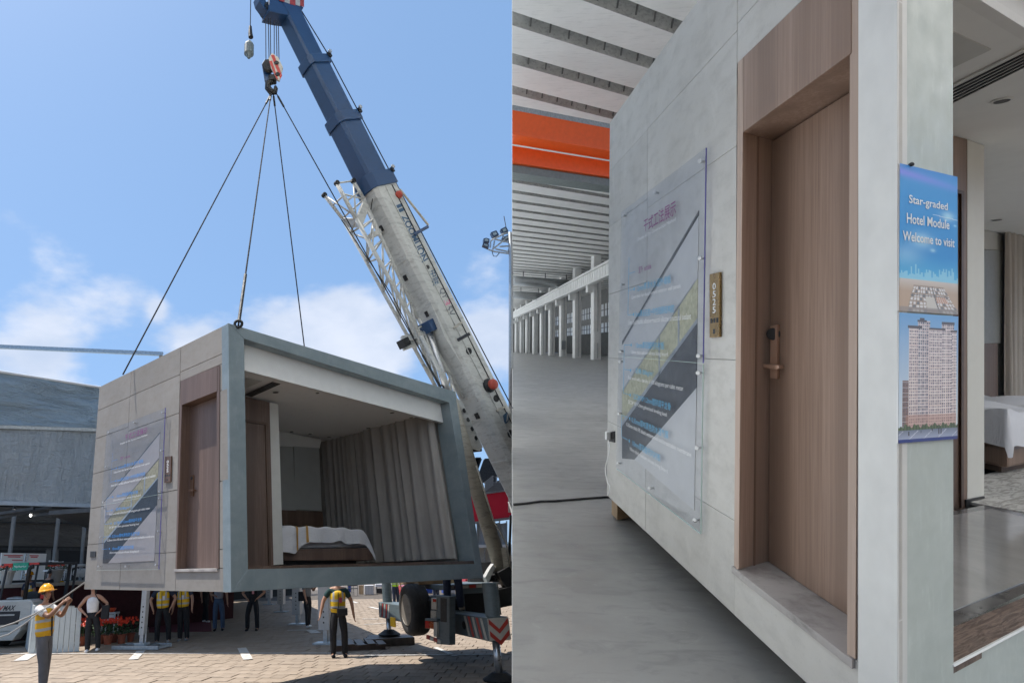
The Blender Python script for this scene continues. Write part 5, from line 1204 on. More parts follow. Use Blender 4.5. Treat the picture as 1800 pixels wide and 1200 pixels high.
m = MB(); m.lathe(on_side(858, 678, 0), nsd, [(.17, 0), (.17, .05), (.12, .09), (.12, .14)], 18); obj('cable_reel', m, M_oil, parent=crane)
m = MB(); m.lathe(on_side(864, 676, .14), nsd, [(.12, 0), (.125, .08), (.10, .12), (.03, .13)], 18); obj('reel_cap', m, M_red, parent=crane, smooth=True)
m = MB(); m.bar(on_side(873, 722, .03), on_side(888, 714, .12), .05, .05); obj('lamp_bracket', m, M_cy, parent=crane)
gp = on_side(884, 730, .02); m = MB(); m.add([gp] + [gp + bax * .20 * math.cos(a) * 1.0 + nun * .20 * math.sin(a) for a in [R(-95 + 15 * i) for i in range(9)]], [(0, i, i + 1) for i in range(1, 9)]); obj('angle_gauge', m, M_lb, parent=crane)
m = MB(); m.poly([gp + nsd * .003 + bax * .17 * math.cos(a) + nun * .17 * math.sin(a) for a in [R(-85 + 12 * i) for i in range(8)]]); obj('gauge_dial', m, M_hw, parent=crane)
# boom head with sheaves, striped shield and rope drops
hd = thing('boom_head', '', '', TIP, 'yard') if False else None
hp = [(448, 0), (470, -6), (500, 2), (528, 22), (533, 30), (512, 34), (498, 36), (488, 34), (474, 31), (468, 26), (463, 14), (455, 12)]
HPl = Plane(TIP, nsd)
m = MB(); m.prism([HPl.at(x, y_) + nsd * .20 for x, y_ in ((466, 30), (467, 8), (478, 2), (505, 6), (527, 24), (520, 36), (500, 37), (486, 35))], -nsd * .40); obj('boom_head', m, M_cb, parent=crane, bevel=.01)
m = MB(); m.prism([HPl.at(x, y_) + nsd * .12 for x, y_ in ((449, -2), (458, -4), (466, 14), (466, 26), (460, 20), (452, 9))], -nsd * .24); obj('jib_lug', m, M_cb, parent=crane)
stripes = ((474, 0, 484, 9), (484, -1, 493, 15), (493, 2, 502, 18), (502, 4, 512, 21), (512, 6, 520, 22), (520, 8, 527, 23))
for k, (x0, y0, x1, y1) in enumerate(stripes):
    m = MB(); m.prism([HPl.at(x, y_) + nsd * .225 for x, y_ in ((x0, y0), (x1, y0 + 1.5), (x1, y1 + 1), (x0, y1 - 2))], -nsd * .012); obj('hazard_plate', m, (M_hz if k % 2 else M_hw), parent=crane)
for x, y_ in ((524, 5), (500, -2), (527, 12)):
    m = MB(); m.bar(HPl.at(x, y_), HPl.at(x + 5, y_ - 7), .06, .04); obj('head_fitting', m, M_oil, parent=crane)
for x, y_ in ((470, 20), (480, 22)):
    m = MB(); m.lathe(HPl.at(x, y_) - nsd * .16, nsd, [(.14, 0), (.16, .02), (.13, .05), (.13, .09), (.16, .12), (.14, .14), (.14, .3)], 16); obj('sheave', m, M_oil, parent=crane)
m = MB(); m.tube([HPl.at(525, 22) + nsd * .1, on_axis(109) - nun * .45 + nsd * .2, on_axis(209) - nun * .5 + nsd * .2, on_axis(320) - nun * .55 + nsd * .2, on_axis(560) - nun * .62 + nsd * .2, BASE - nun * .70 + nsd * .2], .014, 6); obj('winch_rope', m, M_rope, parent=crane)
# luffing cylinder
cyl0, cyl1 = deep(752, 575, on_axis(600).y - .35), deep(886, 1016, on_axis(822).y - .55)
cmid = cyl0.lerp(cyl1, .30)
m = MB(); m.tube([cyl0, cmid], .085, 16); obj('cylinder_rod', m, M_['chrome'], parent=crane, smooth=True)
m = MB(); m.tube([cmid, cmid.lerp(cyl1, .02), cmid.lerp(cyl1, .03), cyl1], [.13, .15, .165, .165], 18); obj('cylinder_barrel', m, M_cy, parent=crane, smooth=True)
m = MB(); m.tube([cmid.lerp(cyl1, .4) + nsd * .19, cmid.lerp(cyl1, .7) + nsd * .2, cmid.lerp(cyl1, .82) + nsd * .30 + V((.05, 0, 0)), cyl1 + nsd * .25], .018, 6); obj('hydraulic_pipe', m, M_cy, parent=crane, smooth=True)
m = MB(); m.box(cyl0 + nun * .0, bax * .14, nsd * .22, nun * .13); obj('cylinder_bracket', m, M_cb, parent=crane, bevel=.02)
m = MB(); m.prism([on_axis(530) + nun * hh4 + nsd * .30, on_axis(640) + nun * hh4 + nsd * .30, on_axis(590) + nun * (hh4 + .10) + nsd * .30], -nsd * .6); obj('cylinder_lug', m, M_cw, parent=crane)
# stowed lattice jib beside the boom
def jp(px, py, dy=0.0): return deep(px, py, on_axis(min(py + 30, 900)).y - .45 + dy)
def jbar(a, b, r, nm, mat=M_cw): obj(nm, MB().tube([a, b], r, 7), mat, parent=crane, smooth=True)
chA = [jp(570, 343, .3), jp(602, 384, .3), jp(772, 690, .3), jp(800, 740, .3)]
chB = [jp(592, 322, -.2), jp(626, 385, -.2), jp(740, 590, -.2), jp(806, 715, -.2)]
chC = [jp(621, 318, .1), jp(640, 350, .1), jp(735, 560, .1), jp(815, 700, .1)]
for ch_, r in ((chA, .045), (chB, .052), (chC, .042)):
    for a, b in zip(ch_, ch_[1:]): jbar(a, b, r, 'jib_chord')
    obj('jib_eye', MB().lathe(ch_[0] - nsd * .05, nsd, [(.06, 0), (.06, .10)], 10), M_oil, parent=crane)
for a, b in ((chA[0], chB[0].lerp(chB[1], .9)), (chA[0].lerp(chA[1], .45), chB[0].lerp(chB[1], .35)), (chB[0], chC[0]), (chC[0], chB[1]), (chA[1], chC[1]), (chA[1], chB[1]), (chB[0].lerp(chB[1], .5), chC[0].lerp(chC[1], .6)), (chC[1], chB[0].lerp(chB[1], .3))): jbar(a, b, .022, 'jib_brace')
obj('jib_gusset', MB().prism([chA[1], chB[1] , chB[1].lerp(chB[2], .08), chA[1].lerp(chA[2], .05)], nsd * .03), M_cw, parent=crane); obj('jib_gusset', MB().prism([chB[1], chC[1], chC[1].lerp(chC[2], .08), chB[1].lerp(chB[2], .08)], nsd * .03), M_cw, parent=crane)
def along(ch_, t):                                           # along the two long spans
    return ch_[1].lerp(ch_[2], t / .78) if t < .78 else ch_[2].lerp(ch_[3], (t - .78) / .22)
n_ = 15
for k in range(n_):
    t0, t1 = k / n_, (k + 1) / n_
    for X, Y in ((chA, chB), (chB, chC), (chA, chC)):
        a, b = (along(X, t0), along(Y, t1)) if k % 2 else (along(Y, t0), along(X, t1)); jbar(a, b, .024, 'jib_lacing')
for y_ in (384, 583):
    a = jp(700 if y_ == 583 else 598, y_ + 25, 0); 
m = MB(); m.bar(jp(706, 597), jp(766, 582, .2), .14, .16); obj('jib_cradle', m, M_cw, parent=crane, bevel=.01); m = MB(); m.bar(jp(708, 612), jp(744, 598, .2), .10, .12); obj('jib_cradle', m, M_cw, parent=crane, bevel=.01)
m = MB(); m.box(jp(710, 603, -.1), bax * .10, nsd * .12, nun * .10); obj('cradle_pin', m, M_oil, parent=crane); m = MB(); m.bar(jp(650, 416), jp(672, 405, .2), .10, .12); obj('jib_cradle', m, M_cw, parent=crane)
m = MB(); m.tube([jp(600, 386), jp(690, 520), jp(772, 680)], .012, 5); obj('jib_cable', m, M_rope, parent=crane)
# perforated foot plates of the jib, right of the module
m = MB(); q = [jp(x, y_, -.25) for x, y_ in ((800, 698), (812, 708), (847, 786), (842, 792), (829, 788))]; m.prism(q, nsd * .03); obj('jib_foot_plate', m, M_cw, parent=crane)
for k in range(4): p = jp(814 + k * 7, 722 + k * 16, -.27); obj('plate_hole', MB().lathe(p + nsd * .035, nsd, [(.055, 0), (.055, .003)], 10), M_oil, parent=crane)
m = MB(); m.bar(jp(828, 790, -.1), jp(846, 788, -.1), .10, .12); obj('jib_foot', m, M_oil, parent=crane)
# ---- chassis
cf, cl_ = V((.965, .262, 0)).normalized(), V((.262, -.965, 0)).normalized()
Np, Fp = gnd(880, 1196), gnd(685, 1131); C0 = (Np + Fp) / 2
def L(f, l, z_): return C0 + cf * f + cl_ * l + V((0, 0, z_))
def cbox(f0, f1, l0, l1, z0, z1, mat, nm, bevel=.01, par=None): 
    m = MB(); m.box(L((f0 + f1) / 2, (l0 + l1) / 2, (z0 + z1) / 2), cf * (f1 - f0) / 2, cl_ * (l1 - l0) / 2, V((0, 0, (z1 - z0) / 2))); return obj(nm, m, mat, parent=par or crane, bevel=bevel)
Lh = (Np - Fp).length / 2
FE = 1.05                                            # the chassis is built as far as it is in view
for s, nm in ((1, 'outrigger_beam'), (-1, 'outrigger_beam')):
    beam = cbox(-.20, .20, s * (.6 if s > 0 else .5), s * (Lh + .16), .62, .98, M_cg, nm) if s > 0 else cbox(-.2, .2, -(Lh + .16), -.5, .62, .98, M_cg, nm)
    e = s * (Lh + .17)
    for k in range(5):                                        # hazard stripes on the rear face of the beam end
        a0 = s * (Lh - .62 + k * .16); m = MB(); m.prism([L(-.206, a0, .64), L(-.206, a0 + s * .08, .64), L(-.206, a0 + s * -.04 + s * .0, .96), L(-.206, a0 - s * .12, .96)], cf * .004); obj('hazard_stripe', m, M_hz if k % 2 else M_hw, parent=beam)
    if s > 0:
        m = MB(); m.prism([L(-.2, e + .004, .63), L(.2, e + .004, .63), L(.2, e + .004, .97), L(-.2, e + .004, .97)], -cl_ * .006); obj('end_plate', m, M_hw, parent=beam)
        for z0 in (.70, .88): m = MB(); m.prism([L(-.18, e + .01, z0 + .08), L(0, e + .01, z0 - .08), L(.18, e + .01, z0 + .08), L(.18, e + .01, z0), L(0, e + .01, z0 - .16 + .0), L(-.18, e + .01, z0)][:3] + [L(.18, e + .01, z0 + .0), L(0, e + .01, z0 - .15), L(-.18, e + .01, z0 + .0)], -cl_ * .004); obj('chevron', m, M_hz, parent=beam)
        obj('beam_hole', MB().lathe(L(-.21, Lh - .75, .8), -cf, [(.07, 0), (.07, .004)], 12), M_oil, parent=beam)
        obj('beam_hole', MB().lathe(L(-.21, 1.25, .8), -cf, [(.08, 0), (.08, .004)], 12), M_oil, parent=beam)
    m = MB(); m.tube([L(0, s * Lh, .60), L(0, s * Lh, 1.52)], .125, 18); jk = obj('jack_cylinder', m, M_cg, parent=crane, smooth=False)
    m = MB(); m.tube([L(0, s * Lh, .10), L(0, s * Lh, .62)], .065, 16); obj('jack_rod', m, M_['chrome'], parent=crane, smooth=True)
    m = MB(); m.lathe(L(0, s * Lh, .0 if s > 0 else .20), (0, 0, 1), [(.27, 0), (.29, .03), (.20, .08), (.12, .13)], 20); obj('jack_pad', m, M_oil, parent=crane)
cbox(-.30, FE, -1.0, 1.0, .82, 1.18, M_oil, 'chassis_frame'); deck = cbox(-.1, FE, -1.22, 1.22, 1.36, 1.46, M_cg, 'deck')
cbox(.25, FE, 1.16, 1.22, .86, 1.36, M_cg, 'side_panel'); cbox(.27, FE - .1, 1.215, 1.225, .92, 1.28, M_oil, 'side_recess'); cbox(.1, FE, 1.18, 1.26, .70, .80, M_oil, 'step_board')
for k in range(7):
    cbox(-.08 + k * .16, .06 + k * .16, 1.222, 1.228, 1.385, 1.445, M_hz if k % 2 else M_hw, 'reflector_strip', 0)
    if k > 1: cbox(.02 + k * .14, .12 + k * .14, 1.262, 1.268, .705, .795, M_hz if k % 2 else M_hw, 'step_stripe', 0)
RP = Plane(L(-.50, 0, 1), -cf)
def rpl(x0, y0, x1, y1, t0, t1, mat, nm, sk=0.0): return obj(nm, MB().plate(RP, [(x0, y0), (x1, y0 + sk), (x1, y1 + sk), (x0, y1)], t0, t1), mat, parent=crane, bevel=.006)
rpl(767, 1046, 790, 1131, -.12, 0, M_cg, 'rear_post', 2); rpl(774, 1050, 785, 1092, -.05, .004, M_oil, 'post_slot', 1)
rpl(747, 1086, 768, 1090, -.1, .06, M_cg, 'rear_bumper', 1); rpl(747, 1090, 754, 1103, -.05, .05, M_rl, 'tail_lamp', 1); rpl(755, 1091, 762, 1104, -.05, .05, simple('amber_lamp_glass', (.45, .09, .02), .25), 'tail_lamp', 1); rpl(762, 1092, 768, 1118, -.05, .045, M_hw, 'bumper_end', 1)
rpl(758, 1050, 767, 1070, -.06, .02, M_hw, 'lamp_panel', 1); rpl(760.5, 1051.5, 766, 1057, 0, .03, M_rl, 'tail_lamp', .5); rpl(757, 1072, 766, 1088, -.06, .01, M_cy, 'rear_bracket', 1)
for k in range(4): rpl(749 + 6.5 * k, 1115 + 2.4 * k, 755 + 6.5 * k, 1122 + 2.4 * k, -.02, .02, M_hz if k % 2 == 0 else M_hw, 'reflector_strip', 2)
cbox(-.50, -.46, -1.25, -.95, .55, .75, simple('yellow_number_plate', (.75, .45, .02), .5), 'number_plate')
for k, (f0, f1, l0, l1, z0, z1, mm) in enumerate(((-.45, .2, -.5, -.3, 1.46, 1.66, 'raw'), (-.5, .5, -.2, 0, 1.46, 1.62, 'raw'), (-.35, .6, .1, .35, 1.46, 1.58, 'raw'))):
    tb = cbox(f0, f1, l0, l1, z0, z1, M_raw, 'timber_balk', .01); tb.parent = None; tb.matrix_world = MWD[crane.name]; tag(tb, ['square timber balk lying nearest the spare tyre', 'middle timber balk on the crane deck', 'flat timber balk on the crane deck by the standing man'][k], 'timber', 'timber on the crane deck')
# turntable and dark machinery at the boom foot
m = MB(); m.lathe(L(1.6, .1, 1.46), (0, 0, 1), [(.62, 0), (.62, .12), (.5, .16), (.5, .4)], 24)
tt = obj('turntable', m, M_oil, parent=crane)
for (px0, py0, px1, py1, w_, mm, nm) in ((868, 1052, 905, 1044, .35, M_oil, 'slew_motor'), (882, 1000, 903, 1040, .30, M_oil, 'cylinder_foot'), (857, 1012, 868, 994, .10, M_cw, 'cab_step'), (872, 1046, 872, 1030, .10, M_cy, 'valve'), (884, 962, 890, 1000, .12, M_cy, 'hose_manifold'), (898, 905, 894, 1000, .05, M_oil, 'rope_guide_post')):
    m = MB(); m.bar(deep(px0, py0, 13.6), deep(px1, py1, 13.6), w_, w_); obj(nm, m, mm, parent=crane, bevel=.01)
m = MB(); m.prism([deep(x, y_, 13.5) for x, y_ in ((853, 1014), (862, 998), (868, 990), (868, 1000), (858, 1026))], V((0, .3, 0))); obj('turntable_side', m, M_cw, parent=crane)
for sd_ in (-.38, .38):
    e_ = on_axis(900) + nsd * sd_; m = MB(); m.prism([L(2.3, .1 - sd_, 1.6), L(4.2, .1 - sd_, 1.6), e_ + bax * .3 - nun * .3, e_ - bax * .5 + nun * .35], nsd * .05); obj('turret_plate', m, M_cw, parent=crane, bevel=.01)
m = MB(); m.box(L(3.2, .1, 1.5), cf * 1.2, cl_ * .9, V((0, 0, .14))); obj('turret_base', m, M_oil, parent=crane)
# spare wheel at the rear
tyP = Plane(L(-.62, 0, 1), -cf); tc_ = tyP.at(714, 1071)
tr_ = (tyP.at(714, 1027) - tyP.at(714, 1115)).length / 2
wheel = obj('spare_wheel', MB().lathe(tc_ + cf * .02, cf, [(tr_ * .60, .0), (tr_ * .62, -.02), (tr_ * .80, -.035), (tr_ * .95, -.01), (tr_, .05), (tr_, .30), (tr_ * .95, .36), (tr_ * .62, .35)], 40), M_['rubber'], parent=crane, smooth=True)
for k in range(3): m = MB(); m.lathe(tc_ + cf * (.08 + .07 * k), cf, [(tr_ * 1.004, 0), (tr_ * 1.012, .003), (tr_ * 1.012, .028), (tr_ * 1.004, .031)], 40); obj('tread_rib', m, M_['rubber'], parent=wheel)
m = MB(); m.lathe(tc_, cf, [(tr_ * .62, -.005), (tr_ * .58, -.02), (tr_ * .54, .03), (tr_ * .50, .30), (tr_ * .47, .31), (.02, .32)], 32); obj('rim', m, weathered('sandy_rim_paint', (.22, .20, .17), .5), parent=wheel, smooth=False)
# wood packing under the far jack
M_old = wood('old_dark_timber', (.075, .052, .036), (.12, .085, .06), across=(4, 30, 30))
wp_ = thing('timber_packing', 'stack of weathered timber balks under the far outrigger pad', 'timber', Fp, 'yard')
for k in range(3):
    c = Fp + V((-.02, -.32 + .32 * k, .09)); d_ = V((.99, .1, 0)); obj('balk', MB().box(c, d_ * (.62 - .05 * k), V((-.1, .99, 0)) * .15, V((0, 0, .09))), M_old, parent=wp_, bevel=.02)
sp_ = thing('timber_pallet', 'broken dark timber pallet lying beside the man in green', 'pallet', gnd(632, 1139), 'yard')
for k in range(5):
    c = gnd(632, 1139) + V((-.5 + .25 * k, 0, .13 + .02 * (k % 2))); obj('slat', MB().box(c, V((.09, .02, 0)), V((-.05, .42, .02)), V((0, 0, .015))), M_old, parent=sp_)
for k in range(2): c = gnd(632, 1139) + V((0, -.3 + .6 * k, .06)); obj('bearer', MB().box(c, V((.62, .05, 0)), V((0, .05, 0)), V((0, 0, .06))), M_['wood_dark'], parent=sp_)
person('person in dark trousers and yellow vest standing on the outrigger beam of the crane', L(0, 1.3, .99), 1.72, yaw=R(150), top='white', legs='greytr' if False else 'navy', vest='vest', shoe='beige', feet=((-.13, 0, .07), (.12, .05, .07)), helmet=False)
# ---- hook blocks and slings
hookp = deep(480, 163, 10.6)
hb_ = thing('hook_block', 'large hook block with red and white striped cheek plates above the slings', 'hook', hookp, 'yard')
hv_ = HPl.p; 
def hk(px, py, dy=0.0): return deep(px, py, 10.6 + dy)
m = MB(); m.prism([hk(x, y_, .10) for x, y_ in ((460, 113), (466, 104), (472, 106), (477, 128), (470, 143), (465, 142))], V((0, .06, 0))); obj('cheek_plate', m, M_cb, parent=hb_, bevel=.005)
m = MB(); m.prism([hk(x, y_, -.10) for x, y_ in ((478, 93), (489, 101), (497, 118), (491, 142), (486, 139), (476, 118), (472, 103))], V((0, .06, 0))); ck = obj('cheek_plate', m, M_hw, parent=hb_, bevel=.005)
for a, b, c, d in (((476, 97), (482, 97), (496, 133), (493, 139)), ((473, 108), (478, 107), (489, 140), (486, 139))):
    obj('red_stripe', MB().prism([hk(x, y_, -.103) for x, y_ in (a, b, c, d)], V((0, .003, 0))), M_hz, parent=ck)
for x, y_ in ((486, 111), (488, 131)): obj('axle_cap', MB().lathe(hk(x, y_, -.10), (0, -1, 0), [(.06, 0), (.05, .02)], 14), M_oil, parent=ck)
m = MB(); m.lathe(hk(475, 113, -.02), (0, 1, 0), [(.17, 0), (.19, .02), (.16, .05), (.19, .08), (.17, .10)], 20); obj('sheave', m, M_oil, parent=hb_)
m = MB(); m.box(hk(479, 140), V((.09, 0, 0)), V((0, .09, 0)), V((0, 0, .09))); obj('swivel', m, M_oil, parent=hb_, bevel=.03)
m = MB(); m.tube([hk(480, 143), hk(471, 147), hk(471, 155), hk(477, 162), hk(483, 162), hk(485, 156), hk(484, 152)], [.07, .075, .075, .08, .07, .05, .03], 12); obj('hook', m, M_oil, parent=hb_, smooth=True)
for k, (x0, x1) in enumerate(((467, 467.5), (471.5, 473), (475, 476), (482, 482), (485.5, 487), (489, 490.5))):
    m = MB(); m.tube([hk(x0, 32 if k < 3 else 36), hk(x1, 105)], .011, 6); obj('fall_rope', m, M_rope, parent=hb_)
ah = thing('auxiliary_hook', 'small weighted auxiliary hook hanging on its own rope', 'hook', hk(437, 100), 'yard')
m = MB(); m.tube([hk(441, -20), hk(440, 48)], .012, 6); obj('rope', m, M_rope, parent=ah)
m = MB(); m.tube([hk(440, 47), hk(440, 58), hk(441, 66)], [.035, .05, .06], 10); obj('socket', m, M_oil, parent=ah)
m = MB(); m.lathe(hk(437.5, 97), (0, 0, 1), [(.03, -.10), (.08, .0), (.115, .03), (.115, .30), (.09, .36), (.03, .45)], 16); obj('headache_ball', m, M_cg, parent=ah, smooth=False)
topP = Plane(T, eg)
def lug(px, py): return topP.at(px, py)
lugs = [(lug(419, 571.5), 'sling to the near corner of the module roof'), (LF.shift(-.3).meet(topP.at(215, 659), V((0, 0, 1))) if False else topP.at(216, 658), 'sling running down to the far left of the module roof'), (T + (Rt - T) * .5 + V((0, 0, 0)), ''), (topP.at(776, 683), 'sling passing in front of the lattice jib')]
# rear lug: behind the top beam, in line with the visible rope
rl = deep(537.5, 612, 11.6)
for k, (b, lb) in enumerate(((lugs[0][0], lugs[0][1]), (lugs[1][0], lugs[1][1]), (rl + V((0, 0, -.25)), 'sling going behind the long top beam of the module'), (lugs[3][0], lugs[3][1]))):
    off = (-.04, -.02, .02, .05)[k]; a = hk(479 + off * 60, 163)
    sl_ = thing('sling', 'steel rope ' + lb, 'sling', b, 'yard', group='four lifting slings')
    tp = a.lerp(b, .0); m = MB()
    if k == 3: a = hk(485, 163)
    m.tube([a, b], .013, 7); obj('rope', m, M_rope, parent=sl_)
    m = MB(); m.tube([a.lerp(b, .015), a.lerp(b, .055)], .024, 7); obj('ferrule', m, M_oil, parent=sl_)
    if k in (0, 3):
        m = MB(); m.tube([a.lerp(b, .90 if k else .86), a.lerp(b, .99)], .024, 7); obj('ferrule', m, M_oil, parent=sl_)
        m = MB(); rr = .05; c = b + V((0, 0, .02)); m.tube([c + V((rr * math.cos(i), 0, rr * math.sin(i))) for i in [R(30 * j) for j in range(13)]], .02, 8); obj('shackle', m, M_oil, parent=sl_, smooth=True)
# tag line from the module corner through the worker's hands
tg = [deep(148, 1024, 9.7), deep(108, 1052, 11.2), deep(60, 1079, 11.4), deep(25, 1094, 11.5), deep(-8, 1105, 11.6)]
tag(obj('tag_line', MB().tube(tg, .014, 6), simple('pale_rope', (.33, .31, .28), .8), smooth=True), 'taut pale tag line running from the module corner past the worker', 'rope')
tg = [deep(102, 1055, 11.25), deep(70, 1075, 11.3), deep(40, 1098, 11.3), deep(15, 1114, 11.4), deep(-8, 1121, 11.5)]
tag(obj('tag_line', MB().tube(tg, .010, 6), simple('pale_rope_tail', (.38, .36, .33), .8), smooth=True), 'slack rope tail hanging from the hands of the worker', 'rope')
# ================================================================== the yard's background
def tarp_mat(name, a, b, sc=(.35, .35, 1.6)):
    m = Mat(name, a, .65); w = m.noise(1.6, 6, .6, m.co(sc), dist=1.6); w2 = m.noise(5, 5, .6, m.co((.4, .4, 1.2)), dist=2.0); m.base(m.mix(m.rng(w, .3, .7), a, b)); m.bump(m.math('ADD', w, m.math('MULTIPLY', w2, .4)), .9, .25); return m.m
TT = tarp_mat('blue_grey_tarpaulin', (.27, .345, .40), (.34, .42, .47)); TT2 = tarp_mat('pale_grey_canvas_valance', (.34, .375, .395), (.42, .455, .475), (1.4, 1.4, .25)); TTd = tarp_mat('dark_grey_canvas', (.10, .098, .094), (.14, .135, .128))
tA, tB = deep(0, 882, 20.0), deep(160, 889, 22.3); tdir = V(((tB - tA).x, (tB - tA).y, 0)).normalized()
TP = Plane(tA, V((tdir.y, -tdir.x, 0))); TP.n = TP.n if TP.n.dot(CAM - tA) > 0 else -TP.n; TP.e = TP.n
tent = thing('marquee', 'large blue-grey tarpaulin marquee with dark interior behind the forklift', 'marquee', gnd(60, 1110), 'yard', rz=math.atan2(tdir.y, tdir.x))
def tq(px, mat, nm, t0=-.05, t1=0.0, **k): return obj(nm, MB().plate(TP, px, t0, t1), mat, parent=tent, **k)
def wrinkled(q, nm, mat, amp, nu=40, nv=14):
    qs = [TP.at(*p) for p in q]; rr = random.Random(5)
    ph = [rr.random() * 6 for _ in range(8)]
    fn = lambda s, t: bil(qs, s, t) + TP.n * (amp * (math.sin(s * 9 + t * 5 + ph[0]) + math.sin(s * 21 - t * 9 + ph[1]) * .5 + math.sin(t * 14 + s * 4 + ph[2]) * .4)) + V((0, 0, amp * .4 * math.sin(s * 6 + ph[3])))
    return obj(nm, MB().grid(fn, nu, nv), mat, parent=tent, smooth=True)
wrinkled([(-120, 640), (250, 694), (250, 756), (-120, 743)], 'roof_tarpaulin', TT, .045)
wrinkled([(-120, 752), (250, 760), (250, 889), (-120, 880)], 'canvas_valance', TT2, .02)
tq([(-120, 743), (250, 755), (250, 760.5), (-120, 749)], M_['steel'], 'gutter_rail', -.1, .08); tq([(-120, 876), (250, 888), (250, 894), (-120, 883)], simple('pale_blue_rail', (.36, .42, .48), .5), 'valance_rail', -.1, .06)
m = MB(); m.tube([TP.at(-120, 636), TP.at(0, 653), TP.at(178, 681)], .05, 8); obj('ridge_tube', m, M_['white'], parent=tent)
inw = -TP.n
# roof of the marquee going back, side and back sheets, inner frame
a, b = TP.at(-120, 640), TP.at(400, 716); rz_ = (a.z + b.z) / 2
m = MB(); m.prism([a, b, b + inw * 16 + V((0, 0, .3)), a + inw * 16 + V((0, 0, .3))], V((0, 0, .05))); obj('roof_sheet', m, TT, parent=tent)
bk = TP.shift(-9.0)
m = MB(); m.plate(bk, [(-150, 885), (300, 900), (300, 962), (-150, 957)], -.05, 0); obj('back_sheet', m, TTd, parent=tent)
for x0, x1, y0, y1 in ((-150, 300, 962, 966), (-150, 300, 917, 919.5)): m = MB(); m.plate(bk, [(x0, y0 - 2), (x1, y0 + 2), (x1, y1 + 2), (x0, y1 - 2)], 0, .1); obj('inner_rail', m, M_['dark'], parent=tent)
for x0, y0, x1, y1 in ((25, 905, 11, 1030), (104, 898, 90, 1030), (-30, 905, -44, 1030), (150, 900, 140, 1030)):
    m = MB(); m.bar(TP.at(x0, y0, -6), TP.at(x1, y1, -6), .12); obj('tent_post', m, simple('grey_aluminium', (.22, .23, .235), .5, .3), parent=tent)
for x0, x1 in ((82, 90), (94, 103)): m = MB(); m.plate(bk, [(x0, 964), (x1, 964), (x1 - 1, 1030), (x0 - 1, 1030)], 0, .1); obj('inner_column', m, simple('grey_panel', (.15, .155, .16), .6), parent=tent)
for x0, y0, x1, y1 in ((-20, 914, 90, 890), (-20, 905, 60, 893), (60, 906, 170, 893)):
    m = MB(); m.bar(TP.at(x0, y0, -3), TP.at(x1, y1, -1), .10); obj('roof_truss', m, M_['dark'], parent=tent)
# dark wall behind everything inside the marquee
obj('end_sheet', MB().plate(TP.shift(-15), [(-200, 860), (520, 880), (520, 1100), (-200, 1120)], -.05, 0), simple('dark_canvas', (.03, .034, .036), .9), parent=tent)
for k, (x, y_) in enumerate(((25, 897), (54, 904.5), (137.5, 896))):
    lt = thing('tent_lamp', ['lit lamp under the marquee roof above the forklift guard', 'lit lamp under the marquee roof, lowest of three', 'lit lamp under the marquee roof next to the module edge'][k], 'lamp', TP.at(x, y_, -3), 'yard', group='lamps in the marquee')
    ml = bpy.data.materials.new('lamp_glow'); ml.use_nodes = True; b_ = ml.node_tree.nodes['Principled BSDF']; b_.inputs['Emission Color'].default_value = (1, .97, .9, 1); b_.inputs['Emission Strength'].default_value = 5
    obj('bulb', MB().lathe(TP.at(x, y_, -3), (0, 0, -1), [(.02, -.03), (.045, 0), (.045, .04), (.02, .07)], 12), ml, parent=lt, smooth=True); obj('cap', MB().lathe(TP.at(x, y_ - 2, -3), (0, 0, 1), [(.09, 0), (.05, .1), (.02, .5)], 10), M_['black'], parent=lt)
# stage platform with its skirt and what stands on it
SP = TP.shift(-.2); sa, sb = SP.at(-100, 1022), SP.at(300, 1014)
st0 = SP.at(100, 1023)
stage = thing('stage', 'raised stage with beige deck and dark red skirt inside the marquee', 'stage', gnd(100, 1100), 'yard', rz=math.atan2(tdir.y, tdir.x))
s0_, s1_ = TP.meet(V((st0.x, st0.y, st0.z)) - tdir * 8, TP.n), TP.meet(st0 + tdir * 7.5, TP.n)
s0_ = V((s0_.x, s0_.y, st0.z)); s1_ = V((s1_.x, s1_.y, st0.z))
obj('deck', MB().prism([s0_, s1_, s1_ + inw * 8, s0_ + inw * 8], V((0, 0, -.10))), simple('beige_deck', (.46, .42, .36), .8), parent=stage)
obj('skirt', MB().prism([s0_ - V((0, 0, .12)) + inw * .05, s1_ - V((0, 0, .12)) + inw * .05, V((s1_.x, s1_.y, .02)) + inw * .05, V((s0_.x, s0_.y, .02)) + inw * .05], inw * .05), simple('dark_red_skirt', (.055, .012, .014), .85, amt=.2), parent=stage)
def onst(px, dpt): 
    """a foot point on the stage deck at image column px, dpt metres back from its edge"""
    p = TP.shift(-dpt).at(px, 1018); return V((p.x, p.y, st0.z + .005))
bd = thing('display_board', 'white display board with red print lines standing on the stage', 'board', onst(42, 4.5), 'yard', rz=math.atan2(tdir.y, tdir.x))
BP = TP.shift(-4.5)
obj('panel', MB().plate(BP, [(3, 971), (82, 972.5), (77, 1018), (-1, 1020)], -.1, 0), M_['white'], parent=bd)
for x0, y0, x1, h_ in ((7, 974.5, 40, 1.6), (14, 977, 36, 1.8), (21, 983, 40, 1.4), (52, 975, 68, 1.6), (54, 977.5, 66, 1.8)):
    obj('print_line', text_mb('中国(广州)绿色建筑' if x0 in (14, 54) else 'Construction of the exhibition', [BP.at(x0, y0, .01), BP.at(x1, y0 + .3, .01), BP.at(x1, y0 + h_ + .3, .01), BP.at(x0, y0 + h_, .01)], weight=.02) if False else MB().plate(BP, [(x0, y0), (x1, y0 + .3), (x1, y0 + h_ + .3), (x0, y0 + h_)], 0, .006), simple('red_print', (.55, .05, .07), .5), parent=bd)
ld = thing('step_ladder', 'thin metal ladder leaning on the white display board', 'ladder', onst(46, 4.2), 'yard')
LP = TP.shift(-4.1)
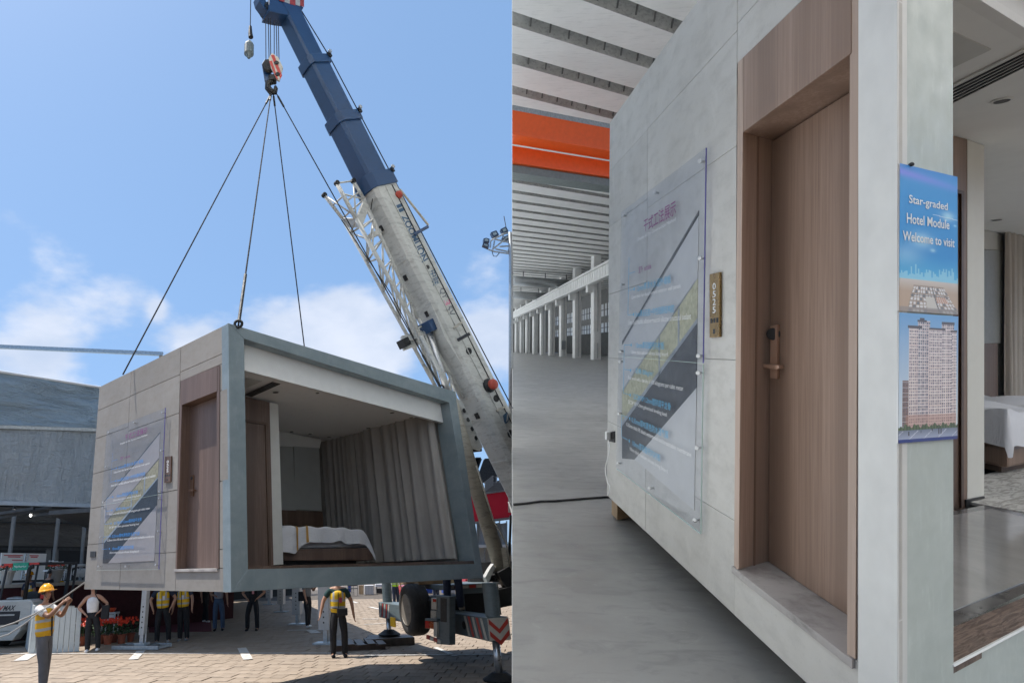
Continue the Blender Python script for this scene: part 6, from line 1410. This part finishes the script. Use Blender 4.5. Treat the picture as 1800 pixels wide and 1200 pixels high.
for x0, x1 in ((45, 37), (50, 42)): obj('rail', MB().bar(LP.at(x0, 972), LP.at(x1, 1018), .045), M_['steel'], parent=ld)
for k in range(9): t = (k + .5) / 9; obj('rung', MB().bar(LP.at(45 - 8 * t, 972 + 46 * t), LP.at(50 - 8 * t, 972 + 46 * t), .035), M_['steel'], parent=ld)
# white plastic chairs: two leaning stacks, folded chairs and an arched bench on the stage
CP = TP.shift(-1.2)
def chair(px, py, w_, h_, label, lean=2.0):
    r = thing('plastic_chair', label, 'chair', onst(px, 1.2), 'yard', group='white chairs on the stage')
    x0 = px
    for k in range(2): obj('leg', MB().bar(CP.at(x0 + (w_ if k else 0), py + h_), CP.at(x0 + (w_ if k else 0) + lean, py + h_ * .5), .03), M_['white'], parent=r)
    obj('seat', MB().plate(CP, [(x0 - .5, py + h_ * .50), (x0 + w_ + 1, py + h_ * .48), (x0 + w_ + 1, py + h_ * .56), (x0 - .5, py + h_ * .58)], -.4, 0), M_['white'], parent=r)
    for k in range(5):
        y_ = py + h_ * (.02 + .085 * k); obj('back_slat', MB().plate(CP, [(x0 + lean + .3, y_), (x0 + lean + w_, y_), (x0 + lean + w_ - .3, y_ + h_ * .045), (x0 + lean, y_ + h_ * .045)], -.03, 0), M_['white'], parent=r)
    for k in range(2): obj('back_stile', MB().bar(CP.at(x0 + (w_ if k else 0) + lean * .8, py + h_ * .5), CP.at(x0 + (w_ if k else 0) + lean * 1.4, py), .03), M_['white'], parent=r)
for k, (x, y_, w_, h_, lb) in enumerate(((84, 984, 6.5, 34, 'slatted white chair behind the left tent post'), (91.5, 985, 6, 34, 'slatted white chair just right of the tent post'), (99, 986, 9, 34, 'widest slatted white chair, behind the flower planter'),
        (112, 990, 5, 29, 'slim white chair between planter and arched bench'), (118, 988, 5.5, 31, 'slim white chair in front of the arched bench'))): chair(x, y_, w_, h_, lb)
bn = thing('arched_bench', 'white bench with a long arched back rail on the stage', 'bench', onst(132, 1.6), 'yard'); BQ = TP.shift(-1.6)
arc = [BQ.at(112 + 38 * t, 1002 - 9 * math.sin(min(t * 1.3, 1) * math.pi / 2)) for t in [i / 10 for i in range(11)]]
obj('back_rail', MB().tube(arc, .05, 8), M_['white'], parent=bn, smooth=True); obj('bench_seat', MB().plate(BQ, [(114, 1008), (150, 1006), (150, 1008.5), (114, 1010.5)], -.4, 0), M_['steel'], parent=bn)
for k in range(5): x = 116 + 8 * k; obj('baluster', MB().bar(BQ.at(x, 1018), BQ.at(x + 1.5, 998), .03), M_['steel'], parent=bn)
for k in range(3):
    o_ = BQ.at(134 + 6 * k, 1006); ck_ = pillow(o_, tdir * .12, inw * .05, V((0, 0, .16)), 'wrapped_cushion', None, M_['white']); tag(ck_, ['plastic-wrapped cushion nearest the slim chairs', 'middle plastic-wrapped cushion on the bench', 'plastic-wrapped cushion nearest the module edge'][k], 'cushion', 'wrapped cushions on the bench')
# planters with red flowers on the stage
M_leaf = simple('dark_green_leaves', (.030, .075, .022), .6, amt=.35); M_flow = simple('orange_red_petals', (.78, .07, .03), .5, amt=.2); M_pot = simple('terracotta_pot', (.28, .085, .05), .8, amt=.15)
def flower_pot(base, r, h, label, leaves=70, flowers=16, pot=None, spread=1.5, group='potted red flowers', fh=1.6):
    rt = thing('potted_flower', label, 'plant', base, 'yard', group=group)
    obj('pot', MB().lathe(base, (0, 0, 1), [(r * .7, 0), (r * .95, h * .85), (r * 1.05, h * .86), (r * 1.05, h), (r * .9, h), (r * .85, h * .9)], 14), pot or M_pot, parent=rt)
    m = MB(); f = MB(); rr = random.Random(hash(label) % 999 if False else int(base.x * 97) % 997)
    for k in range(leaves):
        a = rr.random() * 6.28; q = rr.random() ** .5 * r * spread; z_ = h + rr.random() * h * fh * (1.15 - q / (r * spread) * .5); c = base + V((math.cos(a) * q, math.sin(a) * q, z_)); d = V((math.cos(a), math.sin(a), rr.uniform(-.3, .8))).normalized(); s_ = d.orthogonal().normalized() * .022; l_ = rr.uniform(.05, .10)
        m.add([c, c + d * l_ * .5 + s_, c + d * l_, c + d * l_ * .5 - s_], [(0, 1, 2, 3)])
    for k in range(flowers):
        a = rr.random() * 6.28; q = rr.random() ** .5 * r * spread * .9; c = base + V((math.cos(a) * q, math.sin(a) * q - r * .2, h + h * fh * rr.uniform(.75, 1.25)))
        for j in range(5):
            b1 = j * 1.257; d = V((math.cos(b1) * .8, -.45, math.sin(b1) * .8)); s_ = d.orthogonal().normalized() * .016; f.add([c, c + d * .03 + s_, c + d * .055, c + d * .03 - s_], [(0, 1, 2, 3)])
    m.tube([base + V((0, 0, h * .8)), base + V((.01, 0, h + h * fh * .8))], .01, 5)
    fo = obj('foliage', m, M_leaf, parent=rt); tag(fo, kind='stuff'); fl_ = obj('blossom', f, M_flow, parent=rt); tag(fl_, kind='stuff'); return rt
flower_pot(onst(97, .5), .26, .42, 'cream planter of red flowers on the stage edge', 110, 40, simple('cream_planter', (.42, .38, .33), .8), 1.2, 'planters on the stage', .35)
flower_pot(onst(12, .5), .22, .42, 'cream planter of red flowers behind the forklift guard', 70, 30, simple('cream_planter_b', (.42, .38, .33), .8), 1.2, 'planters on the stage', .35)
for k, (x, y_, r) in enumerate(((143, 1134, .12), (176, 1131, .13), (189, 1132, .14), (200, 1128, .12), (213, 1130, .13), (229, 1127, .12), (148, 1128, .12))):
    flower_pot(gnd(x, y_), r, .24, ['terracotta pot of red flowers beside the white slatted box', 'terracotta pot of red flowers touching the woman\'s trousers', 'fullest terracotta pot in front of the white stool', 'narrow terracotta pot right of the fullest one', 'terracotta pot in the middle of the flower row', 'last terracotta pot before the steel jack post', 'terracotta pot half hidden behind the slatted box'][k], 90, 22, None, 1.7, 'flower pots in the shade', 1.5)
# white stool with a red bowl
st_ = thing('stool', 'white square stool behind the flower pots', 'stool', gnd(192, 1112), 'yard'); c = gnd(192, 1112)
for i in (-1, 1):
    for j in (-1, 1): obj('leg', MB().bar(c + V((.22 * i, .18 * j, 0)), c + V((.19 * i, .15 * j, .62)), .04), M_['white'], parent=st_)
obj('seat', MB().box(c + V((0, 0, .64)), V((.24, 0, 0)), V((0, .2, 0)), V((0, 0, .03))), M_['white'], parent=st_, bevel=.01); obj('apron', MB().box(c + V((0, -.17, .50)), V((.2, 0, 0)), V((0, .01, 0)), V((0, 0, .10))), M_['white'], parent=st_)
bw_ = obj('bowl', MB().lathe(c + V((0, 0, .67)), (0, 0, 1), [(.07, 0), (.14, .06), (.17, .13), (.16, .13), (.12, .06)], 18), simple('orange_red_bowl', (.80, .10, .03), .3), smooth=True); tag(bw_, 'orange-red bowl on the white stool', 'bowl')
# people around the stage
person('dark-clothed person leaning at the stage edge beside the planter', V((onst(86, .3).x, onst(86, .3).y, .45)), 1.66, yaw=R(150), top='black', legs='black')
person('man in yellow helmet, striped shirt and yellow vest behind the white slatted box', gnd(103, 1118), 1.70, yaw=R(5), lean=-R(5), top='navy', legs='black', vest='vesty', helmet=True)
person('crouching helper in yellow helmet behind the flower row', gnd(239, 1100) + V((0, 0, -.42)), 1.66, yaw=R(60), top='vest', legs='navy', helmet=True)
# white slatted box
sbx = thing('slatted_box', 'white painted slatted box leaning outward beside the worker', 'box', gnd(95, 1148), 'yard')
ga, gb, gc = gnd(51, 1149), gnd(139, 1144), gnd(44, 1136)
fd = (gb - ga).normalized(); fn_ = V((fd.y, -fd.x, 0)); fn_ = fn_ if fn_.dot(CAM - ga) > 0 else -fn_; FPn = Plane(ga, fn_)
M_slw = weathered('white_painted_board', (.56, .60, .59), .12)
ta_, tb_ = FPn.at(61, 1064), FPn.at(144, 1068)
for k in range(9):
    u0, u1 = k / 9 + .006, (k + 1) / 9 - .006; q = [ta_.lerp(tb_, u0), ta_.lerp(tb_, u1), ga.lerp(gb, u1), ga.lerp(gb, u0)]; obj('board', MB().prism(q, -fn_ * .03), M_slw, parent=sbx)
for t_ in (.33, .78): obj('batten', MB().prism([(ta_ - fn_ * .031).lerp(ga - fn_ * .031, t_), (tb_ - fn_ * .031).lerp(gb - fn_ * .031, t_), (tb_ - fn_ * .031).lerp(gb - fn_ * .031, t_ + .05), (ta_ - fn_ * .031).lerp(ga - fn_ * .031, t_ + .05)], -fn_ * .03), M_slw, parent=sbx)
sdv = (gc - ga); t2 = ta_ + sdv * .75
for k in range(3): u0, u1 = k / 3 + .02, (k + 1) / 3 - .02; obj('side_board', MB().prism([(ta_ + sdv * .04).lerp(t2, u0), (ta_ + sdv * .04).lerp(t2, u1), (ga + sdv * .04).lerp(gc, u1), (ga + sdv * .04).lerp(gc, u0)], fd * .03), M_slw, parent=sbx)
for k in range(9):
    u0, u1 = k / 9 + .006, (k + 1) / 9 - .006; tt2 = t2 + (tb_ - ta_); g2 = gc + (gb - ga); q = [t2.lerp(tt2, u0), t2.lerp(tt2, u1), gc.lerp(g2, u1), gc.lerp(g2, u0)]; obj('board', MB().prism(q, fn_ * .03), M_slw, parent=sbx)
# red floor mat and dark planters
tag(obj('red_carpet', MB().prism([gnd(262, 1111, .006), gnd(372, 1109, .006), gnd(366, 1050, .006), gnd(262, 1050, .006)], V((0, 0, .01))), simple('wine_red_carpet', (.12, .012, .022), .95)), 'wine red carpet under the canopy behind the two vest men', 'carpet')
# ---- forklift
fo = gnd(12, 1138); FKM = Matrix.Translation(fo) @ Matrix.Rotation(R(-8), 4, 'Z')
fk = thing('forklift', 'cream forklift seen from behind with dark mast and lettering on its counterweight', 'forklift', fo, 'yard', rz=R(-8))
M_fk = weathered('dusty_cream_forklift_paint', (.56, .545, .49), .25, .4)
def fb(x0, x1, y0, y1, z0, z1, mat, nm, bevel=.02, par=None): m = MB(); m.abox(x0, x1, y0, y1, z0, z1, FKM); return obj(nm, m, mat, parent=par or fk, bevel=bevel)
m = MB(); pr = [(-.68, .42), (.36, .42), (.50, .62), (.66, .70), (.66, 1.10), (.62, 1.22), (.52, 1.29), (-.52, 1.29), (-.68, 1.2)]
m.prism([FKM @ V((x, 0, z_)) for x, z_ in pr], FKM.to_3x3() @ V((0, .55, 0))); obj('counterweight', m, M_fk, parent=fk, bevel=.05)
fb(-.62, .26, -.02, .05, .62, .98, M_['black'], 'radiator_grille', .01); fb(-.5, .1, -.03, -.01, .86, .90, M_fk, 'grille_bar', .005)
m = MB(); m.prism([FKM @ V((x, -.12, z_)) for x, z_ in ((-.68, .20), (.22, .20), (.42, .46), (.46, .62), (.16, .62), (.08, .42), (-.68, .42))], FKM.to_3x3() @ V((0, .4, 0))); obj('rear_bumper', m, M_fk, parent=fk, bevel=.02)
FB = [FKM @ V(p) for p in ((-.30, -.006, 1.14), (.10, -.006, 1.14), (.08, -.006, 1.00), (-.32, -.006, 1.00))]
obj('lettering', text_mb('MAX', FB, font_shear=.25, weight=.03), M_['black'], parent=fk); obj('lettering', text_mb('V', [FKM @ V(p) for p in ((-.46, -.006, 1.14), (-.28, -.006, 1.14), (-.33, -.006, 1.00), (-.45, -.006, 1.00))], font_shear=.25, weight=.04), M_hz, parent=fk)
for s in (-1, 1):
    for y_, r in ((.55, .27), (1.75, .33)):
        w = obj('wheel', MB().lathe(FKM @ V((.40 * s if s > 0 else -.62, y_, r)), FKM.to_3x3() @ V((1, 0, 0)), [(r * .55, 0), (r * .95, .01), (r, .04), (r, .18), (r * .95, .22), (r * .55, .22)], 22), M_['rubber'], parent=fk)
        obj('rim', MB().lathe(FKM @ V((.395 * s if s > 0 else -.625, y_, r)), FKM.to_3x3() @ V((1, 0, 0)), [(r * .5, 0), (r * .5, .23)], 16), M_fk, parent=w)
fb(-.55, .55, .55, 1.9, .35, .85, M_['dark'], 'body'); fb(-.28, .22, .9, 1.35, .95, 1.10, M_['black'], 'seat', .05); fb(-.26, .20, .85, .95, 1.05, 1.5, M_['black'], 'seat_back', .05)
for x, y_, w_ in ((.20, .15, .055), (.55, 1.7, .05), (-.62, 1.7, .05), (-.60, .15, .05), (.42, 1.9, .09), (.62, 1.95, .06)):
    m = MB(); m.bar(FKM @ V((x, y_, 1.0 if y_ < 1 else .4)), FKM @ V((x * 1.0, y_ + .12, 2.28)), w_); obj('guard_post', m, M_['black'], parent=fk)
m = MB(); m.tube([FKM @ V(p) for p in ((.28, .1, 1.2), (.28, .1, 2.12), (.32, .12, 2.2), (.40, .15, 2.22))], .065, 8); obj('exhaust_pipe', m, M_oil, parent=fk, smooth=True)
fb(-.75, .76, .2, 1.9, 2.27, 2.33, M_['black'], 'overhead_guard', .01)
sg = fb(-.32, .20, .14, .17, 2.12, 2.34, simple('green_sign', (.02, .30, .19), .5), 'rear_sign', .004)
obj('sign_script', MB().tube([FKM @ V((-.26 + .40 * k / 40, .136, 2.225 + .028 * math.sin(k * 1.3) * (1 - k / 60) + .012 * math.sin(k * .5))) for k in range(41)], .006, 5), M_['white'], parent=sg)
for x0, x1, mm in ((-.62, -.34, M_rl), (.24, .56, M_rl)): fb(x0, x1, .13, .17, 2.26, 2.33, mm, 'warning_lamp', .005)
fb(.14, .22, .12, .2, 2.02, 2.12, M_['white'], 'reversing_light', .02)
m = MB(); ex = FKM @ V((.58, .5, 1.28)); m.lathe(ex, (0, 0, 1), [(.06, 0), (.065, .02), (.065, .26), (.03, .31), (.025, .36)], 12); obj('fire_extinguisher', m, simple('extinguisher_red', (.60, .03, .03), .3), parent=fk, smooth=False)
pillow(FKM @ V((-.15, .3, 1.32)), FKM.to_3x3() @ V((.30, 0, 0)), FKM.to_3x3() @ V((0, .12, 0)), V((0, 0, .05)), 'folded_plastic_sheet', fk, M_['steel'])
person('forklift driver in yellow helmet and vest seated under the guard', FKM @ V((-.12, 1.0, .42)), 1.62, yaw=R(160), lean=-R(6), top='navy', legs='black', vest='vesty', helmet=True, feet=((-.1, -.2, .3), (.1, -.2, .3)))
# ---- jack posts carrying a flat canopy behind the module: its shade is the dark band on the paving
M_post = simple('pale_grey_post', (.46, .46, .45), .5, .2, .1)
posts = [(249, 1139, .155, 1), (573, 1131, .30, 0), (523, 1097, .30, 0), (494.5, 1075, .30, 0), (473, 1062, .30, 0)]
CZ = 3.55
gp_ = []
for k, (x, y_, w_, b_) in enumerate(posts):
    g = gnd(x, y_); gp_.append(g); r = thing('jack_post', ['slim pale jack post on a ladder-shaped steel base by the flower pots', 'holed grey jack post just behind the man in green', 'holed jack post beside the person in grey shirt', 'thinner holed jack post farther down the row', 'farthest holed jack post of the row'][k], 'post', g, 'yard', rz=PA, group='jack posts under the canopy')
    X, Y = pdx, pdy
    obj('column', MB().box(g + V((0, 0, (.34 + CZ) / 2)), X * w_ / 2, Y * w_ / 2, V((0, 0, (CZ - .34) / 2))), M_post, parent=r, bevel=.006)
    obj('jack_tube', MB().box(g + V((0, 0, .20)), X * .055, Y * .055, V((0, 0, .17))), M_['steel'], parent=r); obj('jack_pin', MB().bar(g + V((.09, 0, .05)), g + V((.09, 0, .36)), .03), M_['steel'], parent=r)
    for i in range(5): obj('adjustment_hole', MB().lathe(g + V((0, 0, .52 + .13 * i)) - Y * (w_ / 2 + .001), -Y, [(.022, 0), (.022, .003)], 10), M_['black'], parent=r)
    if b_:
        for s in (-1, 1): obj('base_rail', MB().bar(g - X * .72 + Y * .30 * s + V((0, 0, .06)), g + X * .72 + Y * .30 * s + V((0, 0, .06)), .07, .09), M_['steel'], parent=r)
        for i in range(5): obj('base_rung', MB().bar(g + X * (-.70 + .35 * i) - Y * .3 + V((0, 0, .06)), g + X * (-.70 + .35 * i) + Y * .3 + V((0, 0, .06)), .06, .06), M_['steel'], parent=r)
        obj('foot', MB().box(g + V((0, 0, .12)), X * .16, Y * .14, V((0, 0, .03))), M_['steel'], parent=r)
    else: obj('base_plate', MB().box(g + V((0, 0, .02)), X * .30, Y * .22, V((0, 0, .02))), M_['steel'], parent=r)
off = SUN * (CZ / SUN.z)
cA = gnd(150, 1147.5) + off; cB = gnd(742, 1151) + off; cC = gnd(500, 1046) + off; cD = cA + (cC - cB)
cn = thing('flat_canopy', 'flat grey canopy roof on jack posts hidden behind the hanging module', 'canopy', cB, 'yard')
obj('roof_panel', MB().prism([cA, cB, cC, cA + V((-3, 14, 0))], V((0, 0, .12))), M_['dark'], parent=cn)
# scaffold-like crossbar in the sky at far left
cb1 = thing('steel_crossbar', 'long silver crossbar running above the marquee to a post behind the module', 'pole', deep(283, 700, 24), 'yard')
obj('bar', MB().bar(deep(-140, 603, 24), deep(286, 622, 24), .14, .16), M_['steel'], parent=cb1); obj('post', MB().bar(deep(283, 624, 24), gnd(283, 1085), .14), M_['steel'], parent=cb1); obj('post', MB().bar(deep(-135, 606, 24), V((deep(-135, 606, 24).x, 24, 0)), .14), M_['steel'], parent=cb1)
# ---- red exhibition building and grandstand behind the crane
M_rb = simple('red_banner_cloth', (.62, .012, .035), .7, amt=.06, scale=.6); YB = 48
def bq(px, Y, mat, nm, par, th=.4): 
    q = [deep(x, y_, Y) for x, y_ in px]; return obj(nm, MB().prism(q, V((0, th, 0))), mat, parent=par)
rbh = thing('exhibition_building', 'pale building with red banner fascia behind the crane', 'building', gnd(880, 1016), 'yard')
bq([(760, 880), (899.2, 862), (899.2, 908), (760, 926)], YB, M_rb, 'banner', rbh); bq([(760, 926), (899.2, 908), (899.2, 912), (760, 930)], YB - .1, M_['steel'], 'banner_edge', rbh); bq([(760, 877), (899.2, 859), (899.2, 862), (760, 880)], YB - .1, M_['steel'], 'banner_edge', rbh)
for k, x in enumerate((846, 859, 872, 885)): bq([(x - 6.6, 920), (x + 6, 918), (x + 6, 958), (x - 6.6, 958)], YB + .3, TT2, 'canvas_bay', rbh, .2)
for x in (839, 852.5, 865.5, 878.5, 891): bq([(x - .8, 915), (x + .8, 915), (x + .8, 1010), (x - .8, 1010)], YB + .1, M_['steel'], 'mullion', rbh, .2)
bq([(760, 958), (899.2, 956), (899.2, 961), (760, 963)], YB, M_['offwhite'], 'ledge', rbh); bq([(760, 963), (899.2, 961), (899.2, 1012), (760, 1018)], YB + .5, simple('cream_render', (.46, .44, .38), .8), 'lower_wall', rbh)
gs_ = thing('grandstand_roof', 'dark slatted steel roof of a grandstand above the red banner', 'roof', deep(860, 870, 70), 'yard')
bq([(848, 868), (862, 848), (899.2, 838), (899.2, 866), (852, 878)], 66, simple('grey_concrete_stand', (.16, .165, .17), .8), 'stand', gs_)
tl_ = [((836, 806), (845, 806), (838, 826), (832, 822)), ((852, 808), (879, 808), (868, 852), (840, 842)), ]
for q in tl_:
    Q3 = [deep(x, y_, 70) for x, y_ in q]
    for k in range(9): t = k / 8; obj('roof_purlin', MB().bar(bil(Q3, 0, t), bil(Q3, 1, t), .35, .3), M_['dark'], parent=gs_)
    for k in range(6): t = k / 5; obj('roof_rafter', MB().bar(bil(Q3, t, 0), bil(Q3, t, 1), .3, .25), M_['dark'], parent=gs_)
for k in range(7): obj('stair_rail', MB().bar(deep(852, 858 + k * 2.5 - 10, 65), deep(867, 846 + k * 2.5 - 10, 65), .12), M_['steel'], parent=gs_)
for k in range(5): x = 873 + 5 * k; obj('parapet_post', MB().bar(deep(x, 838 , 65.5), deep(x, 848, 65.5), .10), M_['steel'], parent=gs_)
obj('parapet_rail', MB().bar(deep(872, 838, 65.5), deep(899, 834, 65.5), .12), M_['steel'], parent=gs_)
# floodlight mast
YM = 40; fm = thing('floodlight_mast', 'floodlight mast with a ring of square lamps at the top right of the yard', 'mast', V((deep(897, 1010, YM).x, YM, 0)), 'yard')
fp = lambda x, y_, dd=0: deep(780 + x / 12, 380 + y_ / 12, YM + dd)
mbz = deep(898, 1010, YM); obj('pole', MB().tube([fp(1400, 350), fp(1418, 900), deep(899.0 - 1.4, 900, YM)], .16, 10), M_['steel'], parent=fm, smooth=True)
for a, b in (((1000, 510), (1270, 370)), ((1060, 480), (1400, 560)), ((1270, 370), (1400, 350)), ((990, 520), (980, 660)), ((1070, 520), (1040, 690)), ((1030, 740), (1380, 790)), ((1030, 700), (1400, 400)), ((1090, 690), (1370, 750)), ((1180, 640), (1380, 630)), ((1340, 780), (1410, 600)), ((940, 700), (1060, 740)), ((1250, 400), (1260, 470))):
    obj('frame_tube', MB().tube([fp(*a), fp(*b)], .06, 6), M_['steel'], parent=fm)
obj('antenna', MB().tube([fp(1310, 220), fp(1270, 0)], .03, 5), M_oil, parent=fm)
obj('loose_cable', MB().tube([fp(1020, 750), fp(1050, 840), fp(1110, 850), fp(1170, 780)], .03, 5), M_oil, parent=fm)
for q in (((995, 340), (1110, 295), (1165, 385), (1045, 445)), ((1200, 270), (1315, 215), (1365, 310), (1250, 365)), ((840, 470), (900, 455), (970, 480), (960, 550), (845, 535)), ((830, 560), (955, 590), (950, 660), (822, 605)), ((1235, 440), (1395, 385), (1400, 460), (1290, 510))):
    ln = obj('floodlight', MB().prism([fp(*p) for p in q], V((0, .35, 0))), simple('navy_lamp_body', (.03, .06, .12), .4), parent=fm)
    cx_, cy_ = sum(p[0] for p in q) / len(q), sum(p[1] for p in q) / len(q); obj('lamp_glass', MB().prism([fp(cx_ + (p[0] - cx_) * .55, cy_ + (p[1] - cy_) * .55, -.02) for p in q], V((0, .03, 0))), simple('lamp_glass', (.32, .40, .42), .2), parent=ln)
# ---- clutter on the far side of the yard
def crate(px0, px1, py0, py1, label, name, cat, mat, dz=.6, slats=0, group=None, foot=None):
    g = gnd((px0 + px1) / 2, foot or py1); Y = g.y
    r = thing(name, label, cat, g, 'yard', group=group); q = [deep(px0, py0, Y), deep(px1, py0, Y), deep(px1, py1, Y), deep(px0, py1, Y)]; obj('body', MB().prism(q, V((0, dz, 0))), mat, parent=r, bevel=.01)
    for k in range(slats): t = (k + .5) / slats; obj('rib', MB().bar(q[0].lerp(q[1], t) + V((0, -.02, 0)), q[3].lerp(q[2], t) + V((0, -.02, 0)), .03, .02), M_['steel'], parent=r)
    return r
crate(641, 657, 1028, 1044, 'white ribbed cabinet among the far goods', 'cabinet', 'cabinet', M_['white'], 1.0, 6)
crate(631, 639, 1028, 1044, 'brown board leaning by the white ribbed cabinet', 'plywood_board', 'board', M_raw, .2)
tbz = crate(660, 692, 1026, 1031, 'long white table top with dark goods beneath', 'trestle_table', 'table', M_['white'], 1.2, foot=1042)
for x in (662, 690): g = gnd(x, 1042); obj('leg', MB().bar(V((g.x, gnd(676, 1042).y + .1, 0)), deep(x, 1030, gnd(676, 1042).y + .1), .06), M_['dark'], parent=tbz)
crate(662, 672, 1034, 1042, 'dark crate under the long white table', 'crate', 'crate', M_['dark'], .8); crate(676, 688, 1035, 1041.5, 'pale carton under the long white table', 'carton', 'box', M_['offwhite'], .6)
crate(612, 617, 1029, 1040, 'blue barrel by the folded black chairs', 'barrel', 'barrel', simple('blue_plastic', (.02, .06, .30), .4), .6)
car = crate(706, 748, 1030, 1046, 'bright red van front beyond the spare tyre', 'red_van', 'van', simple('glossy_red_paint', (.60, .02, .02), .2), 3.0)
Yc = gnd(727, 1046).y; obj('windscreen', MB().prism([deep(x, y_, Yc - .05) for x, y_ in ((716, 1023), (740, 1023), (745, 1030), (711, 1030))], V((0, .6, 0))), M_['black'], parent=car); obj('grille', MB().prism([deep(x, y_, Yc - .05) for x, y_ in ((712, 1036), (741, 1036), (741, 1040), (712, 1040))], V((0, .05, 0))), M_['black'], parent=car)
for x in (709, 744): obj('headlight', MB().lathe(deep(x, 1035, Yc - .06), (0, -1, 0), [(.14, 0), (.12, .05)], 12), M_['white'], parent=car)
for k, (x0, x1, cc, lb) in enumerate(((750, 760, (.02, .08, .36), 'blue cabinet between the red van and the lime vest person'), (779, 790, (.03, .07, .30), 'blue bin behind the man on the crane'), (790, 800, (.5, .5, .5), 'white carton next to the blue bin'))):
    crate(x0, x1, 1022, 1042, lb, 'goods_cabinet', 'cabinet', simple('goods_colour', cc, .5), .8)
truck = crate(818, 858, 1017, 1036, 'red truck side with a white stripe behind the crane deck', 'red_truck', 'truck', simple('truck_red', (.42, .03, .03), .4), 1.2, foot=1046); Yt = gnd(838, 1046).y
obj('white_stripe', MB().prism([deep(x, y_, Yt - .03) for x, y_ in ((818, 1021), (858, 1022.5), (858, 1025.5), (818, 1024))], V((0, .02, 0))), M_['white'], parent=truck)
for x in (823, 850): obj('wheel', MB().lathe(deep(x, 1039, Yt - .1), (0, 1, 0), [(.15, 0), (.42, .02), (.42, .22), (.15, .24)], 18), M_['rubber'], parent=truck)
for k, (x, y_, v_) in enumerate(((697, 1066, 'lime'), (768, 1062, 'lime'))): person(['person in lime vest half hidden by the spare tyre', 'person in lime vest beyond the timber balks'][k], gnd(x, y_), 1.70, yaw=R(20), top='grey', legs='navy', vest=v_)
for k, x in enumerate((617, 624)):
    g = gnd(x, 1046); r = thing('folding_chair', ['black folding chair beside the blue barrel', 'black folding chair next to the leaning board'][k], 'chair', g, 'yard', group='black folding chairs far off')
    obj('seat', MB().box(g + V((0, 0, .45)), V((.22, 0, 0)), V((0, .2, 0)), V((0, 0, .02))), M_['black'], parent=r); obj('backrest', MB().box(g + V((0, .2, .75)), V((.22, 0, 0)), V((0, .015, 0)), V((0, 0, .14))), M_['black'], parent=r)
    for i in (-1, 1): obj('leg', MB().bar(g + V((.2 * i, -.2, 0)), g + V((.2 * i, .2, .8)), .03), M_['black'], parent=r); obj('leg', MB().bar(g + V((.2 * i, .2, 0)), g + V((.2 * i, -.15, .45)), .03), M_['black'], parent=r)
# low hoarding and trees closing the far edge of the yard
hoard = thing('site_hoarding', 'long pale hoarding closing the far side of the yard', 'fence', gnd(700, 1030), 'yard'); M_ho = simple('pale_hoarding', (.40, .42, .42), .7, amt=.1)
for k in range(26):
    x0 = -60 + k * 4.2; obj('hoarding_panel', MB().abox(x0, x0 + 4.14, 92, 92.1, 0, 2.6), M_ho, parent=hoard)
def leaf_tree(x, y_, h, r, label, seed):
    rr = random.Random(seed); b = V((x, y_, 0)); t = thing('tree', label, 'tree', b, 'yard', group='trees beyond the hoarding')
    obj('trunk', MB().tube([b, b + V((.2, 0, h * .35)), b + V((-.1, .2, h * .7))], [.28, .2, .08], 7), M_['wood_dark'], parent=t)
    m = MB(); cs = [(b + V((rr.uniform(-1, 1) * r * .6, rr.uniform(-1, 1) * r * .6, h * rr.uniform(.45, .9))), r * rr.uniform(.3, .55)) for _ in range(12)]
    for k in range(1500):
        c, q = rr.choice(cs); d = V((rr.gauss(0, 1), rr.gauss(0, 1), rr.gauss(0, .8))).normalized(); p = c + d * q * rr.uniform(.6, 1.05); u = d.orthogonal().normalized() * rr.uniform(.12, .24); w = d.cross(u).normalized() * rr.uniform(.12, .24); m.add([p - u, p - w, p + u, p + w], [(0, 1, 2, 3)])
    o = obj('crown', m, M_leaf, parent=t); tag(o, kind='stuff'); return t
for k, (x, h) in enumerate(((-58, 5.5), (-50, 5.0), (22, 4.4), (30, 5.0))): leaf_tree(x, 96, h, 3.0, ['round tree beyond the hoarding behind the marquee', 'smaller tree beyond the hoarding behind the marquee', 'low tree beyond the hoarding behind the far goods', 'bushy tree beyond the hoarding behind the crane'][k], 20 + k)
